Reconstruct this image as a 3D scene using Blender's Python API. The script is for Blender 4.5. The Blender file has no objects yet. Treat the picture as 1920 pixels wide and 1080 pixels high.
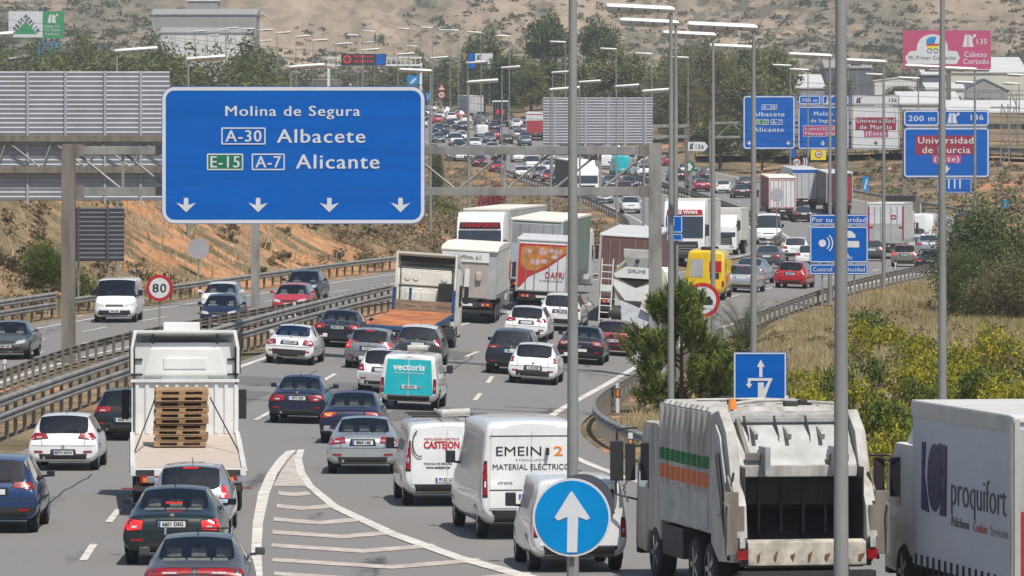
import bpy, bmesh, math, random
import numpy as np
from mathutils import Vector, Matrix
from mathutils.bvhtree import BVHTree
R = math.radians
random.seed(7); RNG = np.random.default_rng(7)
scene = bpy.context.scene
COL = scene.collection
# ------------------------------------------------------------ camera, sky, sun, exposure
F, CX, HY, CAMH = 10667.0, 960.0, 347.0, 7.3      # focal length and horizon in pixels of a 1920 wide frame, camera height in metres
cam = bpy.data.cameras.new('camera'); camo = bpy.data.objects.new('camera', cam); COL.objects.link(camo)
camo.location = (0, 0, CAMH); camo.rotation_euler = (R(90), 0, 0)
cam.sensor_width = 36; cam.lens = 36 * F / 1920; cam.shift_y = -(540 - HY) / 1920
cam.clip_start = 1; cam.clip_end = 20000
scene.camera = camo
SUN_EL, SUN_AZ = R(61), R(27)                     # azimuth measured from straight behind the camera towards its right
SV = Vector((math.sin(SUN_AZ)*math.cos(SUN_EL), -math.cos(SUN_AZ)*math.cos(SUN_EL), math.sin(SUN_EL)))
world = bpy.data.worlds.new('World'); scene.world = world; world.use_nodes = True
wn = world.node_tree; wn.nodes.clear()
sky = wn.nodes.new('ShaderNodeTexSky'); sky.sky_type = 'NISHITA'; sky.sun_disc = False
sky.sun_elevation = SUN_EL; sky.sun_rotation = math.atan2(SV.x, SV.y); sky.dust_density = 1.2; sky.air_density = 1.0
bg = wn.nodes.new('ShaderNodeBackground'); bg.inputs[1].default_value = 0.088
wo = wn.nodes.new('ShaderNodeOutputWorld')
wn.links.new(sky.outputs[0], bg.inputs[0]); wn.links.new(bg.outputs[0], wo.inputs[0])
sl = bpy.data.lights.new('sun', 'SUN'); sl.energy = 4.3; sl.angle = R(0.6); sl.color = (1.0, 0.955, 0.88)
so = bpy.data.objects.new('sun', sl); COL.objects.link(so); so.location = (60, -60, 120)
so.rotation_euler = (-SV).to_track_quat('-Z', 'Y').to_euler()
scene.view_settings.view_transform = 'Standard'; scene.view_settings.look = 'None'
scene.view_settings.exposure = 0.22; scene.view_settings.gamma = 1.0
scene.render.engine = 'CYCLES'
scene.cycles.use_denoising = True
scene.cycles.max_bounces = 5; scene.cycles.diffuse_bounces = 3; scene.cycles.glossy_bounces = 3
scene.cycles.transmission_bounces = 4; scene.cycles.transparent_max_bounces = 8; scene.cycles.volume_bounces = 0

# ------------------------------------------------------------ materials
MATS = {}
def pm(name, col, rough=0.55, metal=0.0, coat=0.0, var=0.0, scale=4.0, bump=0.0, spec=None, emit=0.0, stretch=None, dark=None, cov=0.5):
    """procedural Principled material with an uneven, noise-driven colour"""
    if name in MATS: return MATS[name]
    m = bpy.data.materials.new(name); m.use_nodes = True; MATS[name] = m
    nt = m.node_tree; b = nt.nodes['Principled BSDF']
    b.inputs['Base Color'].default_value = (*col, 1); b.inputs['Roughness'].default_value = rough
    b.inputs['Metallic'].default_value = metal; b.inputs['Coat Weight'].default_value = coat; b.inputs['Coat Roughness'].default_value = 0.06
    if spec is not None: b.inputs['Specular IOR Level'].default_value = spec
    if emit: b.inputs['Emission Color'].default_value = (*col, 1); b.inputs['Emission Strength'].default_value = emit
    if var or bump:
        tc = nt.nodes.new('ShaderNodeTexCoord'); mp = nt.nodes.new('ShaderNodeMapping'); nt.links.new(tc.outputs['Object'], mp.inputs[0])
        if stretch: mp.inputs['Scale'].default_value = stretch
        n = nt.nodes.new('ShaderNodeTexNoise'); n.inputs['Scale'].default_value = scale; n.inputs['Detail'].default_value = 6; n.inputs['Roughness'].default_value = 0.65
        nt.links.new(mp.outputs[0], n.inputs['Vector'])
        if var:
            r = nt.nodes.new('ShaderNodeValToRGB')
            lo = dark if dark else tuple(c*(1-var) for c in col); hi = col if dark else tuple(min(1, c*(1+var*0.6)) for c in col)
            r.color_ramp.elements[0].position = cov-0.18; r.color_ramp.elements[1].position = cov+0.18
            r.color_ramp.elements[0].color = (*lo, 1); r.color_ramp.elements[1].color = (*hi, 1)
            nt.links.new(n.outputs['Fac'], r.inputs[0]); nt.links.new(r.outputs[0], b.inputs['Base Color'])
        if bump:
            bp = nt.nodes.new('ShaderNodeBump'); bp.inputs['Strength'].default_value = bump; bp.inputs['Distance'].default_value = 0.05
            nt.links.new(n.outputs['Fac'], bp.inputs['Height']); nt.links.new(bp.outputs[0], b.inputs['Normal'])
    return m
def paint(name, col, metal=0.0, rough=0.32): return pm('paint_'+name, col, rough, metal, 0.55 if max(col) < .1 else 0.9, 0.12, 1.3)
def leafm(name, c1, c2, c3, scale=1.5):
    """leaf material: colour differs from leaf to leaf, light passes through a little"""
    if name in MATS: return MATS[name]
    m = bpy.data.materials.new(name); m.use_nodes = True; MATS[name] = m
    nt = m.node_tree; nt.nodes.clear()
    out = nt.nodes.new('ShaderNodeOutputMaterial'); geo = nt.nodes.new('ShaderNodeNewGeometry')
    r = nt.nodes.new('ShaderNodeValToRGB'); cr = r.color_ramp
    cr.elements[0].color = (*c1, 1); cr.elements[1].color = (*c3, 1); e = cr.elements.new(0.5); e.color = (*c2, 1)
    tc = nt.nodes.new('ShaderNodeTexCoord'); n = nt.nodes.new('ShaderNodeTexNoise'); n.inputs['Scale'].default_value = scale
    nt.links.new(tc.outputs['Object'], n.inputs['Vector'])
    ma = nt.nodes.new('ShaderNodeMath'); ma.operation = 'MULTIPLY_ADD'; ma.inputs[1].default_value = 0.6
    nt.links.new(geo.outputs['Random Per Island'], ma.inputs[0])
    mb = nt.nodes.new('ShaderNodeMath'); mb.operation = 'MULTIPLY_ADD'; mb.inputs[1].default_value = 1.6; mb.inputs[2].default_value = -0.6
    nt.links.new(n.outputs['Fac'], mb.inputs[0]); nt.links.new(mb.outputs[0], ma.inputs[2]); nt.links.new(ma.outputs[0], r.inputs[0])
    d = nt.nodes.new('ShaderNodeBsdfDiffuse'); t = nt.nodes.new('ShaderNodeBsdfTranslucent'); mx = nt.nodes.new('ShaderNodeMixShader'); mx.inputs[0].default_value = 0.33
    nt.links.new(r.outputs[0], d.inputs[0]); nt.links.new(r.outputs[0], t.inputs[0])
    nt.links.new(d.outputs[0], mx.inputs[1]); nt.links.new(t.outputs[0], mx.inputs[2]); nt.links.new(mx.outputs[0], out.inputs[0])
    return m
def glassm(name='car_glass', tint=(0.66, 0.71, 0.73)):
    if name in MATS: return MATS[name]
    m = bpy.data.materials.new(name); m.use_nodes = True; MATS[name] = m
    nt = m.node_tree; nt.nodes.clear(); out = nt.nodes.new('ShaderNodeOutputMaterial')
    tr = nt.nodes.new('ShaderNodeBsdfTransparent'); tr.inputs[0].default_value = (*tint, 1)
    gl = nt.nodes.new('ShaderNodeBsdfGlossy'); gl.inputs['Roughness'].default_value = 0.03; gl.inputs[0].default_value = (0.9, 0.93, 0.95, 1)
    fr = nt.nodes.new('ShaderNodeFresnel'); fr.inputs[0].default_value = 1.95
    mx = nt.nodes.new('ShaderNodeMixShader')
    nt.links.new(fr.outputs[0], mx.inputs[0]); nt.links.new(tr.outputs[0], mx.inputs[1]); nt.links.new(gl.outputs[0], mx.inputs[2]); nt.links.new(mx.outputs[0], out.inputs[0])
    return m
M = dict(
 galv=pm('galvanised_steel', (0.285, 0.278, 0.258), 0.55, 0.2, 0, 0.35, 1.4, stretch=(1, 1, .4)), galv_d=pm('weathered_steel', (0.215, 0.19, 0.155), 0.6, 0.2, 0, 0.4, 1.6, stretch=(1.6, 1.6, .22)),
 lampwhite=pm('lamp_white', (0.66, 0.66, 0.64), 0.4, 0, 0, 0.12, 3), lampglass=pm('lamp_bowl', (0.5, 0.5, 0.48), 0.25, 0, 0, 0.1, 3), polegrey=pm('pole_grey', (0.27, 0.275, 0.26), 0.6, 0.1, 0, 0.25, 0.8, stretch=(1, 1, 0.3)),
 rubber=pm('rubber', (0.02, 0.02, 0.021), 0.8, 0, 0, 0.3, 9), plastic=pm('black_plastic', (0.025, 0.025, 0.027), 0.55, 0, 0, 0.25, 5), under=pm('underbody', (0.015, 0.015, 0.015), 0.9, 0, 0, 0.3, 3),
 glass=pm('dark_glass', (0.022, 0.029, 0.034), 0.03, 0, 0.8, 0.3, 2, spec=0.9), clear=glassm(), rim=pm('alloy', (0.42, 0.43, 0.44), 0.3, 0.8, 0, 0.2, 8), chrome=pm('chrome', (0.75, 0.76, 0.78), 0.12, 1.0, 0, 0.1, 6),
 red=pm('lamp_red', (0.30, 0.006, 0.012), 0.3, 0, 0.25, 0.45, 12), brake=pm('lamp_red_lit', (0.62, 0.02, 0.02), 0.25, 0, 0.3, 0.5, 9, emit=0.45), orange=pm('lamp_orange', (0.85, 0.25, 0.02), 0.2, 0, 1.0, 0.2, 9), clearlamp=pm('lamp_clear', (0.62, 0.64, 0.66), 0.1, 0.3, 1.0, 0.4, 14),
 plate=pm('plate_white', (0.72, 0.73, 0.72), 0.4, 0, 0, 0.1, 6), plateblue=pm('plate_blue', (0.03, 0.09, 0.45), 0.4, 0, 0, 0.1, 6), ink=pm('black_ink', (0.015, 0.015, 0.016), 0.6, 0, 0, 0.1, 6), white=pm('white_film', (0.82, 0.82, 0.82), 0.45, 0, 0, 0.06, 2),
 signblue=pm('sign_blue', (0.0, 0.105, 0.44), 0.55, 0, 0, 0.13, 1.3, spec=0.12, stretch=(.12, 1, 2.6)), signcyan=pm('sign_light_blue', (0.0, 0.235, 0.56), 0.5, 0, 0, 0.12, 1.5, spec=0.15), signwhite=pm('sign_white', (0.62, 0.63, 0.65), 0.45, 0, 0, 0.08, 1.5), signgreen=pm('sign_green', (0.0, 0.16, 0.075), 0.45, 0, 0, 0.1, 2), signred=pm('sign_red', (0.45, 0.012, 0.02), 0.45, 0, 0, 0.1, 2),
 maroon=pm('sign_maroon', (0.27, 0.018, 0.045), 0.5, 0, 0, 0.1, 2), mauve=pm('sign_mauve', (0.42, 0.06, 0.19), 0.5, 0, 0, 0.1, 2), signyellow=pm('sign_yellow', (0.75, 0.6, 0.02), 0.5, 0, 0, 0.1, 2),
 seat=pm('seat_cloth', (0.62, 0.59, 0.5), 0.9, 0, 0, 0.2, 6), wood_dark=pm('pallet_wood_dark', (0.27, 0.165, 0.09), 0.8, 0, 0, 0.5, 5, stretch=(1, 6, 6)), plank=pm('old_plank', (0.27, 0.20, 0.145), 0.85, 0, 0, 0.5, 3, stretch=(.5, 5, 5)), wood=pm('pallet_wood', (0.40, 0.25, 0.13), 0.8, 0, 0, 0.55, 5, stretch=(1, 6, 6)), wooddeck=pm('deck_boards', (0.5, 0.42, 0.35), 0.75, 0, 0, 0.3, 5, stretch=(0.6, 6, 1)),
 rust=pm('rusty_deck', (0.40, 0.145, 0.05), 0.8, 0, 0, 0.5, 0.7, bump=0.2), truckwhite=pm('truck_white', (0.72, 0.72, 0.70), 0.42, 0, 0.3, 0.14, 0.9), cream=pm('truck_cream', (0.76, 0.75, 0.68), 0.45, 0, 0.2, 0.16, 1.0), greyalu=pm('aluminium', (0.47, 0.47, 0.45), 0.5, 0.3, 0, 0.2, 1.2), tarp=pm('roof_tarp', (0.74, 0.68, 0.60), 0.7, 0, 0, 0.12, 0.8),
 chassis=pm('chassis', (0.035, 0.034, 0.033), 0.7, 0, 0, 0.4, 3), concrete=pm('concrete', (0.36, 0.35, 0.32), 0.85, 0, 0, 0.25, 1.0), hose=pm('hose_grey', (0.5, 0.48, 0.44), 0.7, 0, 0, 0.2, 5),
)
# ------------------------------------------------------------ mesh helpers
class MB:
    def __init__(self): self.bm = bmesh.new(); self.mi = 0
    def _f(self, vs):
        try: f = self.bm.faces.new(vs); f.material_index = self.mi; return f
        except ValueError: return None
    def poly(self, pts): return self._f([self.bm.verts.new(p) for p in pts])
    def hexa(self, p):
        v = [self.bm.verts.new(q) for q in p]
        for i in ((3, 2, 1, 0), (4, 5, 6, 7), (0, 1, 5, 4), (1, 2, 6, 5), (2, 3, 7, 6), (3, 0, 4, 7)): self._f([v[k] for k in i])
        return self
    def box(self, x0, x1, y0, y1, z0, z1):
        return self.hexa([(x0, y0, z0), (x1, y0, z0), (x1, y1, z0), (x0, y1, z0), (x0, y0, z1), (x1, y0, z1), (x1, y1, z1), (x0, y1, z1)])
    def cyl(self, a, b, r0, r1=None, n=12, cap=True):
        r1 = r0 if r1 is None else r1; a = Vector(a); b = Vector(b); q = (b-a).to_track_quat('Z', 'Y')
        c0 = [self.bm.verts.new(a+q@Vector((r0*math.cos(t), r0*math.sin(t), 0))) for t in (2*math.pi*i/n for i in range(n))]
        c1 = [self.bm.verts.new(b+q@Vector((r1*math.cos(t), r1*math.sin(t), 0))) for t in (2*math.pi*i/n for i in range(n))]
        for i in range(n): self._f([c0[i], c0[(i+1) % n], c1[(i+1) % n], c1[i]])
        if cap: self._f(c0[::-1]); self._f(c1)
        return self
    def tube(self, pts, r, n=6):
        for a, b in zip(pts[:-1], pts[1:]): self.cyl(a, b, r, r, n)
        return self
    def loft(self, rings, closed=True, cap=True):
        vr = [[self.bm.verts.new(p) for p in ring] for ring in rings]; n = len(vr[0])
        for a, b in zip(vr[:-1], vr[1:]):
            for i in range(n if closed else n-1): self._f([a[i], a[(i+1) % n], b[(i+1) % n], b[i]])
        if cap: self._f(vr[0][::-1]); self._f(vr[-1])
        return self
    def prism(self, pts, y0, y1):
        """outline in (x, z) pushed from y0 to y1"""
        return self.loft([[(x, y0, z) for x, z in pts], [(x, y1, z) for x, z in pts]])
    def side(self, pts, x0, x1):
        """outline in (y, z) pushed from x0 to x1"""
        return self.loft([[(x0, y, z) for y, z in pts], [(x1, y, z) for y, z in pts]])
    def build(self, name, mat, parent=None, smooth=False, bevel=0.0, loc=None):
        bm = self.bm
        bmesh.ops.recalc_face_normals(bm, faces=bm.faces)
        if bevel: bmesh.ops.bevel(bm, geom=[e for e in bm.edges if len(e.link_faces) == 2 and e.calc_face_angle(0) > 0.6], offset=bevel, segments=2, profile=0.7, affect='EDGES', clamp_overlap=True)
        me = bpy.data.meshes.new(name); bm.to_mesh(me); bm.free()
        for mm in (mat if isinstance(mat, (list, tuple)) else [mat]): me.materials.append(mm)
        if smooth:
            me.polygons.foreach_set('use_smooth', [True]*len(me.polygons))
            try: me.set_sharp_from_angle(angle=R(38))
            except Exception: pass
        return link(name, me, parent, loc)
def link(name, me, parent=None, loc=None):
    o = bpy.data.objects.new(name, me); COL.objects.link(o)
    if parent: o.parent = parent
    if loc is not None: o.location = loc
    return o
def tag(o, label=None, cat=None, group=None, kind=None):
    if label: o['label'] = label
    if cat: o['category'] = cat
    if group: o['group'] = group
    if kind: o['kind'] = kind
    return o
def thing(name, label, cat, loc=(0, 0, 0), rz=0.0, group=None):
    o = bpy.data.objects.new(name, None); o.empty_display_size = 0.3; COL.objects.link(o)
    o.location = loc; o.rotation_euler = (0, 0, rz)
    return tag(o, label, cat, group)
def copy_tree(o, parent=None):
    c = o.copy(); COL.objects.link(c)
    if parent: c.parent = parent
    for ch in list(o.children): copy_tree(ch, c)
    return c
def npmesh(name, verts, faces, mats, parent=None, midx=None):
    me = bpy.data.meshes.new(name); nf, k = faces.shape
    me.vertices.add(len(verts)); me.vertices.foreach_set('co', verts.astype(np.float32).ravel())
    me.loops.add(nf*k); me.loops.foreach_set('vertex_index', faces.astype(np.int32).ravel())
    me.polygons.add(nf); me.polygons.foreach_set('loop_start', np.arange(0, nf*k, k, dtype=np.int32))
    for mm in (mats if isinstance(mats, (list, tuple)) else [mats]): me.materials.append(mm)
    if midx is not None: me.polygons.foreach_set('material_index', midx.astype(np.int32))
    me.update(calc_edges=True)
    return me if parent is False else link(name, me, parent)
_tx = {}
def text_mesh(s, size=1.0, bold=0.0, spacing=1.0, align='CENTER', extrude=0.004, shear=0.0, sx=1.0):
    k = (s, size, bold, spacing, align, extrude, shear, sx)
    if k in _tx: return _tx[k]
    c = bpy.data.curves.new('lettering', 'FONT'); c.body = s; c.size = size; c.offset = bold; c.space_character = spacing
    c.align_x = align; c.align_y = 'CENTER'; c.extrude = extrude; c.resolution_u = 3; c.shear = shear
    o = bpy.data.objects.new('lettering', c); COL.objects.link(o)
    bpy.context.view_layer.update()
    me = bpy.data.meshes.new_from_object(o.evaluated_get(bpy.context.evaluated_depsgraph_get()))
    bpy.data.objects.remove(o); bpy.data.curves.remove(c)
    if sx != 1.0: me.transform(Matrix.Diagonal((sx, 1, 1, 1)))
    me.transform(Matrix.Rotation(R(90), 4, 'X'))          # stands up in x-z, faces -y
    _tx[k] = me
    return me
def lettering(s, mat, parent, x, y, z, size, name='lettering', face=0.0, **kw):
    """face 0: read from -y; 180: read from +y; 90: read from +x; -90: read from -x"""
    me = text_mesh(s, size, **kw).copy(); me.materials.clear(); me.materials.append(mat)
    o = link(name, me, parent); o.location = (x, y, z); o.rotation_euler = (0, 0, R(face)); return o
def rrect(w, h, r, n=5, cx=0, cz=0):
    p = []
    for (sx, sz, a0) in ((1, 1, 0), (-1, 1, 90), (-1, -1, 180), (1, -1, 270)):
        for i in range(n+1):
            a = R(a0+90*i/n); p.append((cx+sx*(w/2-r)+r*math.cos(a), cz+sz*(h/2-r)+r*math.sin(a)))
    return p
def ring2(mb, outer, inner, y0, y1):
    n = len(outer)
    for i in range(n):
        j = (i+1) % n
        mb.hexa([(outer[i][0], y0, outer[i][1]), (outer[j][0], y0, outer[j][1]), (inner[j][0], y0, inner[j][1]), (inner[i][0], y0, inner[i][1]),
                 (outer[i][0], y1, outer[i][1]), (outer[j][0], y1, outer[j][1]), (inner[j][0], y1, inner[j][1]), (inner[i][0], y1, inner[i][1])])
    return mb
# ------------------------------------------------------------ the lie of the land: every height below is a function of (x, distance)
def curve(tbl):
    xs = np.array([t[0] for t in tbl], float); ys = np.array([t[1] for t in tbl], float)
    fine = np.arange(xs[0], xs[-1]+0.1, 4.0); v = np.interp(fine, xs, ys); k = 7
    pad = np.concatenate([np.full(k, v[0])-(v[1]-v[0])*np.arange(k, 0, -1), v, np.full(k, v[-1])+(v[-1]-v[-2])*np.arange(1, k+1)])
    w = np.hanning(2*k+3)[1:-1]; w /= w.sum(); v = np.convolve(pad, w, 'valid')
    return lambda d: np.interp(d, fine, v)
aL = curve([(40, -13), (110, -13.3), (152, -13.6), (165, -13.3), (178, -12.4), (190, -11.4), (201, -10.4), (220, -9), (240, -7.3), (260, -5.2), (280, -2.2), (305, 2.4), (333, 9), (355, 12.6), (381, 15.8), (420, 19.8), (455, 22.2), (480, 23), (520, 22.8), (560, 21), (600, 18.6), (640, 15.5), (700, 10.5), (760, 4.5), (853, -4), (950, -11), (1100, -33), (1300, -80)])
aR = curve([(40, 16), (90, 12.4), (100, 11), (115, 8.4), (128, 5.8), (139, 4.0), (150, 2.9), (163, 1.7), (176, 1.6), (190, 2.9), (210, 4.9), (234, 7), (255, 9.7), (280, 13.8), (305, 18.3), (330, 22.8), (355, 27.5), (400, 33.5), (463, 40), (533, 43.5), (600, 36), (640, 32), (700, 24.5), (760, 18), (853, 9), (950, 2), (1100, -19), (1300, -66)])
oR = curve([(40, -21), (190, -17.6), (213, -16.9), (240, -13), (262, -9.4), (285, -5.2), (305, 0.6), (333, 7.2), (355, 11.3), (381, 14.6), (420, 18.6), (455, 21.2), (480, 22), (520, 21.8), (560, 20), (600, 17.6), (640, 14.5), (700, 9.5), (760, 3.5), (853, -5), (950, -12), (1100, -34), (1300, -81)])
oL = curve([(40, -32), (190, -27), (213, -25.5), (240, -22.6), (262, -20), (292, -14), (327, -7.6), (345, -3.8), (381, 2), (420, 6.5), (455, 9.5), (480, 10.7), (520, 11), (560, 9.3), (600, 6.6), (640, 3.2), (700, -2), (760, -8.5), (853, -17.5), (950, -26), (1100, -50), (1300, -98)])
zC = curve([(40, 0), (165, 0), (190, 0.2), (210, .45), (250, .85), (296, 1.8), (340, 2.0), (400, 2.1), (460, 2.5), (500, 3.2), (540, 4.2), (600, 5.9), (667, 7.9), (720, 9.8), (760, 11.4), (850, 15), (950, 18), (1100, 21.5), (1300, 25)])
cS = curve([(40, 0), (160, 0), (195, .065), (240, .06), (296, .04), (340, .02), (400, 0), (1300, 0)])
zO = curve([(40, 0), (190, .25), (213, .65), (254, 1.2), (281, 1.55), (305, 1.95), (345, 2.5), (400, 2.25), (460, 2.5), (500, 3.2), (540, 4.2), (600, 5.9), (667, 7.9), (720, 9.8), (760, 11.4), (850, 15), (950, 18), (1100, 21.5), (1300, 25)])
zFar = curve([(40, 0), (200, .3), (300, .6), (400, 2), (500, 3.6), (600, 6), (700, 9), (850, 14.5), (950, 17.5), (1100, 20), (1300, 24), (1500, 34), (1680, 46), (1750, 54), (2100, 138), (2500, 182), (3000, 215), (4000, 260), (5200, 300)])
hBank = curve([(40, 3), (190, 5), (250, 7), (300, 7.2), (350, 6), (400, 4.5), (450, 2.0), (520, -.3), (600, -1), (700, -1.5), (800, -1), (1000, 0), (1300, 0)])
def smooth(a, b, x): t = np.clip((x-a)/(b-a), 0, 1); return t*t*(3-2*t)
def zAway(x, d): return zC(d)+cS(d)*np.clip((aL(d)+aR(d))/2-x, -14, 14)
_ph = RNG.uniform(0, 6.28, (24, 3))
def fbm(x, y, s=1.0):
    v = 0.0
    for i in range(12):
        f = s*1.55**i*0.6; a = _ph[i]; v = v+np.sin(x*f*math.cos(a[0])+y*f*math.sin(a[0])+a[1]+1.7*np.sin(y*f*0.7+a[2]))/1.45**i
    return v/2.6
def ground(x, d):
    """height of the bare ground; x and d may be arrays"""
    x = np.asarray(x, float); d = np.asarray(d, float); dd = np.minimum(d, 1300)
    L, Rr, ol, orr = aL(dd), aR(dd), oL(dd), oR(dd); za, zo = zAway(x, dd), zO(dd)
    offl = ol-x; offr = x-Rr
    left = zO(dd)+hBank(dd)*smooth(1.5, 17, offl)*(1+0.16*fbm(x, d, 0.22))+np.clip(offl-20, 0, 60)*0.02+np.where((offl > 1.5), 0.35*fbm(x, d, 0.6)*smooth(1.5, 5, offl), 0)
    zr = zAway(Rr, dd); fld = np.where(dd < 420, np.minimum(zr, 0.1+0.0015*dd), zr+np.minimum(np.clip(offr-3, 0, 100)*0.13, 2.3))
    right = zr+(fld-zr)*smooth(0.8, 6, offr)+0.18*fbm(x, d, 0.35)*smooth(1.5, 5, offr)
    t = np.clip((x-orr)/np.maximum(L-orr, .2), 0, 1); med = zo+(zAway(L, dd)-zo)*t
    z = np.where(x < ol, left, np.where(x < orr, zo, np.where(x < L, med, np.where(x < Rr, za, right))))
    far = zFar(d)+smooth(1350, 2000, d)*(26*fbm(x*0.011, d*0.004, 1.0)+7*fbm(x*0.045, d*0.02, 1.0))
    k = smooth(1050, 1300, d); side = np.maximum(offl, offr); k2 = smooth(40, 140, side)*smooth(300, 600, d)
    return z*(1-np.maximum(k, k2))+far*np.maximum(k, k2)
def zroad(x, d, on):
    return float(zO(d)) if on else float(zAway(x, d))
def hit(px, py, on=False):
    """where the view ray of a pixel of the photograph meets the road: gives x and distance on the ground"""
    ds = np.arange(55, 1290, 0.5); x = (px-CX)/F*ds; zr = CAMH-(py-HY)/F*ds
    g = (zO(ds) if on else zAway(x, ds))-zr
    i = np.argmax(g >= 0); d = ds[i] if g[i] >= 0 else 1200.0
    return float((px-CX)/F*d), float(d)
def at(px, py, d): return Vector(((px-CX)/F*d, d, CAMH-(py-HY)/F*d))
# ------------------------------------------------------------ ground sheet, carriageways, markings
def groundmat():
    m = bpy.data.materials.new('dry_ground'); m.use_nodes = True; nt = m.node_tree; b = nt.nodes['Principled BSDF']
    b.inputs['Roughness'].default_value = 0.95; b.inputs['Specular IOR Level'].default_value = 0.1
    tc = nt.nodes.new('ShaderNodeTexCoord'); L = nt.links.new
    def noise(scale, det=6, stretch=None):
        n = nt.nodes.new('ShaderNodeTexNoise'); n.inputs['Scale'].default_value = scale; n.inputs['Detail'].default_value = det; n.inputs['Roughness'].default_value = 0.62
        if stretch:
            mp = nt.nodes.new('ShaderNodeMapping'); mp.inputs['Scale'].default_value = stretch; L(tc.outputs['Object'], mp.inputs[0]); L(mp.outputs[0], n.inputs['Vector'])
        else: L(tc.outputs['Object'], n.inputs['Vector'])
        return n.outputs['Fac']
    def ramp(fac, stops):
        r = nt.nodes.new('ShaderNodeValToRGB'); cr = r.color_ramp
        cr.elements[0].position, cr.elements[0].color = stops[0][0], (*stops[0][1], 1); cr.elements[1].position, cr.elements[1].color = stops[-1][0], (*stops[-1][1], 1)
        for p, c in stops[1:-1]: e = cr.elements.new(p); e.color = (*c, 1)
        L(fac, r.inputs[0]); return r.outputs[0]
    def mix(fac, a, c):
        x = nt.nodes.new('ShaderNodeMix'); x.data_type = 'RGBA'; L(fac, x.inputs[0]); L(a, x.inputs[6]); L(c, x.inputs[7]); return x.outputs[2]
    near = ramp(noise(0.16, 8), [(0.3, (0.095, 0.085, 0.045)), (0.45, (0.17, 0.135, 0.08)), (0.58, (0.25, 0.185, 0.11)), (0.72, (0.36, 0.225, 0.13))])
    fine = ramp(noise(2.2, 8), [(0.35, (0.6, 0.6, 0.6)), (0.65, (1.15, 1.15, 1.15))])
    mu = nt.nodes.new('ShaderNodeMix'); mu.data_type = 'RGBA'; mu.blend_type = 'MULTIPLY'; mu.inputs[0].default_value = 1; L(near, mu.inputs[6]); L(fine, mu.inputs[7])
    soil = ramp(noise(0.5, 8), [(0.35, (0.33, 0.16, 0.075)), (0.6, (0.47, 0.25, 0.13)), (0.7, (0.55, 0.37, 0.24))])
    smask = ramp(noise(0.11, 7), [(0.56, (0, 0, 0)), (0.62, (1, 1, 1))])
    sp0 = nt.nodes.new('ShaderNodeSeparateXYZ'); L(tc.outputs['Object'], sp0.inputs[0])
    def rng_(o, a, b, c, e):
        q = []
        for lo_, hi_ in ((a, b), (e, c)):
            r_ = nt.nodes.new('ShaderNodeMapRange'); r_.interpolation_type = 'SMOOTHSTEP'; r_.inputs[1].default_value = lo_; r_.inputs[2].default_value = hi_; L(o, r_.inputs[0]); q.append(r_.outputs[0])
        m_ = nt.nodes.new('ShaderNodeMath'); m_.operation = 'MULTIPLY'; L(q[0], m_.inputs[0]); L(q[1], m_.inputs[1]); return m_.outputs[0]
    cut = nt.nodes.new('ShaderNodeMath'); cut.operation = 'MULTIPLY'; L(rng_(sp0.outputs['Y'], 284, 300, 335, 362), cut.inputs[0]); L(rng_(sp0.outputs['X'], -34, -26, -6, 2), cut.inputs[1])
    cm = nt.nodes.new('ShaderNodeMath'); cm.operation = 'MULTIPLY'; L(cut.outputs[0], cm.inputs[0]); L(ramp(noise(0.24, 8), [(0.49, (0, 0, 0)), (0.55, (1, 1, 1))]), cm.inputs[1])
    cx_ = nt.nodes.new('ShaderNodeMath'); cx_.operation = 'MAXIMUM'; L(cm.outputs[0], cx_.inputs[0]); L(smask, cx_.inputs[1])
    nearc = mix(cx_.outputs[0], mu.outputs[2], soil)
    hill = ramp(noise(0.02, 8, (1, .25, 1)), [(0.34, (0.15, 0.135, 0.092)), (0.46, (0.24, 0.19, 0.135)), (0.56, (0.33, 0.25, 0.18)), (0.68, (0.50, 0.38, 0.26))])
    scrub = ramp(noise(0.2, 5, (1, 0.25, 1)), [(0.44, (0, 0, 0)), (0.56, (1, 1, 1))])
    sc2 = ramp(noise(0.012, 5, (1, .25, 1)), [(0.34, (0, 0, 0)), (0.56, (1, 1, 1))])
    mm = nt.nodes.new('ShaderNodeMath'); mm.operation = 'MULTIPLY'; L(scrub, mm.inputs[0]); L(sc2, mm.inputs[1])
    ma = nt.nodes.new('ShaderNodeMath'); ma.operation = 'MULTIPLY_ADD'; ma.inputs[1].default_value = 0.75; L(mm.outputs[0], ma.inputs[0])
    s3 = ramp(noise(0.07, 3, (1, 0.25, 1)), [(0.6, (0, 0, 0)), (0.66, (1, 1, 1))]); mc = nt.nodes.new('ShaderNodeMath'); mc.operation = 'MULTIPLY'; mc.inputs[1].default_value = 0.6; L(s3, mc.inputs[0]); L(mc.outputs[0], ma.inputs[2])
    ma.use_clamp = True
    rgb = nt.nodes.new('ShaderNodeRGB'); rgb.outputs[0].default_value = (0.06, 0.066, 0.042, 1)
    hillc = mix(ma.outputs[0], hill, rgb.outputs[0])
    sep = nt.nodes.new('ShaderNodeSeparateXYZ'); L(tc.outputs['Object'], sep.inputs[0])
    mr = nt.nodes.new('ShaderNodeMapRange'); mr.inputs[1].default_value = 1000; mr.inputs[2].default_value = 1500; L(sep.outputs['Y'], mr.inputs[0])
    L(mix(mr.outputs[0], nearc, hillc), b.inputs['Base Color'])
    return m
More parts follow.
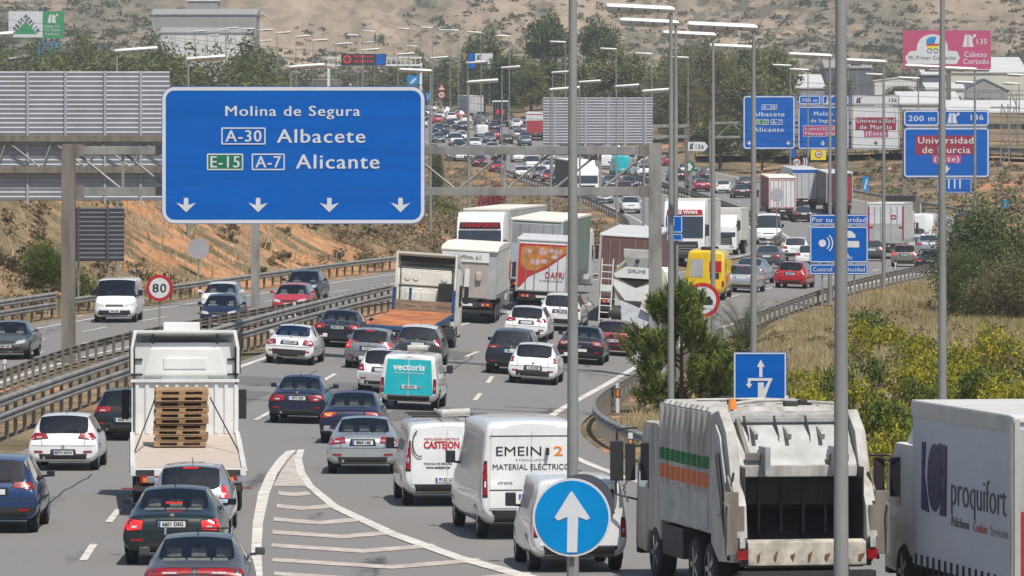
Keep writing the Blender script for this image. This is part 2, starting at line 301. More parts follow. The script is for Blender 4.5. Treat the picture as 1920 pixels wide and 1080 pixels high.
def asphaltmat(name, c, patch):
    m = pm(name, c, 0.85, 0, 0, 0.0, 1, spec=0.3); nt = m.node_tree; b = nt.nodes['Principled BSDF']; L = nt.links.new
    tc = nt.nodes.new('ShaderNodeTexCoord'); mp = nt.nodes.new('ShaderNodeMapping'); mp.inputs['Scale'].default_value = (1, 0.12, 1); L(tc.outputs['Object'], mp.inputs[0])
    n1 = nt.nodes.new('ShaderNodeTexNoise'); n1.inputs['Scale'].default_value = 0.55; n1.inputs['Detail'].default_value = 5; L(mp.outputs[0], n1.inputs['Vector'])
    n2 = nt.nodes.new('ShaderNodeTexNoise'); n2.inputs['Scale'].default_value = 9; n2.inputs['Detail'].default_value = 4; L(tc.outputs['Object'], n2.inputs['Vector'])
    a = nt.nodes.new('ShaderNodeMath'); a.operation = 'MULTIPLY_ADD'; a.inputs[1].default_value = 0.35; L(n2.outputs['Fac'], a.inputs[0]); L(n1.outputs['Fac'], a.inputs[2])
    mp3 = nt.nodes.new('ShaderNodeMapping'); mp3.inputs['Scale'].default_value = (0.9, 0.009, 1); L(tc.outputs['Object'], mp3.inputs[0])
    n3 = nt.nodes.new('ShaderNodeTexNoise'); n3.inputs['Scale'].default_value = 1.0; n3.inputs['Detail'].default_value = 3; L(mp3.outputs[0], n3.inputs['Vector'])
    a2 = nt.nodes.new('ShaderNodeMath'); a2.operation = 'MULTIPLY_ADD'; a2.inputs[1].default_value = 0.7; L(n3.outputs['Fac'], a2.inputs[0]); L(a.outputs[0], a2.inputs[2]); a = a2
    n4 = nt.nodes.new('ShaderNodeTexNoise'); n4.inputs['Scale'].default_value = 0.35; n4.inputs['Detail'].default_value = 7; n4.inputs['Roughness'].default_value = 0.7; L(tc.outputs['Object'], n4.inputs['Vector'])
    a3 = nt.nodes.new('ShaderNodeMath'); a3.operation = 'MULTIPLY_ADD'; a3.inputs[1].default_value = 0.35; L(n4.outputs['Fac'], a3.inputs[0]); L(a.outputs[0], a3.inputs[2]); a = a3
    r = nt.nodes.new('ShaderNodeValToRGB'); r.color_ramp.elements[0].position = 0.93; r.color_ramp.elements[1].position = 1.42
    r.color_ramp.elements[0].color = (*(q*(1-patch) for q in c), 1); r.color_ramp.elements[1].color = (*(q*(1+patch) for q in c), 1)
    L(a.outputs[0], r.inputs[0]); L(r.outputs[0], b.inputs['Base Color']); return m
M['ground'] = groundmat(); M['asphalt'] = asphaltmat('asphalt', (0.138, 0.132, 0.124), 0.44)
M['roadwhite'] = pm('road_paint', (0.60, 0.57, 0.51), 0.8, 0, 0, 0.35, 1.8); M['roadpink'] = pm('worn_road_paint', (0.47, 0.41, 0.36), 0.85, 0, 0, 0.4, 2.2); M['joint'] = pm('bitumen', (0.02, 0.02, 0.02), 0.7, 0, 0, 0.3, 3)
DR = np.concatenate([np.arange(-300, 44, 24.0), np.arange(45, 460, 2.0), np.arange(460, 760, 4.0), np.arange(760, 1300, 10.0), np.arange(1300, 2610, 20.0)])
def make_ground():
    rows = []; u = np.linspace(0, 1, 42)[1:]
    for d in DR:
        dd = min(max(d, 40), 1300); W = 45+0.24*max(d, 0)+max(0, 40-d)*.5; L, Rr, ol, orr = (float(f(dd)) for f in (aL, aR, oL, oR))
        road = np.array([ol, ol+.33*(orr-ol), ol+.66*(orr-ol), orr, orr+.5*(L-orr), L, L+.25*(Rr-L), L+.5*(Rr-L), L+.75*(Rr-L), Rr])
        lo = ol-(u**1.7)*(W+ol); hi = Rr+(u**1.7)*(W-Rr)
        xs = np.concatenate([lo[::-1], road, hi]); z = ground(xs, np.full_like(xs, max(d, 40))); n = len(u)
        if d < 1290: z[n:n+10] -= 0.07
        rows.append(np.stack([xs, np.full_like(xs, d), z], 1))
    v = np.concatenate(rows); nr, nc = len(rows), len(rows[0]); i = np.arange(nr-1)[:, None]*nc+np.arange(nc-1)[None, :]
    f = np.stack([i, i+1, i+nc+1, i+nc], -1).reshape(-1, 4)
    o = npmesh('ground', v, f, M['ground']); o.data.polygons.foreach_set('use_smooth', [True]*len(o.data.polygons)); tag(o, kind='structure')
make_ground()
def carriageway(name, fl, fr, on, cols):
    ds = DR[DR <= 1280]; v = []
    for d in ds:
        l, r = float(fl(max(d, 40))), float(fr(max(d, 40)))
        for t in cols: x = l+t*(r-l); v.append((x, d, zroad(x, max(d, 40), on)))
    nc = len(cols); i = np.arange(len(ds)-1)[:, None]*nc+np.arange(nc-1)[None, :]
    tag(npmesh(name, np.array(v), np.stack([i, i+1, i+nc+1, i+nc], -1).reshape(-1, 4), M['asphalt']), kind='structure')
carriageway('carriageway', aL, aR, False, (0, .25, .5, .75, 1)); carriageway('oncoming_carriageway', oL, oR, True, (0, .33, .66, 1))
def lanex(k, d):
    l = aL(d)+.5; r = np.minimum(aR(d)-1.3, l+14.6); return l+(r-l)*k/4
B1n = curve([(60, -7), (107, -8.1), (115, -8.5), (125, -8.95), (140, -9.1), (155, -8.9), (165, -8.2), (180, -7.4), (192, -6.9), (204, -6.3), (216, -5.6)])
B1 = lambda d: float(B1n(d)) if d < 208 else float(lanex(1, d)); B2 = lambda d: float(lanex(2, d)) if d > 204 else -5.5+(d-168)*0.06; B3 = lambda d: float(lanex(3, d)) if d > 215 else -1.8+(d-172)*0.03
markv, markf = [], []
def ribbon(fx, d0, d1, w, on=False, step=1.5):
    ds = np.linspace(d0, d1, max(2, int((d1-d0)/step)+1)); base = len(markv)
    for d in ds:
        x = float(fx(d)); e = 0.014 if d < 400 else 0.035
        for s in (-w/2, w/2): markv.append((x+s, d, zroad(x+s, d, on)+e))
    for k in range(len(ds)-1): a = base+2*k; markf.append((a, a+1, a+3, a+2))
def dashes(fx, d0, d1, on=False, w=0.16, l=5.0, p=12.5):
    d = d0
    while d < d1: ribbon(fx, d, min(d+l, d1), w, on); d += p
ribbon(lambda d: aL(d)+.5, 60, 1200, .22); dashes(B1, 98, 900); dashes(B2, 172, 900); dashes(B3, 178, 900)
ribbon(lambda d: aR(d)-1.15, 116, 1200, .25); dashes(lambda d: lanex(4, d), 300, 560)
ribbon(lambda d: oL(d)+1.3, 150, 1200, .2, True); ribbon(lambda d: oR(d)-.5, 150, 1200, .2, True)
for k in (1, 2): dashes(lambda d, k=k: oL(d)+1.3+(oR(d)-.5-oL(d)-1.3)*k/3, 155, 900, True)
tag(npmesh('lane_markings', np.array(markv), np.array(markf), M['roadwhite']), kind='structure')
def flat(pts, z=0.016):   # outlines seen on the flat part of the road, put back on the road
    out = []
    for px, py in pts: d = F*(CAMH-z)/(py-HY); out.append(((px-CX)/F*d, d, z))
    return out
g = MB(); P = lambda *a: g.poly(flat(a))
lo = [(480, 1180), (474, 1090), (471, 1030), (474, 980), (484, 925), (500, 888), (519, 862), (545, 838), (574, 821)]; li = [(501, 1180), (493, 1090), (490, 1030), (493, 980), (505, 925), (520, 888), (538, 862), (560, 838), (580, 820)]
ro = [(586, 819), (572, 838), (566, 860), (572, 885), (588, 910), (634, 947), (742, 997), (868, 1042), (1000, 1078), (1300, 1140)]; ri = [(577, 820), (560, 838), (552, 860), (556, 885), (574, 912), (619, 951), (727, 1003), (852, 1048), (985, 1086), (1270, 1148)]
for a, b in ((lo, li), (ro, ri)):
    for k in range(len(a)-1): P(a[k], a[k+1], b[k+1], b[k])
P = lambda *a: g.poly(flat(a, 0.011)); g.mi = 1
P((566, 836), (556, 862), (561, 888), (575, 911), (513, 911), (524, 888), (542, 862))
for xl, xm, xr, y, dm in ((522, 552, 584, 924, 3), (519, 568, 623, 948, 5), (513, 600, 679, 973, 7), (511, 640, 745, 997, 9), (509, 680, 820, 1022, 11), (511, 735, 905, 1049, 14), (514, 790, 1000, 1075, 18)):
    P((xl, y-3.5), (xl, y+3.5), (xm, y+dm+3.5), (xm, y+dm-3.5)); P((xm, y+dm-3.5), (xm, y+dm+3.5), (xr, y+3.8), (xr-8, y-3.2))
tag(g.build('gore_markings', [M['roadwhite'], M['roadpink']]), kind='structure')
g = MB()
for d, on in ((184.5, False), (193, True)):
    l, r = (oL(d), oR(d)) if on else (aL(d), aR(d)); n = 24
    for k in range(n):
        x0, x1 = l+(r-l)*k/n, l+(r-l)*(k+1)/n; j0, j1 = (0.12*math.sin(k*2.1), 0.12*math.sin((k+1)*2.1))
        g.poly([(x0, d+j0-.09, zroad(x0, d, on)+.03), (x1, d+j1-.09, zroad(x1, d, on)+.03), (x1, d+j1+.09, zroad(x1, d, on)+.03), (x0, d+j0+.09, zroad(x0, d, on)+.03)])
tag(g.build('expansion_joint', M['joint']), kind='structure')
def sealing():   # bitumen-sealed cracks and darker repair patches
    rr = random.Random(77); g = MB()
    for k in range(15):
        d = rr.uniform(118, 300); L_, R_ = float(aL(d)), float(aR(d)); x = rr.uniform(L_+1, min(R_, L_+22)-1); a = rr.choice((0.02, .05, .3, -.02)); n = rr.randint(14, 40); pts = []
        for i in range(n): pts.append((x, d)); x += a*rr.uniform(.2, 1)+rr.uniform(-.055, .055); d += rr.uniform(.5, 1.0)
        for (xa, da), (xb, db) in zip(pts[:-1], pts[1:]):
            if aL(da)+.6 < xa < aR(da)-.6: g.poly([(xa-.02, da, zroad(xa, da, 0)+.009), (xa+.02, da, zroad(xa, da, 0)+.009), (xb+.02, db, zroad(xb, db, 0)+.009), (xb-.02, db, zroad(xb, db, 0)+.009)])
    tag(g.build('crack_sealing', M['joint']), kind='structure'); g = MB()
    for k in range(9):
        d = rr.uniform(172, 275); x = float(aL(d))+rr.choice((2.2, 5.9, 9.5))+rr.uniform(-.3, .3); w = rr.uniform(.8, 1.5); l = rr.uniform(4, 14); n = 8
        for i in range(n):
            d0, d1 = d+l*i/n, d+l*(i+1)/n; s0, s1 = float(aL(d0)-aL(d)), float(aL(d1)-aL(d)); g.poly([(x+s0-w, d0, zroad(x+s0-w, d0, 0)+.004+k*.0006), (x+s0+w, d0, zroad(x+s0+w, d0, 0)+.004+k*.0006), (x+s1+w, d1, zroad(x+s1+w, d1, 0)+.004+k*.0006), (x+s1-w, d1, zroad(x+s1-w, d1, 0)+.004+k*.0006)])
    tag(g.build('asphalt_patch', asphaltmat('patched_asphalt', (0.105, 0.102, 0.098), .3)), kind='structure')
sealing()
def side_road():   # service road crossing the slope on the right
    pts = [(24, 740), (34, 712), (46, 685), (60, 662), (80, 642), (110, 628)]; v = []; f = []
    n = 40; ts = np.linspace(0, len(pts)-1, n); X = np.interp(ts, range(len(pts)), [p[0] for p in pts]); D = np.interp(ts, range(len(pts)), [p[1] for p in pts])
    for k in range(n):
        zz = max(float(ground(X[k], D[k]+s)) for s in (-9, -5, 0, 5, 9))+0.25
        for s in (-9, 9): v.append((X[k], D[k]+s, zz))
    f = [(2*k, 2*k+2, 2*k+3, 2*k+1) for k in range(n-1)]
    tag(npmesh('service_road', np.array(v), np.array(f), M['asphalt']), kind='structure')
    return X, D, [v[2*k][2] for k in range(n)]
SRX, SRD, SRZ = side_road()
# ------------------------------------------------------------ crash barriers
def wbeam(pts, z, side, half=0.155):
    prof = [(0, -half), (.08, -half*.62), (.08, -half*.35), (0.01, 0), (.08, half*.35), (.08, half*.62), (0, half)]
    prof = prof+[(a-.012, b*0.97) for a, b in reversed(prof)]; rings = []
    for k, (x, y, zz) in enumerate(pts):
        q = pts[min(k+1, len(pts)-1)]; p = pts[max(k-1, 0)]; tx, ty = q[0]-p[0], q[1]-p[1]; l = math.hypot(tx, ty); nx, ny = ty/l*side, -tx/l*side
        rings.append([(x+nx*a, y+ny*a, zz+z+b) for a, b in prof])
    return rings
_post = None
def barrier(label, xs, ds, zs, side, beams=(0.6,), space=2.0, mat='galv', posth=0.78, name='crash_barrier', group='steel crash barriers along the motorway'):
    """beams on posts along a path; side +1 puts the beam on the right of the posts when looking away"""
    global _post
    root = thing(name, label, 'crash barrier', (xs[0], ds[0], zs[0]), 0, group); o0 = Vector(root.location)
    pts = [(x-o0.x, d-o0.y, z-o0.z) for x, d, z in zip(xs, ds, zs)]
    for bz in beams: m = MB(); m.loft(wbeam(pts, bz, side)); m.build('beam', M[mat], root, True)
    if _post is None:
        m = MB(); m.box(-.055, .055, -.04, .04, -.25, 1); _post = m.build('post', M['galv_d']).data; bpy.data.objects.remove(bpy.data.objects['post'])
        m = MB(); m.box(-.09, .09, -.06, .06, -.1, .1); 
    acc = 0; n = 0
    for k in range(len(pts)-1):
        p, q = Vector(pts[k]), Vector(pts[k+1]); L = (q-p).length
        while acc < L and n < 100:
            c = p+(q-p)*(acc/L); o = link('post', _post, root); t = (q-p).normalized(); o.location = (c.x-t.y*.07*side*0-side*0.07*abs(t.y), c.y+side*.07*t.x, c.z); o.rotation_euler = (0, 0, math.atan2(-t.x, t.y)); o.scale = (1, 1, posth); n += 1; acc += space
        acc -= L
    return root
def path(fx, d0, d1, on, step=2.0):
    ds = np.linspace(d0, d1, int((d1-d0)/step)+1); xs = [float(fx(d)) for d in ds]; return xs, [float(d) for d in ds], [float(ground(x, d)) for x, d in zip(xs, ds)]
barrier('tall double-beam steel barrier along the left edge of the queue, nearest to the white hatchback', *path(lambda d: aL(d)-1.15, 116, 264, False), 1, (.62, 1.08), 2.0, posth=1.25)
barrier('single-beam steel barrier of the oncoming lanes, behind the double-beam barrier and around the gantry post', *path(lambda d: oR(d)+.55, 148, 263, True), -1, (.62,), 2.0, 'galv_d')
barrier('double-beam steel barrier at the foot of the left bank, behind the white van', *path(lambda d: oL(d)-.5, 196, 258, True), 1, (.6, 1.05), 2.0, posth=1.2)
barrier('single-beam steel barrier at the foot of the orange bank under the big blue sign', *path(lambda d: oL(d)-.5, 259, 336, True), 1, (.68,), 2.0)
barrier('steel barrier bulging round the ramp nose beside the pine', *path(lambda d: aR(d)+.45, 112, 246, False), -1, (.62,), 2.0)
barrier('steel barrier seen from behind along the top of the dry grass slope', *path(lambda d: aR(d)+.45, 252, 420, False), -1, (.62,), 2.0)
barrier('steel barrier on the far right behind the white box truck and bending left', *path(lambda d: aR(d)+.6, 466, 660, False, 4), -1, (.65,), 4.0)
barrier('steel barrier below the upper bend of the oncoming lanes, beside the red flowering bush', *path(lambda d: oL(d)-.5, 480, 780, True, 4), 1, (.65,), 3.5)
barrier('dark median barrier between the white van facing us and the trailers', *path(lambda d: (oR(d)+aL(d))/2, 430, 660, True, 4), 1, (.6, .95), 3.0, 'galv_d', 1.1)
barrier('distant steel barrier left of the far queue under the triangular sign', *path(lambda d: oL(d)-.6, 800, 980, True, 6), 1, (.65,), 6.0)
barrier('steel barrier on the far side of the service road on the right', list(SRX), list(SRD+8.5), list(SRZ), -1, (.65,), 4.0)
barrier('steel barrier on the near side of the service road, behind the 200 m exit sign', list(SRX), list(SRD-8.6), list(SRZ), -1, (.65,), 4.0)
# ------------------------------------------------------------ plants
def leaves(cent, n, size, aspect=1.0, up=0.0, rng=RNG):
    """n quads scattered at the given centres (array n x 3)"""
    nrm = rng.normal(size=(n, 3)); nrm[:, 2] = np.abs(nrm[:, 2])+up; nrm /= np.linalg.norm(nrm, axis=1)[:, None]
    t = rng.normal(size=(n, 3)); t -= nrm*(t*nrm).sum(1)[:, None]; t /= np.linalg.norm(t, axis=1)[:, None]; b = np.cross(nrm, t)
    s = (size*rng.uniform(.6, 1.3, n))[:, None]; a = s*aspect
    v = np.stack([cent-t*s-b*a*.35, cent+b*a*-.5+t*0.1*s, cent+t*s+b*a*.35, cent+b*a*.5-t*.1*s], 1).reshape(-1, 3)
    return v, np.arange(4*n).reshape(-1, 4)
def blob(rad, nblob, nleaf, size, rng, squash=0.8, flat=0.0, aspect=1.0):
    """crown: leaves on the skins of many overlapping lumps; rad = (rx, ry, rz); centre at 0"""
    r = np.array(rad); c = rng.normal(size=(nblob, 3)); c /= np.linalg.norm(c, axis=1)[:, None]; c *= rng.uniform(.25, .85, nblob)[:, None]**.7
    if flat: c[:, 2] = np.where(c[:, 2] < -flat, -flat*rng.uniform(.3, 1, nblob), c[:, 2])
    br = rng.uniform(.22, .42, nblob); k = rng.integers(0, nblob, nleaf); d = rng.normal(size=(nleaf, 3)); d /= np.linalg.norm(d, axis=1)[:, None]
    p = c[k]+d*(br[k]*rng.uniform(.6, 1.05, nleaf))[:, None]
    return leaves(p*r, nleaf, size, aspect, 0.35, rng)
GREEN = leafm('leaf_green', (0.055, 0.075, 0.034), (0.115, 0.148, 0.06), (0.185, 0.215, 0.095)); OLIVE = leafm('leaf_olive', (0.1, 0.1, 0.052), (0.19, 0.182, 0.095), (0.28, 0.255, 0.14))
PINE = leafm('needle_green', (0.055, 0.09, 0.02), (0.16, 0.215, 0.05), (0.3, 0.34, 0.09), 2.0); YELLOW = leafm('broom_yellow', (0.12, 0.14, 0.024), (0.27, 0.27, 0.042), (0.58, 0.50, 0.05), 1.2)
DRY = leafm('dry_straw', (0.26, 0.21, 0.105), (0.48, 0.385, 0.215), (0.62, 0.51, 0.31), .35); GRASSG = leafm('green_straw', (0.13, 0.14, 0.045), (0.26, 0.26, 0.09), (0.42, 0.38, 0.15), .5); BROWN = leafm('dry_scrub', (0.16, 0.125, 0.08), (0.28, 0.215, 0.135), (0.38, 0.3, 0.19)); REDF = leafm('red_flower', (0.14, 0.05, 0.045), (0.3, 0.06, 0.08), (0.42, 0.11, 0.13)); LIGHTG = leafm('leaf_fresh', (0.05, 0.075, 0.018), (0.12, 0.16, 0.04), (0.2, 0.24, 0.075)); REED = leafm('reed', (0.08, 0.09, 0.03), (0.19, 0.2, 0.075), (0.3, 0.3, 0.13)); WOODG = leafm('wood_green', (0.075, 0.092, 0.042), (0.15, 0.175, 0.07), (0.22, 0.238, 0.105), .25)
BARK = pm('bark', (0.13, 0.10, 0.075), 0.9, 0, 0, 0.4, 5, bump=0.4)
def crown_mesh(kind, seed):
    rng = np.random.default_rng(seed)
    if kind == 'round': v, f = blob((3, 3, 2.7), 46, 5200, .17, rng)
    elif kind == 'umbrella': v, f = blob((4.6, 4.6, 2.6), 60, 7000, .2, rng, flat=.35)
    elif kind == 'dense': v, f = blob((3, 3, 2.7), 90, 24000, .075, rng)
    elif kind == 'tall': v, f = blob((3.1, 3.1, 4.4), 60, 7000, .18, rng)
    else: v, f = blob((1.3, 1.3, 1.0), 26, 1500, .085, rng)
    return npmesh('crown', v, f, GREEN, False)
CROWN = {(k, s): crown_mesh(k, 11*s+len(k)) for k in ('round', 'umbrella', 'tall', 'bush', 'dense') for s in (1, 2)}
def tree(name, label, cat, x, d, kind, seed, h, w, mat, group=None, z=None, trunk=True, low=False):
    """h = height to the top of the crown, w = crown width"""
    g0 = float(ground(x, d)) if z is None else z; t = thing(name, label, cat, (x, d, g0-.1), RNG.uniform(0, 6.28), group)
    sz = {'round': (6, 5.4), 'dense': (6, 5.4), 'umbrella': (9.2, 5), 'tall': (6.2, 8.8), 'bush': (2.6, 2)}[kind]; ch = h*(1.12 if low else {'round': .72, 'dense': .9, 'umbrella': .55, 'tall': .85, 'bush': 1.0}[kind]); trunk = trunk and not low
    me = CROWN[(kind, seed)].copy(); me.materials.clear(); me.materials.append(mat); c = link('crown', me, t); c.location = (0, 0, h-ch/2); c.scale = (w/sz[0], w/sz[0], ch/sz[1])
    if trunk:
        m = MB(); r = .035*h; m.cyl((0, 0, -.3), (.1*w*.2, 0, h*.5), r, r*.6, 8)
        for k in range(5): a = k*1.26; m.cyl((0, 0, h*(.32+.05*k)), (math.cos(a)*w*.28, math.sin(a)*w*.28, h*.72), r*.4, r*.12, 5)
        m.build('trunk', BARK, t, True)
    return t
# ------------------------------------------------------------ vegetation
def px2x(px, d): return (px-CX)/F*d
GROUNDED = ('dark_shrub', 'broom_bush', 'reed_clump', 'flowering_bush')
def toptree(name, label, cat, px, ytop, d, wpx, kind, seed, mat, group=None, hmin=2.0, hmax=40):
    x = px2x(px, d); top = CAMH-(ytop-HY)/F*d; g0 = float(ground(x, d)); h = min(hmax, max(hmin, top-g0))
    return tree(name, label, cat, x, d, kind, seed, h, wpx*d/F, mat, group, low=name in GROUNDED)
WG = 'trees of the wood behind the motorway'
for a in (('umbrella_pine', 'large dark umbrella pine with a round crown, left of the two on the skyline', 'tree', 1030, 30, 1010, 105, 'umbrella', 1, GREEN),
          ('umbrella_pine', 'dark umbrella pine with a flatter crown, right of the two on the skyline', 'tree', 1122, 38, 1030, 92, 'umbrella', 2, GREEN),
          ('broadleaf_tree', 'bright green round tree below the left umbrella pine', 'tree', 995, 126, 900, 78, 'round', 1, WOODG),
          ('broadleaf_tree', 'tall green tree left of the umbrella pines, above the far traffic', 'tree', 905, 52, 1040, 88, 'tall', 1, WOODG),
          ('broadleaf_tree', 'dark bushy tree over the white trailer far away', 'tree', 945, 92, 960, 92, 'tall', 2, GREEN),
          ('eucalyptus_tree', 'tall olive tree left in the big clump behind the right row of lamps', 'tree', 1265, 118, 760, 112, 'dense', 1, OLIVE),
          ('eucalyptus_tree', 'tallest olive tree in the big clump behind the right row of lamps', 'tree', 1325, 72, 790, 135, 'dense', 2, OLIVE),
          ('eucalyptus_tree', 'olive tree at the right end of the big clump, left of the A-30 panel', 'tree', 1388, 128, 750, 100, 'tall', 1, OLIVE),
          ('broadleaf_tree', 'dark low tree in front of the olive clump, right of the 136 arrow sign', 'tree', 1350, 212, 700, 110, 'round', 2, GREEN),
          ('broadleaf_tree', 'dark low tree beneath the A-30 panel', 'tree', 1428, 250, 690, 100, 'round', 1, GREEN),
          ('broadleaf_tree', 'dark tree between the back of the grey sign and the lamp posts', 'tree', 1215, 190, 800, 120, 'round', 2, WOODG),
          ('broadleaf_tree', 'olive tree above the back of the small grey sign', 'tree', 1150, 112, 880, 130, 'round', 1, OLIVE),
          ('broadleaf_tree', 'grey-green spreading tree under the white university panel', 'tree', 1640, 286, 720, 112, 'round', 2, OLIVE),
          ('broadleaf_tree', 'bushy green tree between the white warehouses and the 200 m exit sign', 'tree', 1688, 158, 1120, 78, 'round', 1, WOODG),
          ('broadleaf_tree', 'low bushy tree in front of the blue-gabled warehouse', 'tree', 1840, 183, 1090, 100, 'round', 2, WOODG),
          ('broadleaf_tree', 'small roadside tree with fresh green leaves left of the gantry post', 'tree', 88, 445, 272, 98, 'dense', 1, LIGHTG),
          ('broadleaf_tree', 'low fresh green shrub right of the gantry post, behind the white van', 'tree', 152, 500, 271, 62, 'bush', 2, LIGHTG),
          ('dark_shrub', 'big dense dark green shrub on the right edge above the dry slope', 'shrub', 1868, 368, 296, 235, 'dense', 1, GREEN),
          ('dark_shrub', 'lower right part of the shrubbery leaning towards the slope', 'shrub', 1905, 470, 282, 190, 'dense', 2, OLIVE),
          ('dark_shrub', 'lower left dense shrub in front of the dark saloon on the right', 'shrub', 1812, 455, 288, 110, 'dense', 2, GREEN),
          ('reed_clump', 'tall pale green reed clump right below the corner of the big blue sign', 'reeds', 826, 366, 470, 74, 'tall', 1, REED),
          ('reed_clump', 'smaller green reed clump behind the first gantry beam', 'reeds', 880, 385, 500, 55, 'round', 2, LIGHTG),
          ('dark_cypress', 'narrow dark tree right of the edge of the big blue sign', 'tree', 818, 268, 560, 34, 'tall', 2, GREEN),
          ('flowering_bush', 'red flowering bush by the barrier between the gantry beams', 'bush', 925, 338, 540, 72, 'bush', 1, REDF),
          ('flowering_bush', 'small dull red bush below the lower gantry beam', 'bush', 902, 372, 520, 52, 'bush', 2, REDF)):
    toptree(*a, group=None)
def brooms():
    lab = [(1500, 690, 205, 80, 'yellow broom left of the others, above the blue lane sign'), (1508, 715, 165, 120, 'yellow broom right beside the blue lane sign'), (1440, 700, 176, 70, 'green and yellow broom left of the blue lane sign'),
           (1392, 668, 196, 70, 'sparse yellow broom at the foot of the palm'), (1560, 672, 188, 100, 'broom hidden partly by the thick lamp post'), (1612, 700, 172, 125, 'broom right of the thick lamp post'), (1655, 735, 150, 130, 'large broom above the rubbish lorry corner'),
           (1708, 672, 192, 105, 'broom between the two right lamp posts, upper'), (1690, 735, 168, 110, 'broom between the two right lamp posts, lower'), (1795, 642, 205, 62, 'bright yellow broom right of the slim lamp post'), (1862, 690, 186, 92, 'rounded broom on the far right of the slope'),
           (1765, 700, 178, 70, 'broom behind the foot of the right lamp post'), (1635, 800, 132, 120, 'tall broom behind the gap between the two lorries'), (1680, 775, 140, 110, 'second tall broom behind the gap between the two lorries'), (1488, 765, 148, 90, 'dark-leaved broom behind the rubbish lorry roof'), (1545, 745, 145, 120, 'broom behind the rear of the rubbish lorry roof')]
    for k, (px, py, d, w, l) in enumerate(lab):
        toptree('broom_bush', l+(' on the verge' if len(l) < 40 else ''), 'bush', px, py, d, w, 'bush', 1+k % 2, YELLOW if k not in (14, 3) else LIGHTG, 'yellow broom bushes on the right verge', .9, 3.0)
brooms()
def thicket():
    rr = random.Random(31)
    for k in range(34):
        px, d = rr.choice(((rr.uniform(1560, 1880), rr.uniform(190, 250)), (rr.uniform(1478, 1700), rr.uniform(134, 190)), (rr.uniform(1690, 1890), rr.uniform(160, 205)), (rr.uniform(1345, 1480), rr.uniform(178, 205))))
        x = px2x(px, d)
        if x < float(aR(d))+2: continue
        h = rr.uniform(1.1, 2.2); tree('broom_bush', 'yellow-green broom in the thicket behind the lorries', 'bush', x, d, 'bush', 1+k % 2, h, rr.uniform(1.3, 2.4), YELLOW if k % 4 else LIGHTG, 'broom thicket behind the lorries', low=True)
thicket()
def pine(x, d, h, w):
    t = thing('young_pine', 'young bushy green pine beside the ramp nose, in front of the concrete mixer', 'tree', (x, d, float(ground(x, d))-.1)); rng = np.random.default_rng(5)
    m = MB(); m.cyl((0, 0, -.3), (0, 0, h*.9), .09, .03, 8); tips = []
    for k in range(38):
        z = h*rng.uniform(.0, .92); a = rng.uniform(0, 6.28); L = w/2*(1-(z/h)**1.7*.8)*rng.uniform(.55, 1.05); e = Vector((L*math.cos(a), L*math.sin(a), min(h, z+L*.42))); m.cyl((0, 0, max(.2, z-L*.15)), e, .03, .01, 5)
        for j in range(11): f = rng.uniform(.45, 1.08); tips.append(Vector((e.x*f+rng.normal(0, .17), e.y*f+rng.normal(0, .17), z+(e.z-z)*f+rng.normal(0, .15))))
    for j in range(16): tips.append(Vector((rng.normal(0, .12), rng.normal(0, .12), h*rng.uniform(.75, 1.02))))
    m.build('trunk', BARK, t, True); vs = []
    for q in tips:
        dr = Vector((q.x, q.y, w*.55)).normalized(); n = 60; base = np.array(q)-np.array(dr)*rng.uniform(0, .5, n)[:, None]; v = np.array(dr)*.8+rng.normal(size=(n, 3))*.5; v /= np.linalg.norm(v, axis=1)[:, None]; L = rng.uniform(.15, .32, n)[:, None]
        s = np.cross(v, rng.normal(size=(n, 3))); s /= np.linalg.norm(s, axis=1)[:, None]; wd = .018
        vs.append(np.stack([base-s*wd, base+s*wd, base+v*L+s*wd*.4, base+v*L-s*wd*.4], 1).reshape(-1, 3))
    v = np.concatenate(vs); npmesh('crown', v, np.arange(len(v)).reshape(-1, 4), PINE, t)
pine(px2x(1278, 186), 186, 4.2, 4.9)
toptree('dark_shrub', 'low leafy shrub at the right foot of the young pine', 'shrub', 1322, 640, 188, 78, 'bush', 1, PINE); toptree('dark_shrub', 'low leafy shrub between the young pine and the palm', 'shrub', 1362, 668, 196, 70, 'bush', 2, LIGHTG)
def palm(x, d, h):
    t = thing('palm_tree', 'young date palm with grey-green fronds beside the ramp, behind the blue lane sign', 'palm', (x, d, float(ground(x, d)))); rng = np.random.default_rng(3)
    MB().cyl((0, 0, -.2), (0, 0, h*.32), .3, .24, 10).build('trunk', BARK, t, True); vs = []
    for k in range(46):
        a = rng.uniform(0, 6.28); e = rng.uniform(.15, 1.35); L = h*rng.uniform(.6, .85); prev = None
        for i in range(30):
            s = i/29; el = e-1.25*s*s; p = Vector((math.cos(a)*L*s*math.cos(e-.5*s*s), math.sin(a)*L*s*math.cos(e-.5*s*s), h*.33+L*(s*math.sin(e)-.42*s*s*s)))
            if prev is not None:
                dr = (p-prev).normalized(); sd = dr.cross(Vector((0, 0, 1))).normalized()
                vs.append([prev-sd*.012, prev+sd*.012, p+sd*.012, p-sd*.012])
                for sg in (-1, 1):
                    q = p+(sd*sg*.75+dr*.75+Vector((0, 0, .12))).normalized()*(.42*(1-s*.55)); vs.append([p-dr*.016, p+dr*.016, q+dr*.004, q-dr*.004])
            prev = p
    v = np.array([[tuple(c) for c in q] for q in vs]).reshape(-1, 3); npmesh('fronds', v, np.arange(len(v)).reshape(-1, 4), leafm('palm_leaf', (.06, .065, .035), (.13, .135, .075), (.24, .23, .14)), t)
palm(px2x(1396, 204), 204, 4.6)
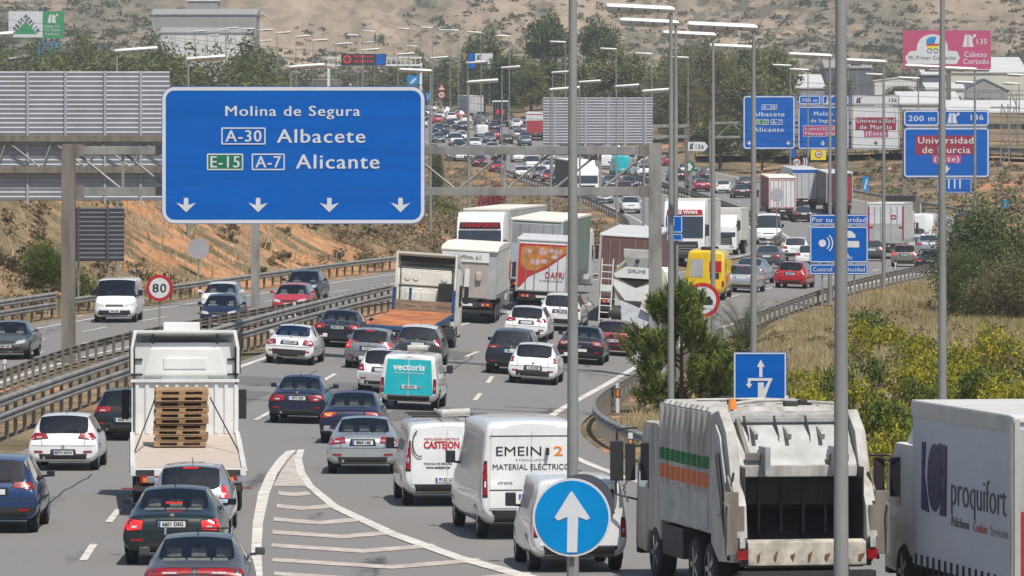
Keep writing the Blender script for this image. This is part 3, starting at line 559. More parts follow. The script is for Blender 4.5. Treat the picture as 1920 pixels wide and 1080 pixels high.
def wood():
    rng = np.random.default_rng(21); vs = []; n = 0
    while n < 330:
        d = rng.uniform(770, 1280); x = rng.uniform(-.1*d-25, .045*d+2)
        if n > 285: d = rng.uniform(1250, 1480); x = rng.uniform(-.1*d, .1*d)
        if d < 1300 and float(oL(d))-9 < x < float(aR(d))+6: continue
        if x > 0 and x < float(aR(min(d, 1290)))+10 and d < 860: continue
        if x < 0 and d < 860 and x > float(oL(d))-14: continue
        g0 = float(ground(x, d)); h = rng.uniform(6.5, 12) if x > -.045*d else rng.uniform(9, 16); w = rng.uniform(5.5, 10)
        v, f = blob((w/2, w/2, h*.5), 26, 1300, .34, rng); vs.append(v+np.array([x, d, g0+h*.5])); n += 1
    v = np.concatenate(vs); tag(npmesh('wood', v, np.arange(len(v)).reshape(-1, 4), WOODG), 'far-off mixed wood of green trees below the brown hills', 'wood', kind='stuff')
wood()
def scrub(name, label, spots, nl, size, mat, squash=.65, rng=np.random.default_rng(9)):
    vs = []
    for x, d, r in spots:
        v, f = blob((r, r, r*squash), 7, nl, size, rng); vs.append(v+np.array([x, d, float(ground(x, d))+r*squash*.4]))
    v = np.concatenate(vs); return tag(npmesh(name, v, np.arange(len(v)).reshape(-1, 4), mat), label, 'scrub', kind='stuff')
rng = np.random.default_rng(4)
def lefts(n, d0, d1, o0, o1, r0, r1): return [q for q in ((float(oL(d))-rng.uniform(o0, o1), d, rng.uniform(r0, r1)) for d in rng.uniform(d0, d1, n)) if not (290 < q[1] < 352 and float(oL(q[1]))-q[0] < 11 and fbm(q[0], q[1], .25)+rng.uniform(-.5, .3) < 0)]
scrub('bank_scrub', 'brown dry scrub growing over the left bank', lefts(900, 200, 440, 2.0, 32, .5, 1.5), 210, .11, BROWN)
scrub('bank_scrub', 'olive green scrub growing over the left bank', lefts(520, 205, 470, 2.5, 34, .5, 1.5), 210, .11, OLIVE)
scrub('slope_scrub', 'dry scrub on the slope below the upper bend of the road', [(float(oL(d))-rng.uniform(3, 26), d, rng.uniform(.5, 1.5)) for d in rng.uniform(470, 760, 420)]+[(float(aR(d))+rng.uniform(3, 24), d, rng.uniform(.4, 1.1)) for d in rng.uniform(455, 690, 260)], 80, .15, BROWN)
scrub('slope_scrub', 'olive bushes scattered on the verge below the service road', [(float(aR(d))+rng.uniform(4, 26), d, rng.uniform(.5, 1.4)) for d in rng.uniform(440, 760, 110)]+[(float(aR(d))+rng.uniform(5, 30), d, rng.uniform(.8, 2.0)) for d in rng.uniform(690, 830, 60)], 90, .15, OLIVE)
scrub('verge_scrub', 'low green weeds on the right verge', [(float(aR(d))+rng.uniform(3, 22), d, rng.uniform(.25, .7)) for d in rng.uniform(130, 300, 90)], 130, .09, OLIVE)
scrub('verge_scrub', 'low dry grey weeds on the right verge', [(float(aR(d))+rng.uniform(2.5, 22), d, rng.uniform(.3, .8)) for d in rng.uniform(140, 330, 130)], 130, .08, BROWN)
def grass():
    n = 270000; r = np.random.default_rng(8); d = 118+(340-118)*r.uniform(0, 1, n)**1.1; off = r.uniform(.9, 1, n)*0+r.uniform(1.2, 1+.075*d+6, n); x = aR(d)+off; z = ground(x, d)
    # patches: grass stands denser where the noise is high
    keep = fbm(x, d, .35)+r.uniform(-.7, .9, n) > -.25; x, d, z = x[keep], d[keep], z[keep]; n = len(x)
    h = r.uniform(.16, .55, n)*(0.75+.35*fbm(x, d, .2)); a = r.uniform(0, 6.28, n); w = r.uniform(.01, .028, n); lx, ly = r.normal(0, .1, n), r.normal(0, .1, n)
    v = np.stack([np.stack([x-w*np.cos(a), d-w*np.sin(a), z-.03], 1), np.stack([x+w*np.cos(a), d+w*np.sin(a), z-.03], 1), np.stack([x+lx, d+ly, z+h], 1)], 1).reshape(-1, 3)
    gm = fbm(x*.9+7, d*.5, .13)+r.uniform(-.35, .35, n)+smooth(18, 30, x)*.5-.1 > .22; T = v.reshape(-1, 3, 3)
    for sel, mt, nm, lb in ((~gm, DRY, 'dry_grass', 'tall golden dry grass covering the slope right of the motorway'), (gm, GRASSG, 'green_grass', 'yellow-green grass in patches on the slope right of the motorway')):
        q = T[sel].reshape(-1, 3); tag(npmesh(nm, q, np.arange(len(q)).reshape(-1, 3), mt), lb, 'grass', kind='stuff')
    n = 26000; d = 215+(420-215)*r.uniform(0, 1, n); off = r.uniform(1.2, 26, n); x = oL(d)-off; z = ground(x, d); keep = fbm(x, d, .4)+r.uniform(-.6, .6, n) > 0; x, d, z = x[keep], d[keep], z[keep]; n = len(x)
    h = r.uniform(.2, .6, n); a = r.uniform(0, 6.28, n); w = r.uniform(.02, .06, n); lx, ly = r.normal(0, .15, n), r.normal(0, .15, n)
    v = np.stack([np.stack([x-w*np.cos(a), d-w*np.sin(a), z-.03], 1), np.stack([x+w*np.cos(a), d+w*np.sin(a), z-.03], 1), np.stack([x+lx, d+ly, z+h], 1)], 1).reshape(-1, 3)
    tag(npmesh('dry_grass', v, np.arange(3*n).reshape(-1, 3), DRY), 'dry straw tufts between the scrub of the left bank', 'grass', kind='stuff')
grass()
def hillscrub():
    r = np.random.default_rng(15); n = 32000; d = r.uniform(1450, 2150, n); x = r.uniform(-.105, .105, n)*d; keep = fbm(x*.02, d*.008, 1.0)+r.uniform(-.7, .75, n) > 0; x, d = x[keep], d[keep]; z = ground(x, d); vs = []
    m = 22; sc = (r.uniform(.45, 1.35, len(x))**1.3*np.where(r.uniform(size=len(x)) > .95, 1.8, 1)); q = r.normal(size=(len(x), m, 3)); q /= np.linalg.norm(q, axis=2)[:, :, None]; q *= r.uniform(.5, 1.1, (len(x), m, 1)); q[:, :, 2] = np.abs(q[:, :, 2])*.85
    P = (q*np.stack([sc*1.3, sc*1.3, sc*1.1], 1)[:, None, :]+np.stack([x, d, z], 1)[:, None, :]).reshape(-1, 3); v, f = leaves(P, len(P), np.repeat(sc, m)*.42, 1.0, .35, r)
    tag(npmesh('hill_scrub', v, f, leafm('hill_bush', (.04, .05, .026), (.08, .09, .046), (.14, .14, .075), .05)), 'dark scrub and small pines dotted over the brown hills', 'scrub', kind='stuff')
hillscrub()
# ------------------------------------------------------------ cars and vans
def stations(kind, L, H):
    if kind == 'hatch':
        b = .63*H
        s = [(0, .36, .945, .60, .90, .63, .76), (.035, .29, .985, .74, .935, .79, .78), (.12, .23, 1.0, b-.03, .91, b+.045, .735), (.50, .2, 1, b+.02, .935, H-.035, .66), (1.15, .2, 1, b+.01, .945, H-.005, .665), (1.95, .2, 1, b-.01, .95, H, .68), (2.5, .2, 1, b-.02, .95, H-.07, .66), (L-.95, .2, .99, b-.03, .93, b+.05, .78), (L-.32, .22, .95, b-.17, .87, b-.1, .72), (L, .3, .78, .54, .74, .58, .6)]
        return s, 2, (3, 6), 6, b
    if kind == 'suv':
        b = .62*H
        s = [(0, .44, .95, .70, .91, .73, .80), (.035, .36, .985, .86, .94, .92, .82), (.11, .28, 1.0, b-.03, .92, b+.05, .75), (.42, .26, 1, b+.02, .94, H-.07, .66), (1.1, .25, 1, b+.01, .95, H-.01, .70), (2.0, .25, 1, b, .95, H, .70), (2.6, .25, 1, b-.01, .95, H-.06, .68), (L-1.15, .25, .99, b-.02, .94, b+.05, .8), (L-.3, .28, .95, b-.13, .88, b-.06, .76), (L, .36, .8, .68, .76, .72, .64)]
        return s, 2, (3, 6), 6, b
    if kind == 'sedan':
        b = .645*H
        s = [(0, .36, .945, .64, .90, .68, .80), (.045, .30, .985, .80, .935, .88, .83), (.15, .24, 1.0, b-.07, .91, b+.05, .8), (.66, .22, 1, b-.01, .92, b+.10, .76), (1.42, .2, 1, b, .93, H-.045, .61), (2.1, .2, 1, b-.01, .94, H, .635), (2.75, .2, 1, b-.02, .94, H-.06, .62), (L-1.3, .2, .99, b-.04, .93, b+.04, .78), (L-.36, .22, .95, b-.17, .87, b-.1, .72), (L, .3, .78, .56, .74, .6, .6)]
        return s, 3, (4, 6), 6, b
    if kind == 'smallvan':
        b = .56*H
        s = [(0, .42, .95, b, .94, H-.10, .82), (.09, .3, 1, b, .965, H-.03, .845), (.7, .24, 1, b, .97, H, .855), (2.0, .22, 1, b, .97, H, .855), (L-2.05, .22, 1, b-.01, .97, H-.01, .85), (L-1.7, .22, 1, b-.02, .96, H-.06, .82), (L-.85, .22, .99, b-.04, .94, b+.08, .82), (L-.25, .25, .95, b-.2, .88, b-.12, .74), (L, .32, .82, .6, .78, .64, .66)]
        return s, None, (4, 5), 5, b
    b = .52*H                                                                    # large van
    s = [(0, .48, .96, b, .955, H-.10, .86), (.09, .34, 1, b, .97, H-.03, .87), (.8, .28, 1, b, .975, H, .875), (2.6, .26, 1, b, .975, H, .875), (L-2.3, .26, 1, b, .975, H-.02, .865), (L-1.85, .26, 1, b-.02, .97, H-.14, .84), (L-.75, .26, .99, b-.08, .95, b+.03, .85), (L-.2, .3, .96, b-.3, .9, b-.24, .78), (L, .36, .85, .68, .82, .74, .7)]
    return s, None, (4, 5), 5, b
def shell(kind, L, W, H, level=2):
    st, rg, sg, wsi, belt = stations(kind, L, H); hw = W/2*1.03; bm = bmesh.new(); grid = []
    for (y, zb, w, zs, ws, zt, wt) in st:
        dr = .05 if zt > belt+.2 else .02
        half = [(0, zb), (w*hw*.8, zb), (w*hw*.985, zb+.13), (w*hw, zb+(zs-zb)*.58), (ws*hw, zs), (wt*hw, zt-dr), (wt*hw*.55, zt-.012), (0, zt)]
        rv = [bm.verts.new((x, y, z)) for x, z in half]; lv = [rv[0]]+[bm.verts.new((-x, y, z)) for x, z in half[1:7]]+[rv[7]]; grid.append((rv, lv))
    cl = bm.edges.layers.float.new('crease_edge')
    for i in range(len(st)-1):
        for side in (0, 1):
            a, b = grid[i][side], grid[i+1][side]
            for j in range(7):
                q = [a[j], a[j+1], b[j+1], b[j]]; f = bm.faces.new(q if side == 0 else q[::-1]); mi = 0
                if j == 0: mi = 5
                elif j == 4 and sg[0] <= i <= sg[1]: mi = 3 if side == 0 else 4
                elif j >= 5 and i == wsi: mi = 1
                elif j >= 5 and rg is not None and i == rg: mi = 2
                f.material_index = mi
    for e, s in ((0, 1), (-1, -1)):
        r, l = grid[e]
        bm.faces.new([r[0], r[1], l[1]][::s]); bm.faces.new([r[7], l[6], r[6]][::s])
        for j in range(1, 6): bm.faces.new([r[j], r[j+1], l[j+1], l[j]][::s])
    bmesh.ops.recalc_face_normals(bm, faces=bm.faces); van = kind in ('smallvan', 'van')
    if van:
        for i in range(len(st)-1):
            for sd in (0, 1):
                e = bm.edges.get((grid[i][sd][5], grid[i+1][sd][5]))
                if e and i < wsi: e[cl] = .45
    for e in bm.edges:
        ms = {f.material_index for f in e.link_faces}
        if len(ms) > 1: e[cl] = .75
        ys = {round(v.co.y, 3) for v in e.verts}
        if van and ys == {0.0} and len(e.link_faces) == 2 and any(abs(f.normal.y) > .9 for f in e.link_faces) and not all(abs(f.normal.y) > .9 for f in e.link_faces): e[cl] = .62
    me = bpy.data.meshes.new('shell'); bm.to_mesh(me); bm.free(); o = link('shell', me); md = o.modifiers.new('s', 'SUBSURF'); md.levels = level; md.render_levels = level
    bpy.context.view_layer.update(); me2 = bpy.data.meshes.new_from_object(o.evaluated_get(bpy.context.evaluated_depsgraph_get())); bpy.data.objects.remove(o)
    bm = bmesh.new(); bm.from_mesh(me2); bpy.data.meshes.remove(me2); bvh = BVHTree.FromBMesh(bm); parts = {}
    for grp, name in (((0, 5), 'body'), ((1,), 'windscreen'), ((2,), 'rear_window'), ((3,), 'side_window'), ((4,), 'side_window_')):
        b2 = bm.copy(); bmesh.ops.delete(b2, geom=[f for f in b2.faces if f.material_index not in grp], context='FACES')
        if b2.faces:
            for f in b2.faces: f.smooth = True; f.material_index = 1 if f.material_index == 5 else 0
            m = bpy.data.meshes.new(name.strip('_')); b2.to_mesh(m); parts[name] = m
        b2.free()
    bm.free(); return parts, bvh, belt
class Car: pass
def patch(bvh, quad, axis='y', s=1, eps=.012, n=6, m=4, off=3.0):
    """skin patch laid on the bodywork; quad = 4 corners (x,z) seen from behind (axis y) or (y,z) from the side (axis x)"""
    mb = MB(); G = []; q = [Vector((*c, 0)) for c in quad]
    for i in range(n+1):
        u = i/n; row = []
        for j in range(m+1):
            v = j/m; p = (q[0]*(1-u)+q[1]*u)*(1-v)+(q[3]*(1-u)+q[2]*u)*v
            if axis == 'y': o = Vector((p.x, -off*s if s > 0 else 20, p.y)); dr = Vector((0, s, 0))
            else: o = Vector((off*s, p.x, p.y)); dr = Vector((-s, 0, 0))
            h = bvh.ray_cast(o, dr)[0]; row.append(mb.bm.verts.new(h-dr*eps) if h is not None else None)
        G.append(row)
    for i in range(n):
        for j in range(m):
            c = [G[i][j], G[i+1][j], G[i+1][j+1], G[i][j+1]]
            if all(c): mb._f(c)
    return mb
_wh = {}
def wheel_meshes(r, w):
    k = (round(r, 2), round(w, 2))
    if k not in _wh:
        m = MB(); n = 22; prof = [(-w/2, r*.66), (-w/2, r*.9), (-w*.36, r), (w*.36, r), (w/2, r*.9), (w/2, r*.66)]
        m.loft([[(x, q*math.cos(a), q*math.sin(a)) for x, q in prof] for a in (2*math.pi*i/n for i in range(n+1))], closed=True, cap=False)
        t = m.build('tyre', M['rubber'], smooth=True); m = MB(); m.cyl((-w*.44, 0, 0), (w*.44, 0, 0), r*.67, n=22); m.mi = 1
        for i in range(5):
            a = i*1.2566
            for s in (-1, 1):
                c, sn = math.cos(a), math.sin(a); u = (-sn*r*.09, c*r*.09)
                m.hexa([(s*w*.45, c*r*.1-u[0], sn*r*.1-u[1]), (s*w*.45, c*r*.64-u[0], sn*r*.64-u[1]), (s*w*.45, c*r*.64+u[0], sn*r*.64+u[1]), (s*w*.45, c*r*.1+u[0], sn*r*.1+u[1]), (s*w*.5, c*r*.1-u[0], sn*r*.1-u[1]), (s*w*.5, c*r*.64-u[0], sn*r*.64-u[1]), (s*w*.5, c*r*.64+u[0], sn*r*.64+u[1]), (s*w*.5, c*r*.1+u[0], sn*r*.1+u[1])])
        m.loft([[(s, r*.66*math.cos(a), r*.66*math.sin(a)) for a in (2*math.pi*i/22 for i in range(22))] for s in (-w*.47, -w*.44)], cap=False); m.loft([[(s, r*.66*math.cos(a), r*.66*math.sin(a)) for a in (2*math.pi*i/22 for i in range(22))] for s in (w*.44, w*.47)], cap=False)
        q = m.build('rim', [M['plastic'], M['rim']]); _wh[k] = (t.data, q.data); bpy.data.objects.remove(t); bpy.data.objects.remove(q)
    return _wh[k]
def add_wheel(parent, x, y, r, w, sub=True, name='wheel'):
    t, q = wheel_meshes(r, w)
    if sub:
        e = bpy.data.objects.new(name, None); e.empty_display_size = .1; COL.objects.link(e); e.parent = parent; e.location = (x, y, r); link('tyre', t, e); link('rim', q, e)
    else:
        o = link(name, t, parent); o.location = (x, y, r); link('rim', q, o)
PLATES = 0
def add_plate(parent, x, y, z, text=None, w=.52, h=.11, face=0, tilt=0.0):
    m = MB(); m.box(-w/2, w/2, -.008, .008, -h/2, h/2); m.mi = 1; m.box(-w/2+.004, -w/2+.045, -.011, .0, -h/2+.004, h/2-.004)
    p = m.build('licence_plate', [M['plate'], M['plateblue']], parent); p.location = (x, y, z); p.rotation_euler = (R(tilt), 0, R(face))
    if text: lettering(text, M['ink'], p, .02, -.011, 0, h*.92, bold=.003, extrude=.002, sx=.95)
    return p
def place(o, px, py, on=False, yaw=None, L=4.4):
    """stand a vehicle on the road where the photo shows its nearest end"""
    x, d = hit(px, py, on); tang = math.atan2(float((oR(d+8)-oR(d-8)) if on else (aL(d+8)-aL(d-8))), 16.0)
    th = tang if yaw is None else math.atan2(x, d)+R(yaw)       # yaw: degrees the vehicle is turned clockwise from the line of sight
    if on: o.rotation_euler = (0, 0, math.pi-th); hx, hy = math.sin(th), math.cos(th); x, d = x+hx*L, d+hy*L
    else: o.rotation_euler = (0, 0, -th)
    s = 2.0; hx, hy = math.sin(th), math.cos(th)
    x1, d1 = (x-hx*L, d-hy*L) if on else (x+hx*L, d+hy*L)
    z0, z1 = zroad(x, d, on), zroad(x1, d1, on); o.location = (x, d, z0)
    o.rotation_mode = 'ZYX' if False else 'XYZ'
    pitch = math.atan2(z1-z0, L); nx, ny = hy, -hx; roll = math.atan2(zroad(x+nx, d+ny, on)-zroad(x-nx, d-ny, on), 2)*(-1 if on else 1)
    o.rotation_euler = Matrix.Rotation(o.rotation_euler.z, 3, 'Z').to_euler() if False else (Matrix.Rotation(o.rotation_euler.z, 3, 'Z')@Matrix.Rotation(pitch, 3, 'X')@Matrix.Rotation(-roll, 3, 'Y')).to_euler()
def mirror_mb(s, hw, y, z, sz=(.2, .12, .13)):
    m = MB(); m.box(s*(hw-.06), s*(hw+.06), y-.02, y+.03, z-.03, z+.02); a = hw+.04; m.box(min(s*a, s*(a+sz[0])), max(s*a, s*(a+sz[0])), y-sz[1]/2, y+sz[1]/2, z-.02, z-.02+sz[2]); return m
DEFAULT_LAMPS = dict(hatch=[((.60, .80), (.86, .78), (.90, .97), (.62, .97))], suv=[((.56, .86), (.9, .86), (.93, 1.02), (.6, 1.02))], sedan=[((.52, .72), (.9, .70), (.93, .88), (.54, .88))], smallvan=[((.86, .72), (.955, .72), (.955, 1.12), (.86, 1.12))], van=[((.87, .9), (.965, .9), (.965, 1.42), (.87, 1.42))])
_shell = {}
def car(label, kind, px, py, col, L=None, W=None, H=None, on=False, yaw=None, cat='car', name=None, plate=None, lamps=None, lit=False, glass=None, mirror=None, group=None, valance=True, platez=None, brake3=True, wr=.315, lod=0, badge=True, roofglass=None, extra=None, front=False, at_=None, lampmat=None, valh=None):
    L = L or dict(hatch=4.05, suv=4.5, sedan=4.7, smallvan=4.4, van=5.9)[kind]; W = W or dict(hatch=1.74, suv=1.84, sedan=1.82, smallvan=1.82, van=2.05)[kind]; H = H or dict(hatch=1.46, suv=1.66, sedan=1.45, smallvan=1.83, van=2.5)[kind]
    glass = glass or ('clear' if lod == 0 and kind in ('hatch', 'suv', 'sedan') else 'glass'); hw = W/2; lv = 2 if lod == 0 else 1; key = (kind, L, W, H, lv)
    if key not in _shell: _shell[key] = shell(kind, L, W, H, lv)
    parts, bvh, belt = _shell[key]; t = thing(name or {'hatch': 'hatchback_car', 'suv': 'sport_utility_car', 'sedan': 'saloon_car', 'smallvan': 'small_van', 'van': 'delivery_van'}[kind], label, cat, (0, 0, 0), 0, group)
    pmat = col if not isinstance(col, str) else MATS['paint_'+col]; van = kind in ('smallvan', 'van')
    b = parts['body'].copy(); b.materials.clear(); b.materials.append(pmat); b.materials.append(M['under']); body = link('body', b, t)
    for k in ('windscreen', 'rear_window', 'side_window', 'side_window_'):
        if k in parts: g = parts[k].copy(); g.materials.clear(); g.materials.append(M[glass] if k != 'side_window' and k != 'side_window_' else M['glass']); link(k.strip('_'), g, t)
    # wheels with their dark arches
    for s in (-1, 1):
        for y in (.72 if not van else .95, L-.86 if not van else L-.95):
            add_wheel(t, s*(hw-.125), y, wr+(.03 if kind in ('suv', 'van') else 0), .22, lod < 2)
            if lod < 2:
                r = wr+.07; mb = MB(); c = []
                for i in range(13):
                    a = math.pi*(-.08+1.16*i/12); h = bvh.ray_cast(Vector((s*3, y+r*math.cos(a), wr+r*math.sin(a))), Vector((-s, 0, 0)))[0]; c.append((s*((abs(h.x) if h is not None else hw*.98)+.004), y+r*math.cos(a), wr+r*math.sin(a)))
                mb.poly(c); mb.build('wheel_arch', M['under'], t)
    # lights and plates
    y0 = 0; q = lamps or DEFAULT_LAMPS[kind]; lm = lampmat or ('brake' if lit else 'red')
    if not front or lod == 0:
        for s in (-1, 1):
            for k, c in enumerate(q):
                pts = [(s*x*hw, z) for x, z in c]; mb = patch(bvh, pts, 'y', 1, .014, 5, 4)
                if not van:
                    ymax = .17 if kind != 'sedan' else .2; zz = [z for x, z in c]; mb2 = patch(bvh, [(.0, min(zz)+.01), (ymax, min(zz)+.03), (ymax+.05, max(zz)), (.02, max(zz))], 'x', s, .012, 5, 4)
                    me_ = bpy.data.meshes.new('t'); mb2.bm.to_mesh(me_); mb.bm.from_mesh(me_); bpy.data.meshes.remove(me_)
                lo = mb.build('tail_light', M[lm], t, True)
                if lod == 0: cx_, cz_ = sum(p[0] for p in pts)/4, sum(p[1] for p in pts)/4; patch(bvh, [(cx_+(p[0]-cx_)*1.10, cz_+(p[1]-cz_)*1.16) for p in pts], 'y', 1, .007, 6, 4).build('lamp_gasket', M['under'], lo, True)
                if lod == 0:
                    xs = [p[0] for p in pts]; zz = [p[1] for p in pts]; cx = sum(xs)/4; cz = sum(zz)/4; dx = (max(xs)-min(xs))*.16; dz = (max(zz)-min(zz))*.16
                    patch(bvh, [(cx-dx, cz-dz*1.6), (cx+dx, cz-dz*1.6), (cx+dx, cz-dz*.4), (cx-dx, cz-dz*.4)], 'y', 1, .02, 3, 2).build('reversing_lens', M['clearlamp'], lo, True)
        if valance:
            vz = valh or (.50 if kind != 'suv' else .62); mb = patch(bvh, [(-hw*.93, .30), (hw*.93, .30), (hw*.96, vz-.06), (-hw*.96, vz-.06)] if kind in ('suv',) else [(-hw*.66, .30), (hw*.66, .30), (hw*.70, vz-.06), (-hw*.70, vz-.06)], 'y', 1, .008, 10, 4); mb.build('bumper_valance', M['plastic'], t, True)
        pz = platez or {'hatch': .80, 'suv': .88, 'sedan': .78, 'smallvan': .62, 'van': .74}[kind]; h = bvh.ray_cast(Vector((0, -3, pz)), Vector((0, 1, 0)))[0]
        add_plate(t, 0, h.y-.022, pz, plate if lod == 0 else None)
        if lod == 0 and not van:
            patch(bvh, [(-.34, pz-.085), (.34, pz-.085), (.31, pz+.09), (-.31, pz+.09)], 'y', 1, .005, 6, 3).build('plate_recess_shade', M['under'], t, True)  # dark patch paints the shade of a plate recess; the bodywork is not hollowed
            for s in (-1, 1): patch(bvh, [(s*hw*.58, .47), (s*hw*.84, .48), (s*hw*.84, .525), (s*hw*.6, .52)], 'y', 1, .014, 4, 1).build('bumper_reflector', M['red'], t)
        if badge and lod == 0:
            hb = bvh.ray_cast(Vector((0, -3, pz+.16)), Vector((0, 1, 0)))[0]
            if hb is not None: MB().cyl((0, hb.y-.012, pz+.16), (0, hb.y+.01, pz+.16), .045, n=14).build('badge', M['chrome'], t)
        if lod == 0 and not van:
            bz = {'hatch': .64, 'suv': .74, 'sedan': .66}[kind]; gp = patch(bvh, [(-hw*.93, bz), (hw*.93, bz), (hw*.93, bz+.012), (-hw*.93, bz+.012)], 'y', 1, .004, 14, 1)
            for sx in (-1, 1):
                for c0, c1, zt_ in (((sx*.60*hw, bz), (sx*.68*hw, belt+.03), 0),):
                    p2 = patch(bvh, [(c0[0]-.006, c0[1]), (c0[0]+.006, c0[1]), (c1[0]+.006, c1[1]), (c1[0]-.006, c1[1])], 'y', 1, .004, 1, 8); me_ = bpy.data.meshes.new('t'); p2.bm.to_mesh(me_); gp.bm.from_mesh(me_); bpy.data.meshes.remove(me_)
            gp.build('panel_gap', M['under'], t)
        if brake3 and lit and not van:
            zt = H-.075 if kind in ('hatch', 'suv') else belt+.22; hb = bvh.ray_cast(Vector((0, -3, zt)), Vector((0, 1, 0)))[0]
            if hb is not None: MB().box(-.16, .16, hb.y-.025, hb.y+.02, zt-.02, zt+.016).build('high_brake_light', M['brake' if lit else 'red'], t)
        if lod == 0 and kind in ('hatch', 'suv'):
            a = bvh.ray_cast(Vector((0, -3, belt+.09)), Vector((0, 1, 0)))[0]; c = bvh.ray_cast(Vector((.38, -3, belt+.12)), Vector((0, 1, 0)))[0]
            if a is not None and c is not None: MB().cyl((a.x, a.y-.02, a.z), (c.x, c.y-.02, c.z), .013, .009, 5).build('wiper', M['plastic'], t)
    if front or lod == 0:
        fz = {'hatch': .62, 'suv': .76, 'sedan': .62, 'smallvan': .72, 'van': .86}[kind]
        for s in (-1, 1):
            mb = patch(bvh, [(s*hw*.46, fz), (s*hw*.86, fz+.02), (s*hw*.88, fz+.17), (s*hw*.5, fz+.10)], 'y', -1, .012, 5, 4)
            zs = (fz+.02, fz+.17); mb2 = patch(bvh, [(L-.34, zs[0]+.05), (L-.02, zs[0]), (L-.06, zs[1]-.02), (L-.4, zs[1])], 'x', s, .012, 4, 3); me_ = bpy.data.meshes.new('t'); mb2.bm.to_mesh(me_); mb.bm.from_mesh(me_); bpy.data.meshes.remove(me_)
            mb.build('headlight', M['clearlamp'], t, True)
        if front:
            patch(bvh, [(-hw*.44, fz), (hw*.44, fz), (hw*.40, fz+.10), (-hw*.40, fz+.10)], 'y', -1, .012, 6, 3).build('grille', M['plastic'], t, True)
            patch(bvh, [(-hw*.8, .33), (hw*.8, .33), (hw*.74, .5), (-hw*.74, .5)], 'y', -1, .010, 8, 3).build('bumper_intake', M['plastic'], t, True)
            h = bvh.ray_cast(Vector((0, 20, .52)), Vector((0, -1, 0)))[0]; add_plate(t, 0, h.y+.02, .52, plate, face=180)
    mz = belt+.08 if not van else belt+.1; my = {'hatch': L-1.55, 'suv': L-1.75, 'sedan': L-1.9, 'smallvan': L-1.35, 'van': L-1.35}[kind]; mm = MATS.get('paint_'+mirror) if mirror else (M['plastic'] if van else pmat)
    for s in (-1, 1): mirror_mb(s, hw*.97, my, mz, (.17, .12, .13) if not van else (.2, .14, .26)).build('wing_mirror', mm, t, bevel=.025)
    if lod == 0 and not van:   # antenna, exhaust, and what is seen through the windows
        MB().cyl((0, 1.3, H-.02), (0, 1.1, H+.12), .012, .005, 5).build('aerial', M['plastic'], t); MB().cyl((-hw*.55, -.02, .34), (-hw*.55, .25, .34), .035, n=10).build('exhaust', M['chrome'], t)
    if glass == 'clear':
        yr = 1.35 if kind != 'sedan' else 1.55
        m = MB(); m.box(-hw*.9, hw*.9, .5, L-1.15, .28, belt-.06); m.build('interior_trim', pm('trim_grey', (.11, .11, .11), .8, 0, 0, .3, 5), t)
        for y in (yr, yr+.95):
            for s in ((-1, 0, 1) if y == yr else (-1, 1)):
                m = MB(); m.box(s*.42-.2, s*.42+.2, y, y+.12, belt-.1, belt+.08); m.box(s*.42-.13, s*.42+.13, y+.01, y+.1, belt+.1, belt+.26); m.build('seat', M['seat'], t, bevel=.04)
        MB().box(-.12, .12, L-1.75, L-1.72, belt+.33, belt+.40).build('rear_view_mirror', M['plastic'], t)
    c = Car(); c.t, c.bvh, c.belt, c.hw, c.L, c.H, c.body = t, bvh, belt, hw, L, H, body
    if extra: extra(c)
    if at_ is None: place(t, px, py, on, yaw, L)
    return c
for n_, c_, me_ in (('white', (.80, .80, .79), 0), ('pearl', (.74, .74, .73), 0), ('silver', (.48, .50, .52), .6), ('silverblue', (.36, .41, .47), .5), ('grey', (.075, .077, .08), .15), ('midgrey', (.19, .20, .215), .4), ('darkgrey', (.035, .039, .046), .2), ('black', (.007, .008, .011), .0), ('navy', (.006, .012, .045), .1), ('bluedark', (.010, .015, .028), .1), ('blue', (.006, .036, .125), .25), ('green', (.004, .014, .015), .0), ('red', (.46, .012, .018), .1), ('darkred', (.25, .012, .03), .25), ('crimson', (.5, .03, .045), .1), ('bronze', (.25, .215, .18), .5), ('mauve', (.14, .11, .15), .4), ('yellow', (.85, .55, .015), 0), ('turquoise', (.0, .46, .52), 0), ('olivegrey', (.12, .13, .115), .4), ('teal', (.10, .17, .21), .4)):
    paint(n_, c_, me_)
def patch_roof(c, colname):
    """a roof in another colour, laid over the bodywork"""
    mb = MB(); ys = [.5+(c.L-2.35)*i/10 for i in range(11)]; G = []
    for y in ys: G.append([])
    for i, y in enumerate(ys):
        for j in range(9):
            x = c.hw*.70*(-1+2*j/8); h = c.bvh.ray_cast(Vector((x, y, 5)), Vector((0, 0, -1)))[0]; G[i].append(mb.bm.verts.new(h+Vector((0, 0, .012))))
    for i in range(10):
        for j in range(8): mb._f([G[i][j], G[i][j+1], G[i+1][j+1], G[i+1][j]])
    mb.build('roof', MATS['paint_'+colname], c.t, True)
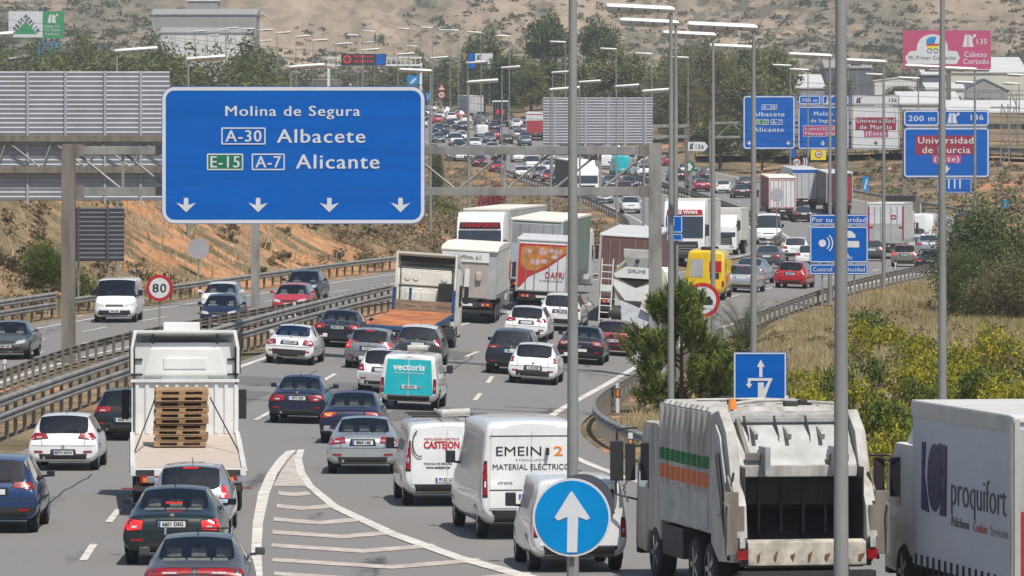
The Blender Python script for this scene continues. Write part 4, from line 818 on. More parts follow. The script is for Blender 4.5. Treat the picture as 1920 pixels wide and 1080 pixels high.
# ------------------------------------------------------------ the queue of cars
def lam(*q): return list(q)
car('black-green saloon with lit brake lamps, second from the bottom of the left queue', 'sedan', 322, 1062, 'green', L=4.85, W=1.86, H=1.47, plate='6601 DSG', lit=True, glass='clear', lamps=[((.62, .70), (.93, .68), (.955, .90), (.60, .87))], platez=.80, mirror='black', group='cars in the queue moving away')
car('grey saloon cut off by the bottom edge, with a pale cloth interior and roof rails', 'sedan', 364, 1173, 'grey', L=4.6, W=1.78, H=1.43, glass='clear', lamps=[((.05, .84), (.86, .80), (.9, .93), (.05, .93))], platez=.70, badge=True, group='cars in the queue moving away',
    extra=lambda c: [MB().tube([(s*.56, 1.5, c.H-.03), (s*.56, 1.55, c.H+.07), (s*.56, 1.75, c.H+.09)], .02).build('roof_bar_foot', M['chrome'], c.t) for s in (-1, 1)]+[MB().box(-.6, .6, 1.62, 1.68, c.H+.06, c.H+.085).build('roof_bar', M['plastic'], c.t)])
car('grey-blue hatchback with sun flashing in its rear window, behind the flatbed lorry', 'hatch', 356, 1008, 'silverblue', L=4.03, W=1.71, H=1.49, lit=True, lamps=[((.70, .82), (.93, .80), (.95, 1.04), (.78, 1.06))], group='cars in the queue moving away')
car('white hatchback by the crash barrier with a dark bumper grille and wide plate', 'hatch', 118, 884, 'white', L=4.06, W=1.76, H=1.45, plate='8374 KKW', lamps=[((.45, .84), (.90, .80), (.93, .97), (.52, .96))], platez=.47, mirror='black', group='cars in the queue moving away')
car('black hatchback half hidden by the white flatbed lorry', 'hatch', 232, 828, 'black', L=4.3, W=1.77, H=1.46, plate='4506 FCY', lamps=[((.42, .84), (.92, .80), (.95, .95), (.46, .98))], platez=.60, group='cars in the queue moving away')
car('metallic blue crossover cut by the left edge of the photo', 'suv', -14, 1003, 'blue', L=4.45, W=1.84, H=1.62, lamps=[((.45, .98), (.93, .92), (.96, 1.08), (.5, 1.08))], mirror='black', group='cars in the queue moving away')
car('dark blue saloon with pale headrests in the rear window', 'sedan', 555, 796, 'navy', L=4.5, W=1.71, H=1.43, plate='1075 DJD', lit=False, glass='clear', lamps=[((.46, .70), (.92, .68), (.94, .90), (.42, .86))], platez=.78, group='cars in the queue moving away')
car('navy saloon with one lit orange indicator, in front of the silver saloon', 'sedan', 657, 834, 'navy', L=4.5, W=1.76, H=1.46, lamps=[((.50, .78), (.92, .72), (.95, .90), (.46, .90))], platez=.58, group='cars in the queue moving away',
    extra=lambda c: patch(c.bvh, [(-c.hw*.86, .80), (-c.hw*.6, .82), (-c.hw*.58, .88), (-c.hw*.84, .87)], 'y', 1, .022, 3, 2).build('lit_indicator', M['orange'], c.t))
car('silver saloon alone right of the gore markings', 'sedan', 680, 890, 'silver', L=4.63, W=1.81, H=1.43, plate='8860 LMJ', glass='clear', lamps=[((.50, .80), (.92, .76), (.95, .95), (.52, .94))], platez=.80, group='cars in the queue moving away')
def wheels_badge(c): pass
car('white coupe-like saloon with a black diffuser by the barrier end', 'sedan', 540, 684, 'white', L=4.63, W=1.78, H=1.43, plate='7142 JMW', lamps=[((.56, .76), (.92, .72), (.95, .87), (.60, .92))], platez=.82, valh=.62, group='cars in the queue moving away')
car('black saloon with red lamps beside the rusty flatbed lorry', 'sedan', 629, 653, 'bluedark', L=4.9, W=1.87, H=1.47, plate='2950 KGX', lamps=[((.50, .76), (.93, .72), (.95, .92), (.55, .95))], platez=.80, glass='clear', group='cars in the queue moving away')
car('grey hatchback with lit brake lamps behind the rusty flatbed lorry', 'hatch', 688, 693, 'midgrey', L=4.03, W=1.75, H=1.48, plate='3126 FKP', lit=True, glass='clear', lamps=[((.72, .76), (.96, .78), (.94, 1.02), (.84, 1.04))], platez=.76, group='cars in the queue moving away')
car('white-roofed dark small crossover in front of the blue-doored van', 'suv', 779, 690, 'darkgrey', L=4.1, W=1.79, H=1.56, lamps=[((.76, .80), (.92, .80), (.92, 1.08), (.78, 1.08))], lampmat='red', group='cars in the queue moving away',
    extra=lambda c: patch_roof(c, 'white'))
car('small white car with two-tone body left of the blue-doored van', 'hatch', 712, 738, 'white', L=3.75, W=1.63, H=1.49, lamps=[((.70, .76), (.95, .76), (.93, .96), (.76, .96))], group='cars in the queue moving away',
    extra=lambda c: patch(c.bvh, [(-c.hw*.9, .42), (c.hw*.9, .42), (c.hw*.92, .70), (-c.hw*.92, .70)], 'y', 1, .011, 10, 4).build('rear_bumper', M['greyalu'], c.t, True))
car('dark blue-black crossover left of the white angular hatchback', 'suv', 955, 703, 'bluedark', L=4.6, W=1.86, H=1.69, plate='6049 LNJ', lamps=[((.42, 1.0), (.93, .96), (.96, 1.08), (.5, 1.05))], group='cars in the queue moving away')
car('white angular hatchback with black split window and corner lamps', 'hatch', 997, 722, 'white', L=4.26, W=1.77, H=1.47, plate='1152 FGP', lamps=[((.80, .82), (.97, .80), (.97, .96), (.88, 1.1))], platez=.60, valh=.56, group='cars in the queue moving away')
car('black saloon with round ringed lamps behind the lamp post', 'sedan', 1086, 684, 'black', L=4.77, W=1.82, H=1.47, lamps=[((.50, .76), (.93, .74), (.95, .94), (.50, .93))], platez=.56, glass='clear', group='cars in the queue moving away',
    extra=lambda c: [MB().cyl((s*c.hw*x, .02, .84), (s*c.hw*x, .12, .845), .055, n=14).build('round_lamp', M['clearlamp'], c.t) for s in (-1, 1) for x in (.62, .80)])
car('dark red hatchback behind the concrete mixer', 'hatch', 1146, 668, 'darkred', L=3.8, W=1.66, H=1.43, plate='2471 CNZ', lamps=[((.74, .78), (.93, .76), (.93, 1.0), (.80, 1.0))], lampmat='red', platez=.62, glass='clear', group='cars in the queue moving away')
car('white hatchback with a wide dark rear window, behind the white estate', 'hatch', 984, 641, 'white', L=4.3, W=1.81, H=1.47, lamps=[((.50, .86), (.93, .82), (.95, .96), (.55, .98))], group='cars in the queue moving away')
car('white crossover with a red spoiler lamp, below the picture van', 'suv', 1047, 622, 'white', L=4.6, W=1.86, H=1.66, plate='4386 LGS', lamps=[((.62, .92), (.93, .90), (.95, 1.02), (.66, 1.03))], group='cars in the queue moving away')
G2 = 'cars further along the queue moving away'
car('light blue saloon right of the yellow van', 'sedan', 1399, 533, 'silverblue', lod=1, group=G2, lit=False)
car('silver hatchback with red lamps right behind the yellow van', 'hatch', 1386, 549, 'silver', lod=1, group=G2, lit=True)
car('dark grey saloon left of the red hatchback', 'sedan', 1436, 504, 'grey', lod=1, group=G2)
car('bright red hatchback alone in the right lane', 'hatch', 1480, 541, 'red', L=3.9, lod=0, group=G2, plate='5820 JGV', lamps=[((.62, .78), (.93, .76), (.94, .94), (.7, .95))])
car('white crossover with a black window left of the camera sign', 'suv', 1491, 490, 'white', lod=1, group=G2)
car('white hatchback half hidden behind the camera sign', 'hatch', 1516, 503, 'pearl', lod=1, group=G2)
car('grey-blue hatchback with lit brake lamps right of the camera sign', 'hatch', 1634, 490, 'grey', lod=1, group=G2, lit=True)
car('silver-beige hatchback with boomerang lamps in the right lane', 'hatch', 1695, 501, 'bronze', lod=0, group=G2, plate='0437 HZP', lit=True)
car('dark blue saloon crossed by the right lamp post', 'sedan', 1744, 513, 'bluedark', lod=0, group=G2)
car('pale grey saloon half hidden by the right lamp post', 'sedan', 1741, 478, 'silver', lod=1, group=G2)
car('grey hatchback with a red lamp, ahead of the pale grey saloon', 'hatch', 1718, 462, 'midgrey', lod=1, group=G2, lit=True)
car('mauve-grey saloon beside the big dark shrub', 'sedan', 1802, 462, 'mauve', lod=1, group=G2)
car('dark estate car at the far right bend', 'hatch', 1812, 428, 'darkgrey', lod=1, group=G2, lit=True)
car('white hatchback with angular rear in the bend, left of the dark cars', 'hatch', 1357, 363, 'white', lod=1, group=G2)
car('dark saloon behind the lamp posts, right of the white angular one', 'sedan', 1392, 372, 'darkgrey', lod=1, group=G2)
car('dark red hatchback with a lit orange lamp', 'hatch', 1318, 360, 'darkred', lod=1, group=G2, lit=True)
car('navy hatchback just ahead of the dark red one', 'hatch', 1306, 354, 'navy', lod=1, group=G2)
car('dark estate car ahead of the navy hatchback', 'suv', 1326, 341, 'darkgrey', lod=1, group=G2)
car('black saloon left of the arrow board', 'sedan', 1270, 340, 'black', lod=1, group=G2, lit=True)
car('black saloon between the white red-edged trailer and the next one', 'sedan', 1507, 417, 'black', lod=1, group=G2)
G3 = 'oncoming cars'
car('olive-grey saloon facing us at the left edge', 'sedan', 8, 676, 'olivegrey', L=4.6, on=True, front=True, yaw=7, glass='clear', plate='2288 CMF', group=G3)
car('white estate car facing us behind the blue one', 'hatch', 408, 590, 'white', L=4.4, W=1.8, on=True, front=True, yaw=6, glass='clear', group=G3)
car('dark blue car facing us below the white estate', 'hatch', 408, 617, 'navy', on=True, front=True, yaw=7, glass='clear', group=G3)
car('red hatchback facing us behind the end of the barriers', 'hatch', 541, 592, 'crimson', on=True, front=True, yaw=7, glass='clear', group=G3)
car('dark blue-grey estate car facing us beyond the red one', 'suv', 563, 569, 'bluedark', H=1.58, on=True, front=True, yaw=7, glass='clear', group=G3)
car('white crossover facing us below the gantry beam', 'suv', 1184, 401, 'white', on=True, front=True, lod=1, group=G3)
car('silver saloon facing us left of the white crossover', 'sedan', 1135, 382, 'silver', on=True, front=True, lod=1, group=G3)
car('blue-grey saloon facing us behind the silver one', 'sedan', 1148, 353, 'teal', on=True, front=True, lod=1, group=G3)
car('white hatchback facing us with bright lamps, by the red bush', 'hatch', 980, 335, 'white', on=True, front=True, lod=1, group=G3)
car('red hatchback facing us with lit lamps above the red bush', 'hatch', 934, 323, 'red', on=True, front=True, lod=1, group=G3)
car('dark red hatchback facing us ahead of the red one', 'hatch', 902, 313, 'darkred', on=True, front=True, lod=1, group=G3)
car('white people carrier facing us behind the white hatchback', 'smallvan', 1000, 320, 'white', on=True, front=True, lod=1, group=G3)
# ------------------------------------------------------------ vans
VG = 'vans in the queue'
def door_text(c, s, mat, x, z, size, **kw):
    h = c.bvh.ray_cast(Vector((x, -3, z)), Vector((0, 1, 0)))[0]; lettering(s, M[mat], c.t, x, (h.y if h is not None else 0)-.019, z, size, **kw)
def rear_panels(c, mat, z0, z1, w0=.80, w1=.74, eps=.014, name='rear_door', zsplit=None):
    for s in (-1, 1): patch(c.bvh, [(s*.012, z0), (s*w0*c.hw, z0), (s*w1*c.hw, z1), (s*.012, z1)], 'y', 1, eps, 6, 8).build(name, mat, c.t, True)
def rearwin(c, z0, z1, x0, x1, eps=.02, mat='glass', sides=(-1, 1)):
    for s in sides: patch(c.bvh, [(s*x0, z0), (s*x1, z0), (s*x1*.97, z1), (s*x0, z1)], 'y', 1, eps, 5, 5).build('rear_window', M[mat], c.t, True)
def roofload(c, y0=1.2):
    for y in (.7, 1.9, 3.0): MB().box(-c.hw*.78, c.hw*.78, y-.025, y+.025, c.H+.05, c.H+.09).build('roof_bar', M['plastic'], c.t)
    m = MB()
    for x in (-.05, .35): m.box(x-.03, x+.03, .3, 3.2, c.H+.10, c.H+.16)
    for k in range(10): m.box(-.05, .35, .4+k*.28, .44+k*.28, c.H+.11, c.H+.15)
    m.build('roof_ladder', M['greyalu'], c.t); MB().cyl((-.1, .35, c.H+.16), (.55, .35, c.H+.19), .09, n=10).build('rolled_load', M['hose'], c.t, True)
def v_turq(c):
    rear_panels(c, MATS['paint_turquoise'], .50, c.H-.2, .86, .76); patch(c.bvh, [(-c.hw*.97, .32), (c.hw*.97, .32), (c.hw*.97, .47), (-c.hw*.97, .47)], 'y', 1, .02, 8, 3).build('rear_bumper', M['plastic'], c.t, True)
    door_text(c, 'vectoris', 'white', 0, 1.38, .30, bold=.008, sx=1.05); door_text(c, 'electricidad y telecomunicaciones', 'white', 0, 1.2, .07); roofload(c)
    MB().cyl((.36, -.03, .76), (.36, .02, .76), .06, n=14).build('badge', M['chrome'], c.t); MB().box(-.1, .1, -.0, .06, c.H-.13, c.H-.1).build('high_brake_light', M['red'], c.t)
car('white van with turquoise rear doors lettered vectoris and a load on its roof', 'smallvan', 764, 771, 'white', L=4.6, W=1.84, H=1.83, cat='van', plate='1452 KFC', lamps=[((.86, .60), (.97, .60), (.97, 1.0), (.86, 1.0))], platez=.76, valance=False, badge=False, extra=v_turq, group=VG)
def v_castejon(c):
    rear_panels(c, MATS['paint_white'], .52, c.H-.16, .84, .78); patch(c.bvh, [(-c.hw*.98, .30), (c.hw*.98, .30), (c.hw*.98, .52), (-c.hw*.98, .52)], 'y', 1, .03, 8, 3).build('rear_bumper', M['plastic'], c.t, True)
    door_text(c, 'CASTEJON', 'signred', -.12, 1.40, .22, bold=.008, sx=.78); door_text(c, 'INSTALADORA ELECTRICA', 'signred', -.12, 1.54, .07, sx=.95); door_text(c, 'MOLINA DE SEGURA', 'ink', -.2, .98, .07); door_text(c, 'www.castejon.es', 'ink', -.2, .90, .08, bold=.002); roofload(c)
    m = MB(); pts = [(-.62+.16*math.cos(a), -.045, 1.45+.3*math.sin(a)) for a in [R(q) for q in range(110, 300, 15)]]; m.tube(pts, .014); m.build('logo_mark', M['ink'], c.t)
car('white panel van lettered CASTEJON in red, with a ladder on the roof', 'smallvan', 838, 951, 'white', L=4.9, W=1.92, H=1.95, cat='van', yaw=-4.2, plate='9122 LCC', lamps=[((.86, .86), (.975, .86), (.975, 1.46), (.86, 1.46))], platez=.62, valance=False, badge=False, extra=v_castejon, mirror='black', group=VG)
def v_emein(c):
    rear_panels(c, MATS['paint_white'], .66, c.H-.2, .84, .80); patch(c.bvh, [(-c.hw*.98, .36), (c.hw*.98, .36), (c.hw*.98, .62), (-c.hw*.98, .62)], 'y', 1, .04, 8, 3).build('rear_bumper', M['plastic'], c.t, True)
    for z in (2.13, 1.02): patch(c.bvh, [(-c.hw*.84, z), (c.hw*.82, z), (c.hw*.82, z+.022), (-c.hw*.84, z+.022)], 'y', 1, .02, 8, 1).build('panel_gap', M['chassis'], c.t)
    door_text(c, 'EMEIN', 'ink', -.26, 1.82, .27, sx=1.3); door_text(c, '2', 'orange', .56, 1.82, .27, bold=.004, sx=1.5); door_text(c, 'MATERIAL ELÉCTRICO', 'ink', 0, 1.50, .165, sx=.98); door_text(c, 'E  T E C N O L O G Í A S', 'galv', 0, 1.65, .06); door_text(c, 'citronic', 'ink', -.55, 1.18, .1, shear=.3)
    MB().box(-.16, .2, -.05, 0, .98, 1.02).build('door_handle', M['plastic'], c.t); MB().box(.3, .36, -.12, .0, c.H-.75, c.H-.6).build('camera', M['plastic'], c.t)
c = car('tall white panel van lettered EMEIN2 MATERIAL ELÉCTRICO', 'van', 996, 1014, 'white', L=5.9, W=2.06, H=2.5, cat='van', yaw=-7.5, plate='3584 LJH', lamps=[((.88, .93), (.975, .93), (.975, 1.58), (.89, 1.58))], platez=.90, valance=False, badge=False, extra=v_emein, group=VG)
def v_small(c):
    rear_panels(c, MATS['paint_white'], .52, c.H-.14, .84, .78); rearwin(c, 1.12, 1.58, .10, .66); patch(c.bvh, [(-c.hw*.98, .30), (c.hw*.98, .30), (c.hw*.98, .50), (-c.hw*.98, .50)], 'y', 1, .03, 8, 3).build('rear_bumper', M['plastic'], c.t, True)
car('small white van behind the blue round arrow sign', 'smallvan', 1087, 1076, 'pearl', L=4.4, W=1.8, H=1.82, cat='van', yaw=-6.2, lamps=[((.87, .70), (.965, .70), (.965, 1.02), (.87, 1.02))], valance=False, extra=v_small, group=VG)
def v_yellow(c):
    rear_panels(c, MATS['paint_yellow'], .6, c.H-.2, .86, .80); rearwin(c, 1.15, 2.05, .12, .80, .03, 'greyalu', (-1,)); rearwin(c, 1.45, 2.0, .2, .82, .03, 'signred', (1,)); rearwin(c, 1.1, 1.4, .25, .72, .03, 'plastic', (1,))
    m = MB(); [m.box(c.hw*.99, c.hw*1.01, 1.2+k*.9, 1.7+k*.9, 1.3, 2.0) for k in range(3)]; m.build('side_panel', M['signyellow'], c.t); MB().box(-.3, .3, .3, .6, c.H-.02, c.H+.12).build('light_bar', M['plastic'], c.t)
car('yellow van with a grey window and a red panel on its rear doors', 'van', 1320, 563, 'yellow', L=5.6, W=2.0, H=2.55, cat='van', yaw=5, lod=1, lamps=[((.86, .7), (.97, .7), (.97, 1.0), (.86, 1.0))], extra=v_yellow, group=VG)
def v_front(c):
    patch(c.bvh, [(-c.hw*.97, .28), (c.hw*.97, .28), (c.hw*.97, .56), (-c.hw*.97, .56)], 'y', -1, .015, 8, 3).build('front_bumper', M['plastic'], c.t, True)
car('white panel van facing us beside the 80 sign', 'smallvan', 214, 606, 'white', L=4.8, W=1.9, H=1.95, on=True, front=True, cat='van', yaw=5, plate='5904 BBJ', glass='clear', extra=v_front, mirror='black', group='oncoming vans')
car('tall white van facing us in front of the white-roofed lorry', 'van', 1441, 459, 'white', L=5.6, on=True, front=True, lod=1, cat='van', extra=v_front, group='oncoming vans', mirror='black')
car('white van driving away right of the white box lorry', 'van', 1728, 458, 'white', L=5.6, W=2.0, cat='van', lod=1, group=VG, yaw=5)
car('turquoise van far away behind the gantry truss', 'van', 1166, 329, 'turquoise', L=5.4, H=2.4, cat='van', lod=1, group=VG)
# ------------------------------------------------------------ lorries
def chassis(t, L, W=2.5, axles=(), rear=True, r=.5, barz=.62, lampz=.85, mud=True):
    m = MB()
    for s in (-1, 1): m.box(s*.42-.06, s*.42+.06, .1, L, .72, .98)
    m.box(-W/2+.1, W/2-.1, .05, .2, .70, .96); m.build('chassis_frame', M['chassis'], t)
    for y in axles:
        MB().cyl((-W/2+.2, y, r), (W/2-.2, y, r), .09, n=8).build('axle', M['chassis'], t)
        for s in (-1, 1): add_wheel(t, s*(W/2-.2), y, r, .34)
    if mud and rear:
        for s in (-1, 1): MB().box(s*(W/2-.42)-.28, s*(W/2-.42)+.28, axles[0]-r-.16, axles[0]-r-.13, .28, .95).build('mud_flap', M['rubber'], t)
    if rear:
        MB().box(-W/2+.05, W/2-.05, -.02, .1, barz-.08, barz+.06).build('underrun_bar', M['chassis'], t, bevel=.01)
        for s in (-1, 1):
            b = MB().box(s*(W/2-.42)-.24, s*(W/2-.42)+.24, -.05, .02, lampz-.08, lampz+.08).build('tail_light', M['red'], t, bevel=.01)
            MB().box(s*(W/2-.32)-.07, s*(W/2-.32)+.07, -.07, -.03, lampz-.05, lampz+.05).build('indicator_lens', M['orange'], b); MB().box(s*(W/2-.52)-.05, s*(W/2-.52)+.05, -.07, -.03, lampz-.05, lampz+.05).build('reversing_lens', M['clearlamp'], b)
        add_plate(t, 0, -.06, lampz-.02, None)
def cab(t, y0, W, zt, mat, roofsp=True, band=None, txt=None, lowgrille='plastic'):
    """lorry cab, back wall at y0, nose 2.3 m further on"""
    y1 = y0+2.3; h = W/2; m = MB()
    pr = [(y0, .75), (y0, zt-.15), (y0+.25, zt), (y1-.85, zt), (y1-.42, zt-.45), (y1-.16, 2.05), (y1-.02, 1.35), (y1, .5), (y1-1.0, .45), (y1-1.2, .9)]
    m.side(pr, -h, h); c = m.build('cab', mat, t, True, .06)
    def fr(y, z): return y
    m = MB(); k = min(zt-.95, 3.0)
    def yz(z): return float(np.interp(z, [.5, 1.35, 2.05, zt-.45, zt], [y1, y1-.02, y1-.16, y1-.42, y1-.85]))
    m.loft([[(x, yz(z)+.02, z) for x in np.linspace(-h*.92, h*.92, 5)]+[(x, yz(z)-.05, z) for x in np.linspace(h*.92, -h*.92, 5)] for z in np.linspace(1.62, k, 5)]); m.build('windscreen', M['glass'], c, True)
    m = MB(); m.hexa([(-h*.72, yz(.72)+.0, .72), (h*.72, yz(.72), .72), (h*.72, yz(.72)+.025, .72), (-h*.72, yz(.72)+.025, .72), (-h*.66, yz(1.4), 1.42), (h*.66, yz(1.4), 1.42), (h*.66, yz(1.4)+.025, 1.42), (-h*.66, yz(1.4)+.025, 1.42)]); gr = m.build('grille', M['plastic'], c)
    for z in (.82, .98, 1.14): MB().box(-h*.6, h*.6, yz(z)+.022, yz(z)+.045, z-.03, z+.03).build('grille_bar', M['chrome'], gr)
    MB().box(-h*.98, h*.98, y1-.25, y1+.06, .38, .68).build('front_bumper', M[lowgrille], c, bevel=.04)
    for s in (-1, 1):
        MB().box(s*h*.68-.17, s*h*.68+.17, y1-.1, y1+.075, .5, .72).build('headlight', M['clearlamp'], c, bevel=.03)
        m = MB(); m.box(s*(h+.16)-.09, s*(h+.16)+.09, y1-.35, y1-.22, 1.75, 2.45); m.box(s*(h-.02), s*(h+.14), y1-.31, y1-.27, 2.38, 2.42) if s > 0 else m.box(-(h+.14), -(h-.02), y1-.31, y1-.27, 2.38, 2.42); m.build('wing_mirror', M['plastic'], c, bevel=.03)
        MB().box(s*h-.012, s*h+.012, y0+1.05, y1-.4, 1.65, 2.5).build('side_window', M['glass'], c)
    if roofsp: MB().side([(y0, zt-.05), (y0, zt+.62), (y0+.4, zt+.6), (y1-1.0, zt-.02)], -h*.86, h*.86).build('roof_deflector', mat, c, True, .05)
    if band:
        o = MB().hexa([(-h*.9, yz(k+.05)+.02, k+.08), (h*.9, yz(k+.05)+.02, k+.08), (h*.9, yz(k+.05)-.03, k+.08), (-h*.9, yz(k+.05)-.03, k+.08), (-h*.86, yz(k+.4)+.03, k+.42), (h*.86, yz(k+.4)+.03, k+.42), (h*.86, yz(k+.4)-.04, k+.42), (-h*.86, yz(k+.4)-.04, k+.42)]).build('sun_visor', band, c)
        if txt: lettering(txt[0], M[txt[1]], c, 0, yz(k+.05)+.06, k+.25, .3, face=180, bold=.012)
    return c
def boxbody(t, y0, y1, W, z0, z1, side, rear, roof, name='box_body'):
    h = W/2; m = MB(); m.box(-h, h, y0, y1, z0, z1); b = m.build(name, side, t, bevel=.03)
    MB().box(-h+.05, h-.05, y0-.025, y0+.02, z0+.06, z1-.16).build('rear_door', rear, b, bevel=.01)
    MB().side([(y0-.04, z1-.05), (y0-.04, z1+.03), (y0+.3, z1+.06), (y1, z1+.06), (y1, z1-.05)], -h-.015, h+.015).build('roof', roof, b, bevel=.01)
    for s in (-1, 1):
        MB().box(s*(h-.04)-.045, s*(h-.04)+.045, y0-.045, y0+.03, z0, z1).build('corner_post', M['greyalu'], b)
        for x in (.28, .62):
            m = MB(); m.cyl((s*h*x, y0-.05, z0+.1), (s*h*x, y0-.05, z1-.2), .022, n=6); m.build('lock_rod', M['galv'], b)
    return b
def lorry(name, label, px, py, L, on=False, yaw=None, group='lorries in the queue', cat='lorry'):
    t = thing(name, label, cat, (0, 0, 0), 0, group); place(t, px, py, on, yaw, L); return t
def mat2(n, c, **k): return pm(n, c, k.pop('rough', .55), 0, 0, k.pop('var', .15), k.pop('scale', .8), **k)
# white flatbed with pallets
t = lorry('flatbed_lorry', 'white flatbed lorry carrying a stack of wooden pallets against its ribbed headboard', 353, 968, 9.2, yaw=-.6)
chassis(t, 7.8, 2.5, (2.2, 8.5), lampz=.80); W2 = 1.275
SL = lambda y: 1.04+.058*y
def slab(x0, x1, y0, y1, lo, hi): return MB().hexa([(x0, y0, SL(y0)+lo), (x1, y0, SL(y0)+lo), (x1, y1, SL(y1)+lo), (x0, y1, SL(y1)+lo), (x0, y0, SL(y0)+hi), (x1, y0, SL(y0)+hi), (x1, y1, SL(y1)+hi), (x0, y1, SL(y1)+hi)])
b = slab(-W2, W2, 0, 7.4, -.16, 0).build('load_bed', M['truckwhite'], t, bevel=.02); slab(-W2+.12, W2-.12, .12, 7.3, .003, .02).build('deck_boards', M['wooddeck'], b)
for s in (-1, 1):
    slab(s*(W2-.05)-.05, s*(W2-.05)+.05, 0, 7.35, .0, .07).build('side_rail', M['truckwhite'], b); m = MB(); [m.cyl((s*W2, .1+.16*k, SL(.1+.16*k)-.06), (s*(W2+.03), .1+.16*k, SL(.1+.16*k)-.06), .03, n=6) for k in range(44)]; m.build('lashing_studs', M['galv'], b)
    MB().box(s*(W2-.1)-.15, s*(W2-.1)+.15 if s < 0 else W2+.2, -.1, -.02, .62, .66).build('marker_arm', M['signred'], t) if False else MB().box(min(s*(W2-.1), s*(W2+.2)), max(s*(W2-.1), s*(W2+.1)), -.08, -.02, .60, .63).build('marker_arm', M['maroon'], t); MB().box(s*.95-.2, s*.95+.2, -.03, .0, .9, 1.02).build('rear_hook', M['chassis'], b)
hb = MB().box(-W2+.03, W2-.03, 7.32, 7.4, 1.4, 2.72).build('headboard', M['truckwhite'], t, bevel=.01); m = MB(); [m.box(-1.15+.23*k, -1.07+.23*k, 7.27, 7.325, 1.5, 2.64) for k in range(11)]; m.build('headboard_ribs', M['truckwhite'], hb)
MB().box(-W2+.01, W2-.01, 7.25, 7.42, 2.70, 2.77).build('headboard_rail', M['truckwhite'], hb)
c = cab(t, 7.55, 2.46, 3.55, M['truckwhite'], False); MB().box(-.98, .98, 7.46, 7.56, 1.9, 3.15).build('back_panel', M['truckwhite'], c, bevel=.12)
MB().box(-.55, .55, 7.42, 7.47, 2.55, 2.95).build('back_panel_recess', M['truckwhite'], c, bevel=.05); MB().box(-.5, .5, 7.42, 7.47, 2.0, 2.35).build('back_panel_recess', M['truckwhite'], c, bevel=.05)
for s in (-1, 1):
    MB().loft([[(s*1.20, 7.22, 2.9), (s*1.27, 7.22, 2.9), (s*1.27, 7.70, 2.9), (s*1.20, 7.70, 2.9)], [(s*1.20, 7.22, 3.5), (s*1.27, 7.22, 3.5), (s*1.27, 7.70, 3.5), (s*1.20, 7.70, 3.5)], [(s*1.12, 7.26, 3.86), (s*1.2, 7.26, 3.9), (s*1.2, 7.70, 3.9), (s*1.12, 7.70, 3.86)]]).build('side_deflector', M['truckwhite'], c, bevel=.02)
    MB().cyl((s*.75, 7.32, 3.8), (s*.75, 7.55, 3.5), .03, n=6).build('deflector_strut', M['plastic'], c)
MB().side([(7.28, 3.84), (7.28, 3.92), (8.80, 3.6), (8.80, 3.5)], -1.2, 1.2).build('roof_deflector', M['truckwhite'], c, bevel=.03); MB().box(-.5, .36, 8.20, 8.35, 3.82, 4.08).build('roof_sign_box', M['truckwhite'], c, bevel=.04)
MB().box(-1.17, 1.17, 7.45, 7.58, 2.7, 3.62).build('back_wall', M['truckwhite'], c, bevel=.03); MB().hexa([(-.98, 7.36, 2.85), (.98, 7.36, 2.85), (.98, 7.5, 2.85), (-.98, 7.5, 2.85), (-.82, 7.40, 3.5), (.82, 7.40, 3.5), (.82, 7.5, 3.5), (-.82, 7.5, 3.5)]).build('back_bulge', M['truckwhite'], c, bevel=.07)
for s in (-1, 1): MB().box(s*1.19-.015, s*1.19+.015, 7.30, 7.5, 1.5, 3.5).build('rubber_edge', M['plastic'], c); [MB().box(s*1.12-.13, s*1.12+.13, 7.40, 7.5, z, z+.05).build('fairing_hinge', M['chassis'], c) for z in (2.85, 3.2)]; MB().box(s*1.28-.02, s*1.28+.02, 7.24, 7.27, 2.9, 3.9).build('deflector_edge', M['chassis'], c)
MB().box(-1.05, 1.05, 7.50, 7.56, 2.80, 2.83).build('panel_seam', M['chassis'], c); MB().box(-.5, .5, 7.35, 7.385, 3.0, 3.26).build('back_recess', M['truckwhite'], c, bevel=.03)
TW = t; TWZ = t.matrix_basis.copy()
m = MB(); dz = [(0, .022), (.1, .022)]
for k in range(7): m.box(-.6, .6, .02+k*.115, .105+k*.115, .122, .144)
for y in (0, .355, .71): m.box(-.6, .6, y, y+.1, .1, .122); [m.box(x-.07, x+.07, y, y+.1, .022, .1) for x in (-.53, 0, .53)]; m.box(-.6, .6, y, y+.1, 0, .022)
pal = m.build('pallet', M['wood']); POS = [('lowest', 0), ('second', 1), ('third', 2), ('fourth', 3), ('fifth', 4), ('sixth', 5), ('seventh', 6), ('eighth', 7), ('ninth', 8), ('topmost', 9)]
bpy.context.view_layer.update(); rr = random.Random(3)
for w_, k in POS:
    p = pal if k == 0 else pal.copy()
    if k: COL.objects.link(p)
    if k in (1, 3, 4, 7): p.material_slots[0].link = 'OBJECT'; p.material_slots[0].material = M['wood_dark']
    p.matrix_world = TWZ@Matrix.Translation((-.12+rr.uniform(-.04, .04)+(.03 if k > 4 else 0), 4.2+k*-.008+rr.uniform(-.03, .03), SL(4.6)+.035+k*.129))@Matrix.Rotation(R(3.3), 4, 'X')@Matrix.Rotation(R(rr.uniform(-2, 2)), 4, 'Z')@Matrix.Diagonal((1, 1, .885, 1))
    tag(p, f'wooden pallet, {w_} of the stack of ten on the white flatbed lorry' if k not in (0, 9) else f'wooden pallet at the {"top" if k else "bottom"} of the stack on the white flatbed lorry', 'pallet', 'pallets stacked on the flatbed lorry')
for s in (-1, 1): o = MB().tube([(s*1.2, 2.9, 1.22), (s*.62-.08, 4.4, 2.45)], .018).build('lashing_strap', M['chassis']); o.matrix_world = TWZ; tag(o, f'dark lashing strap running down to the {"left" if s < 0 else "right"} side of the flatbed', 'strap', 'straps holding the pallets')
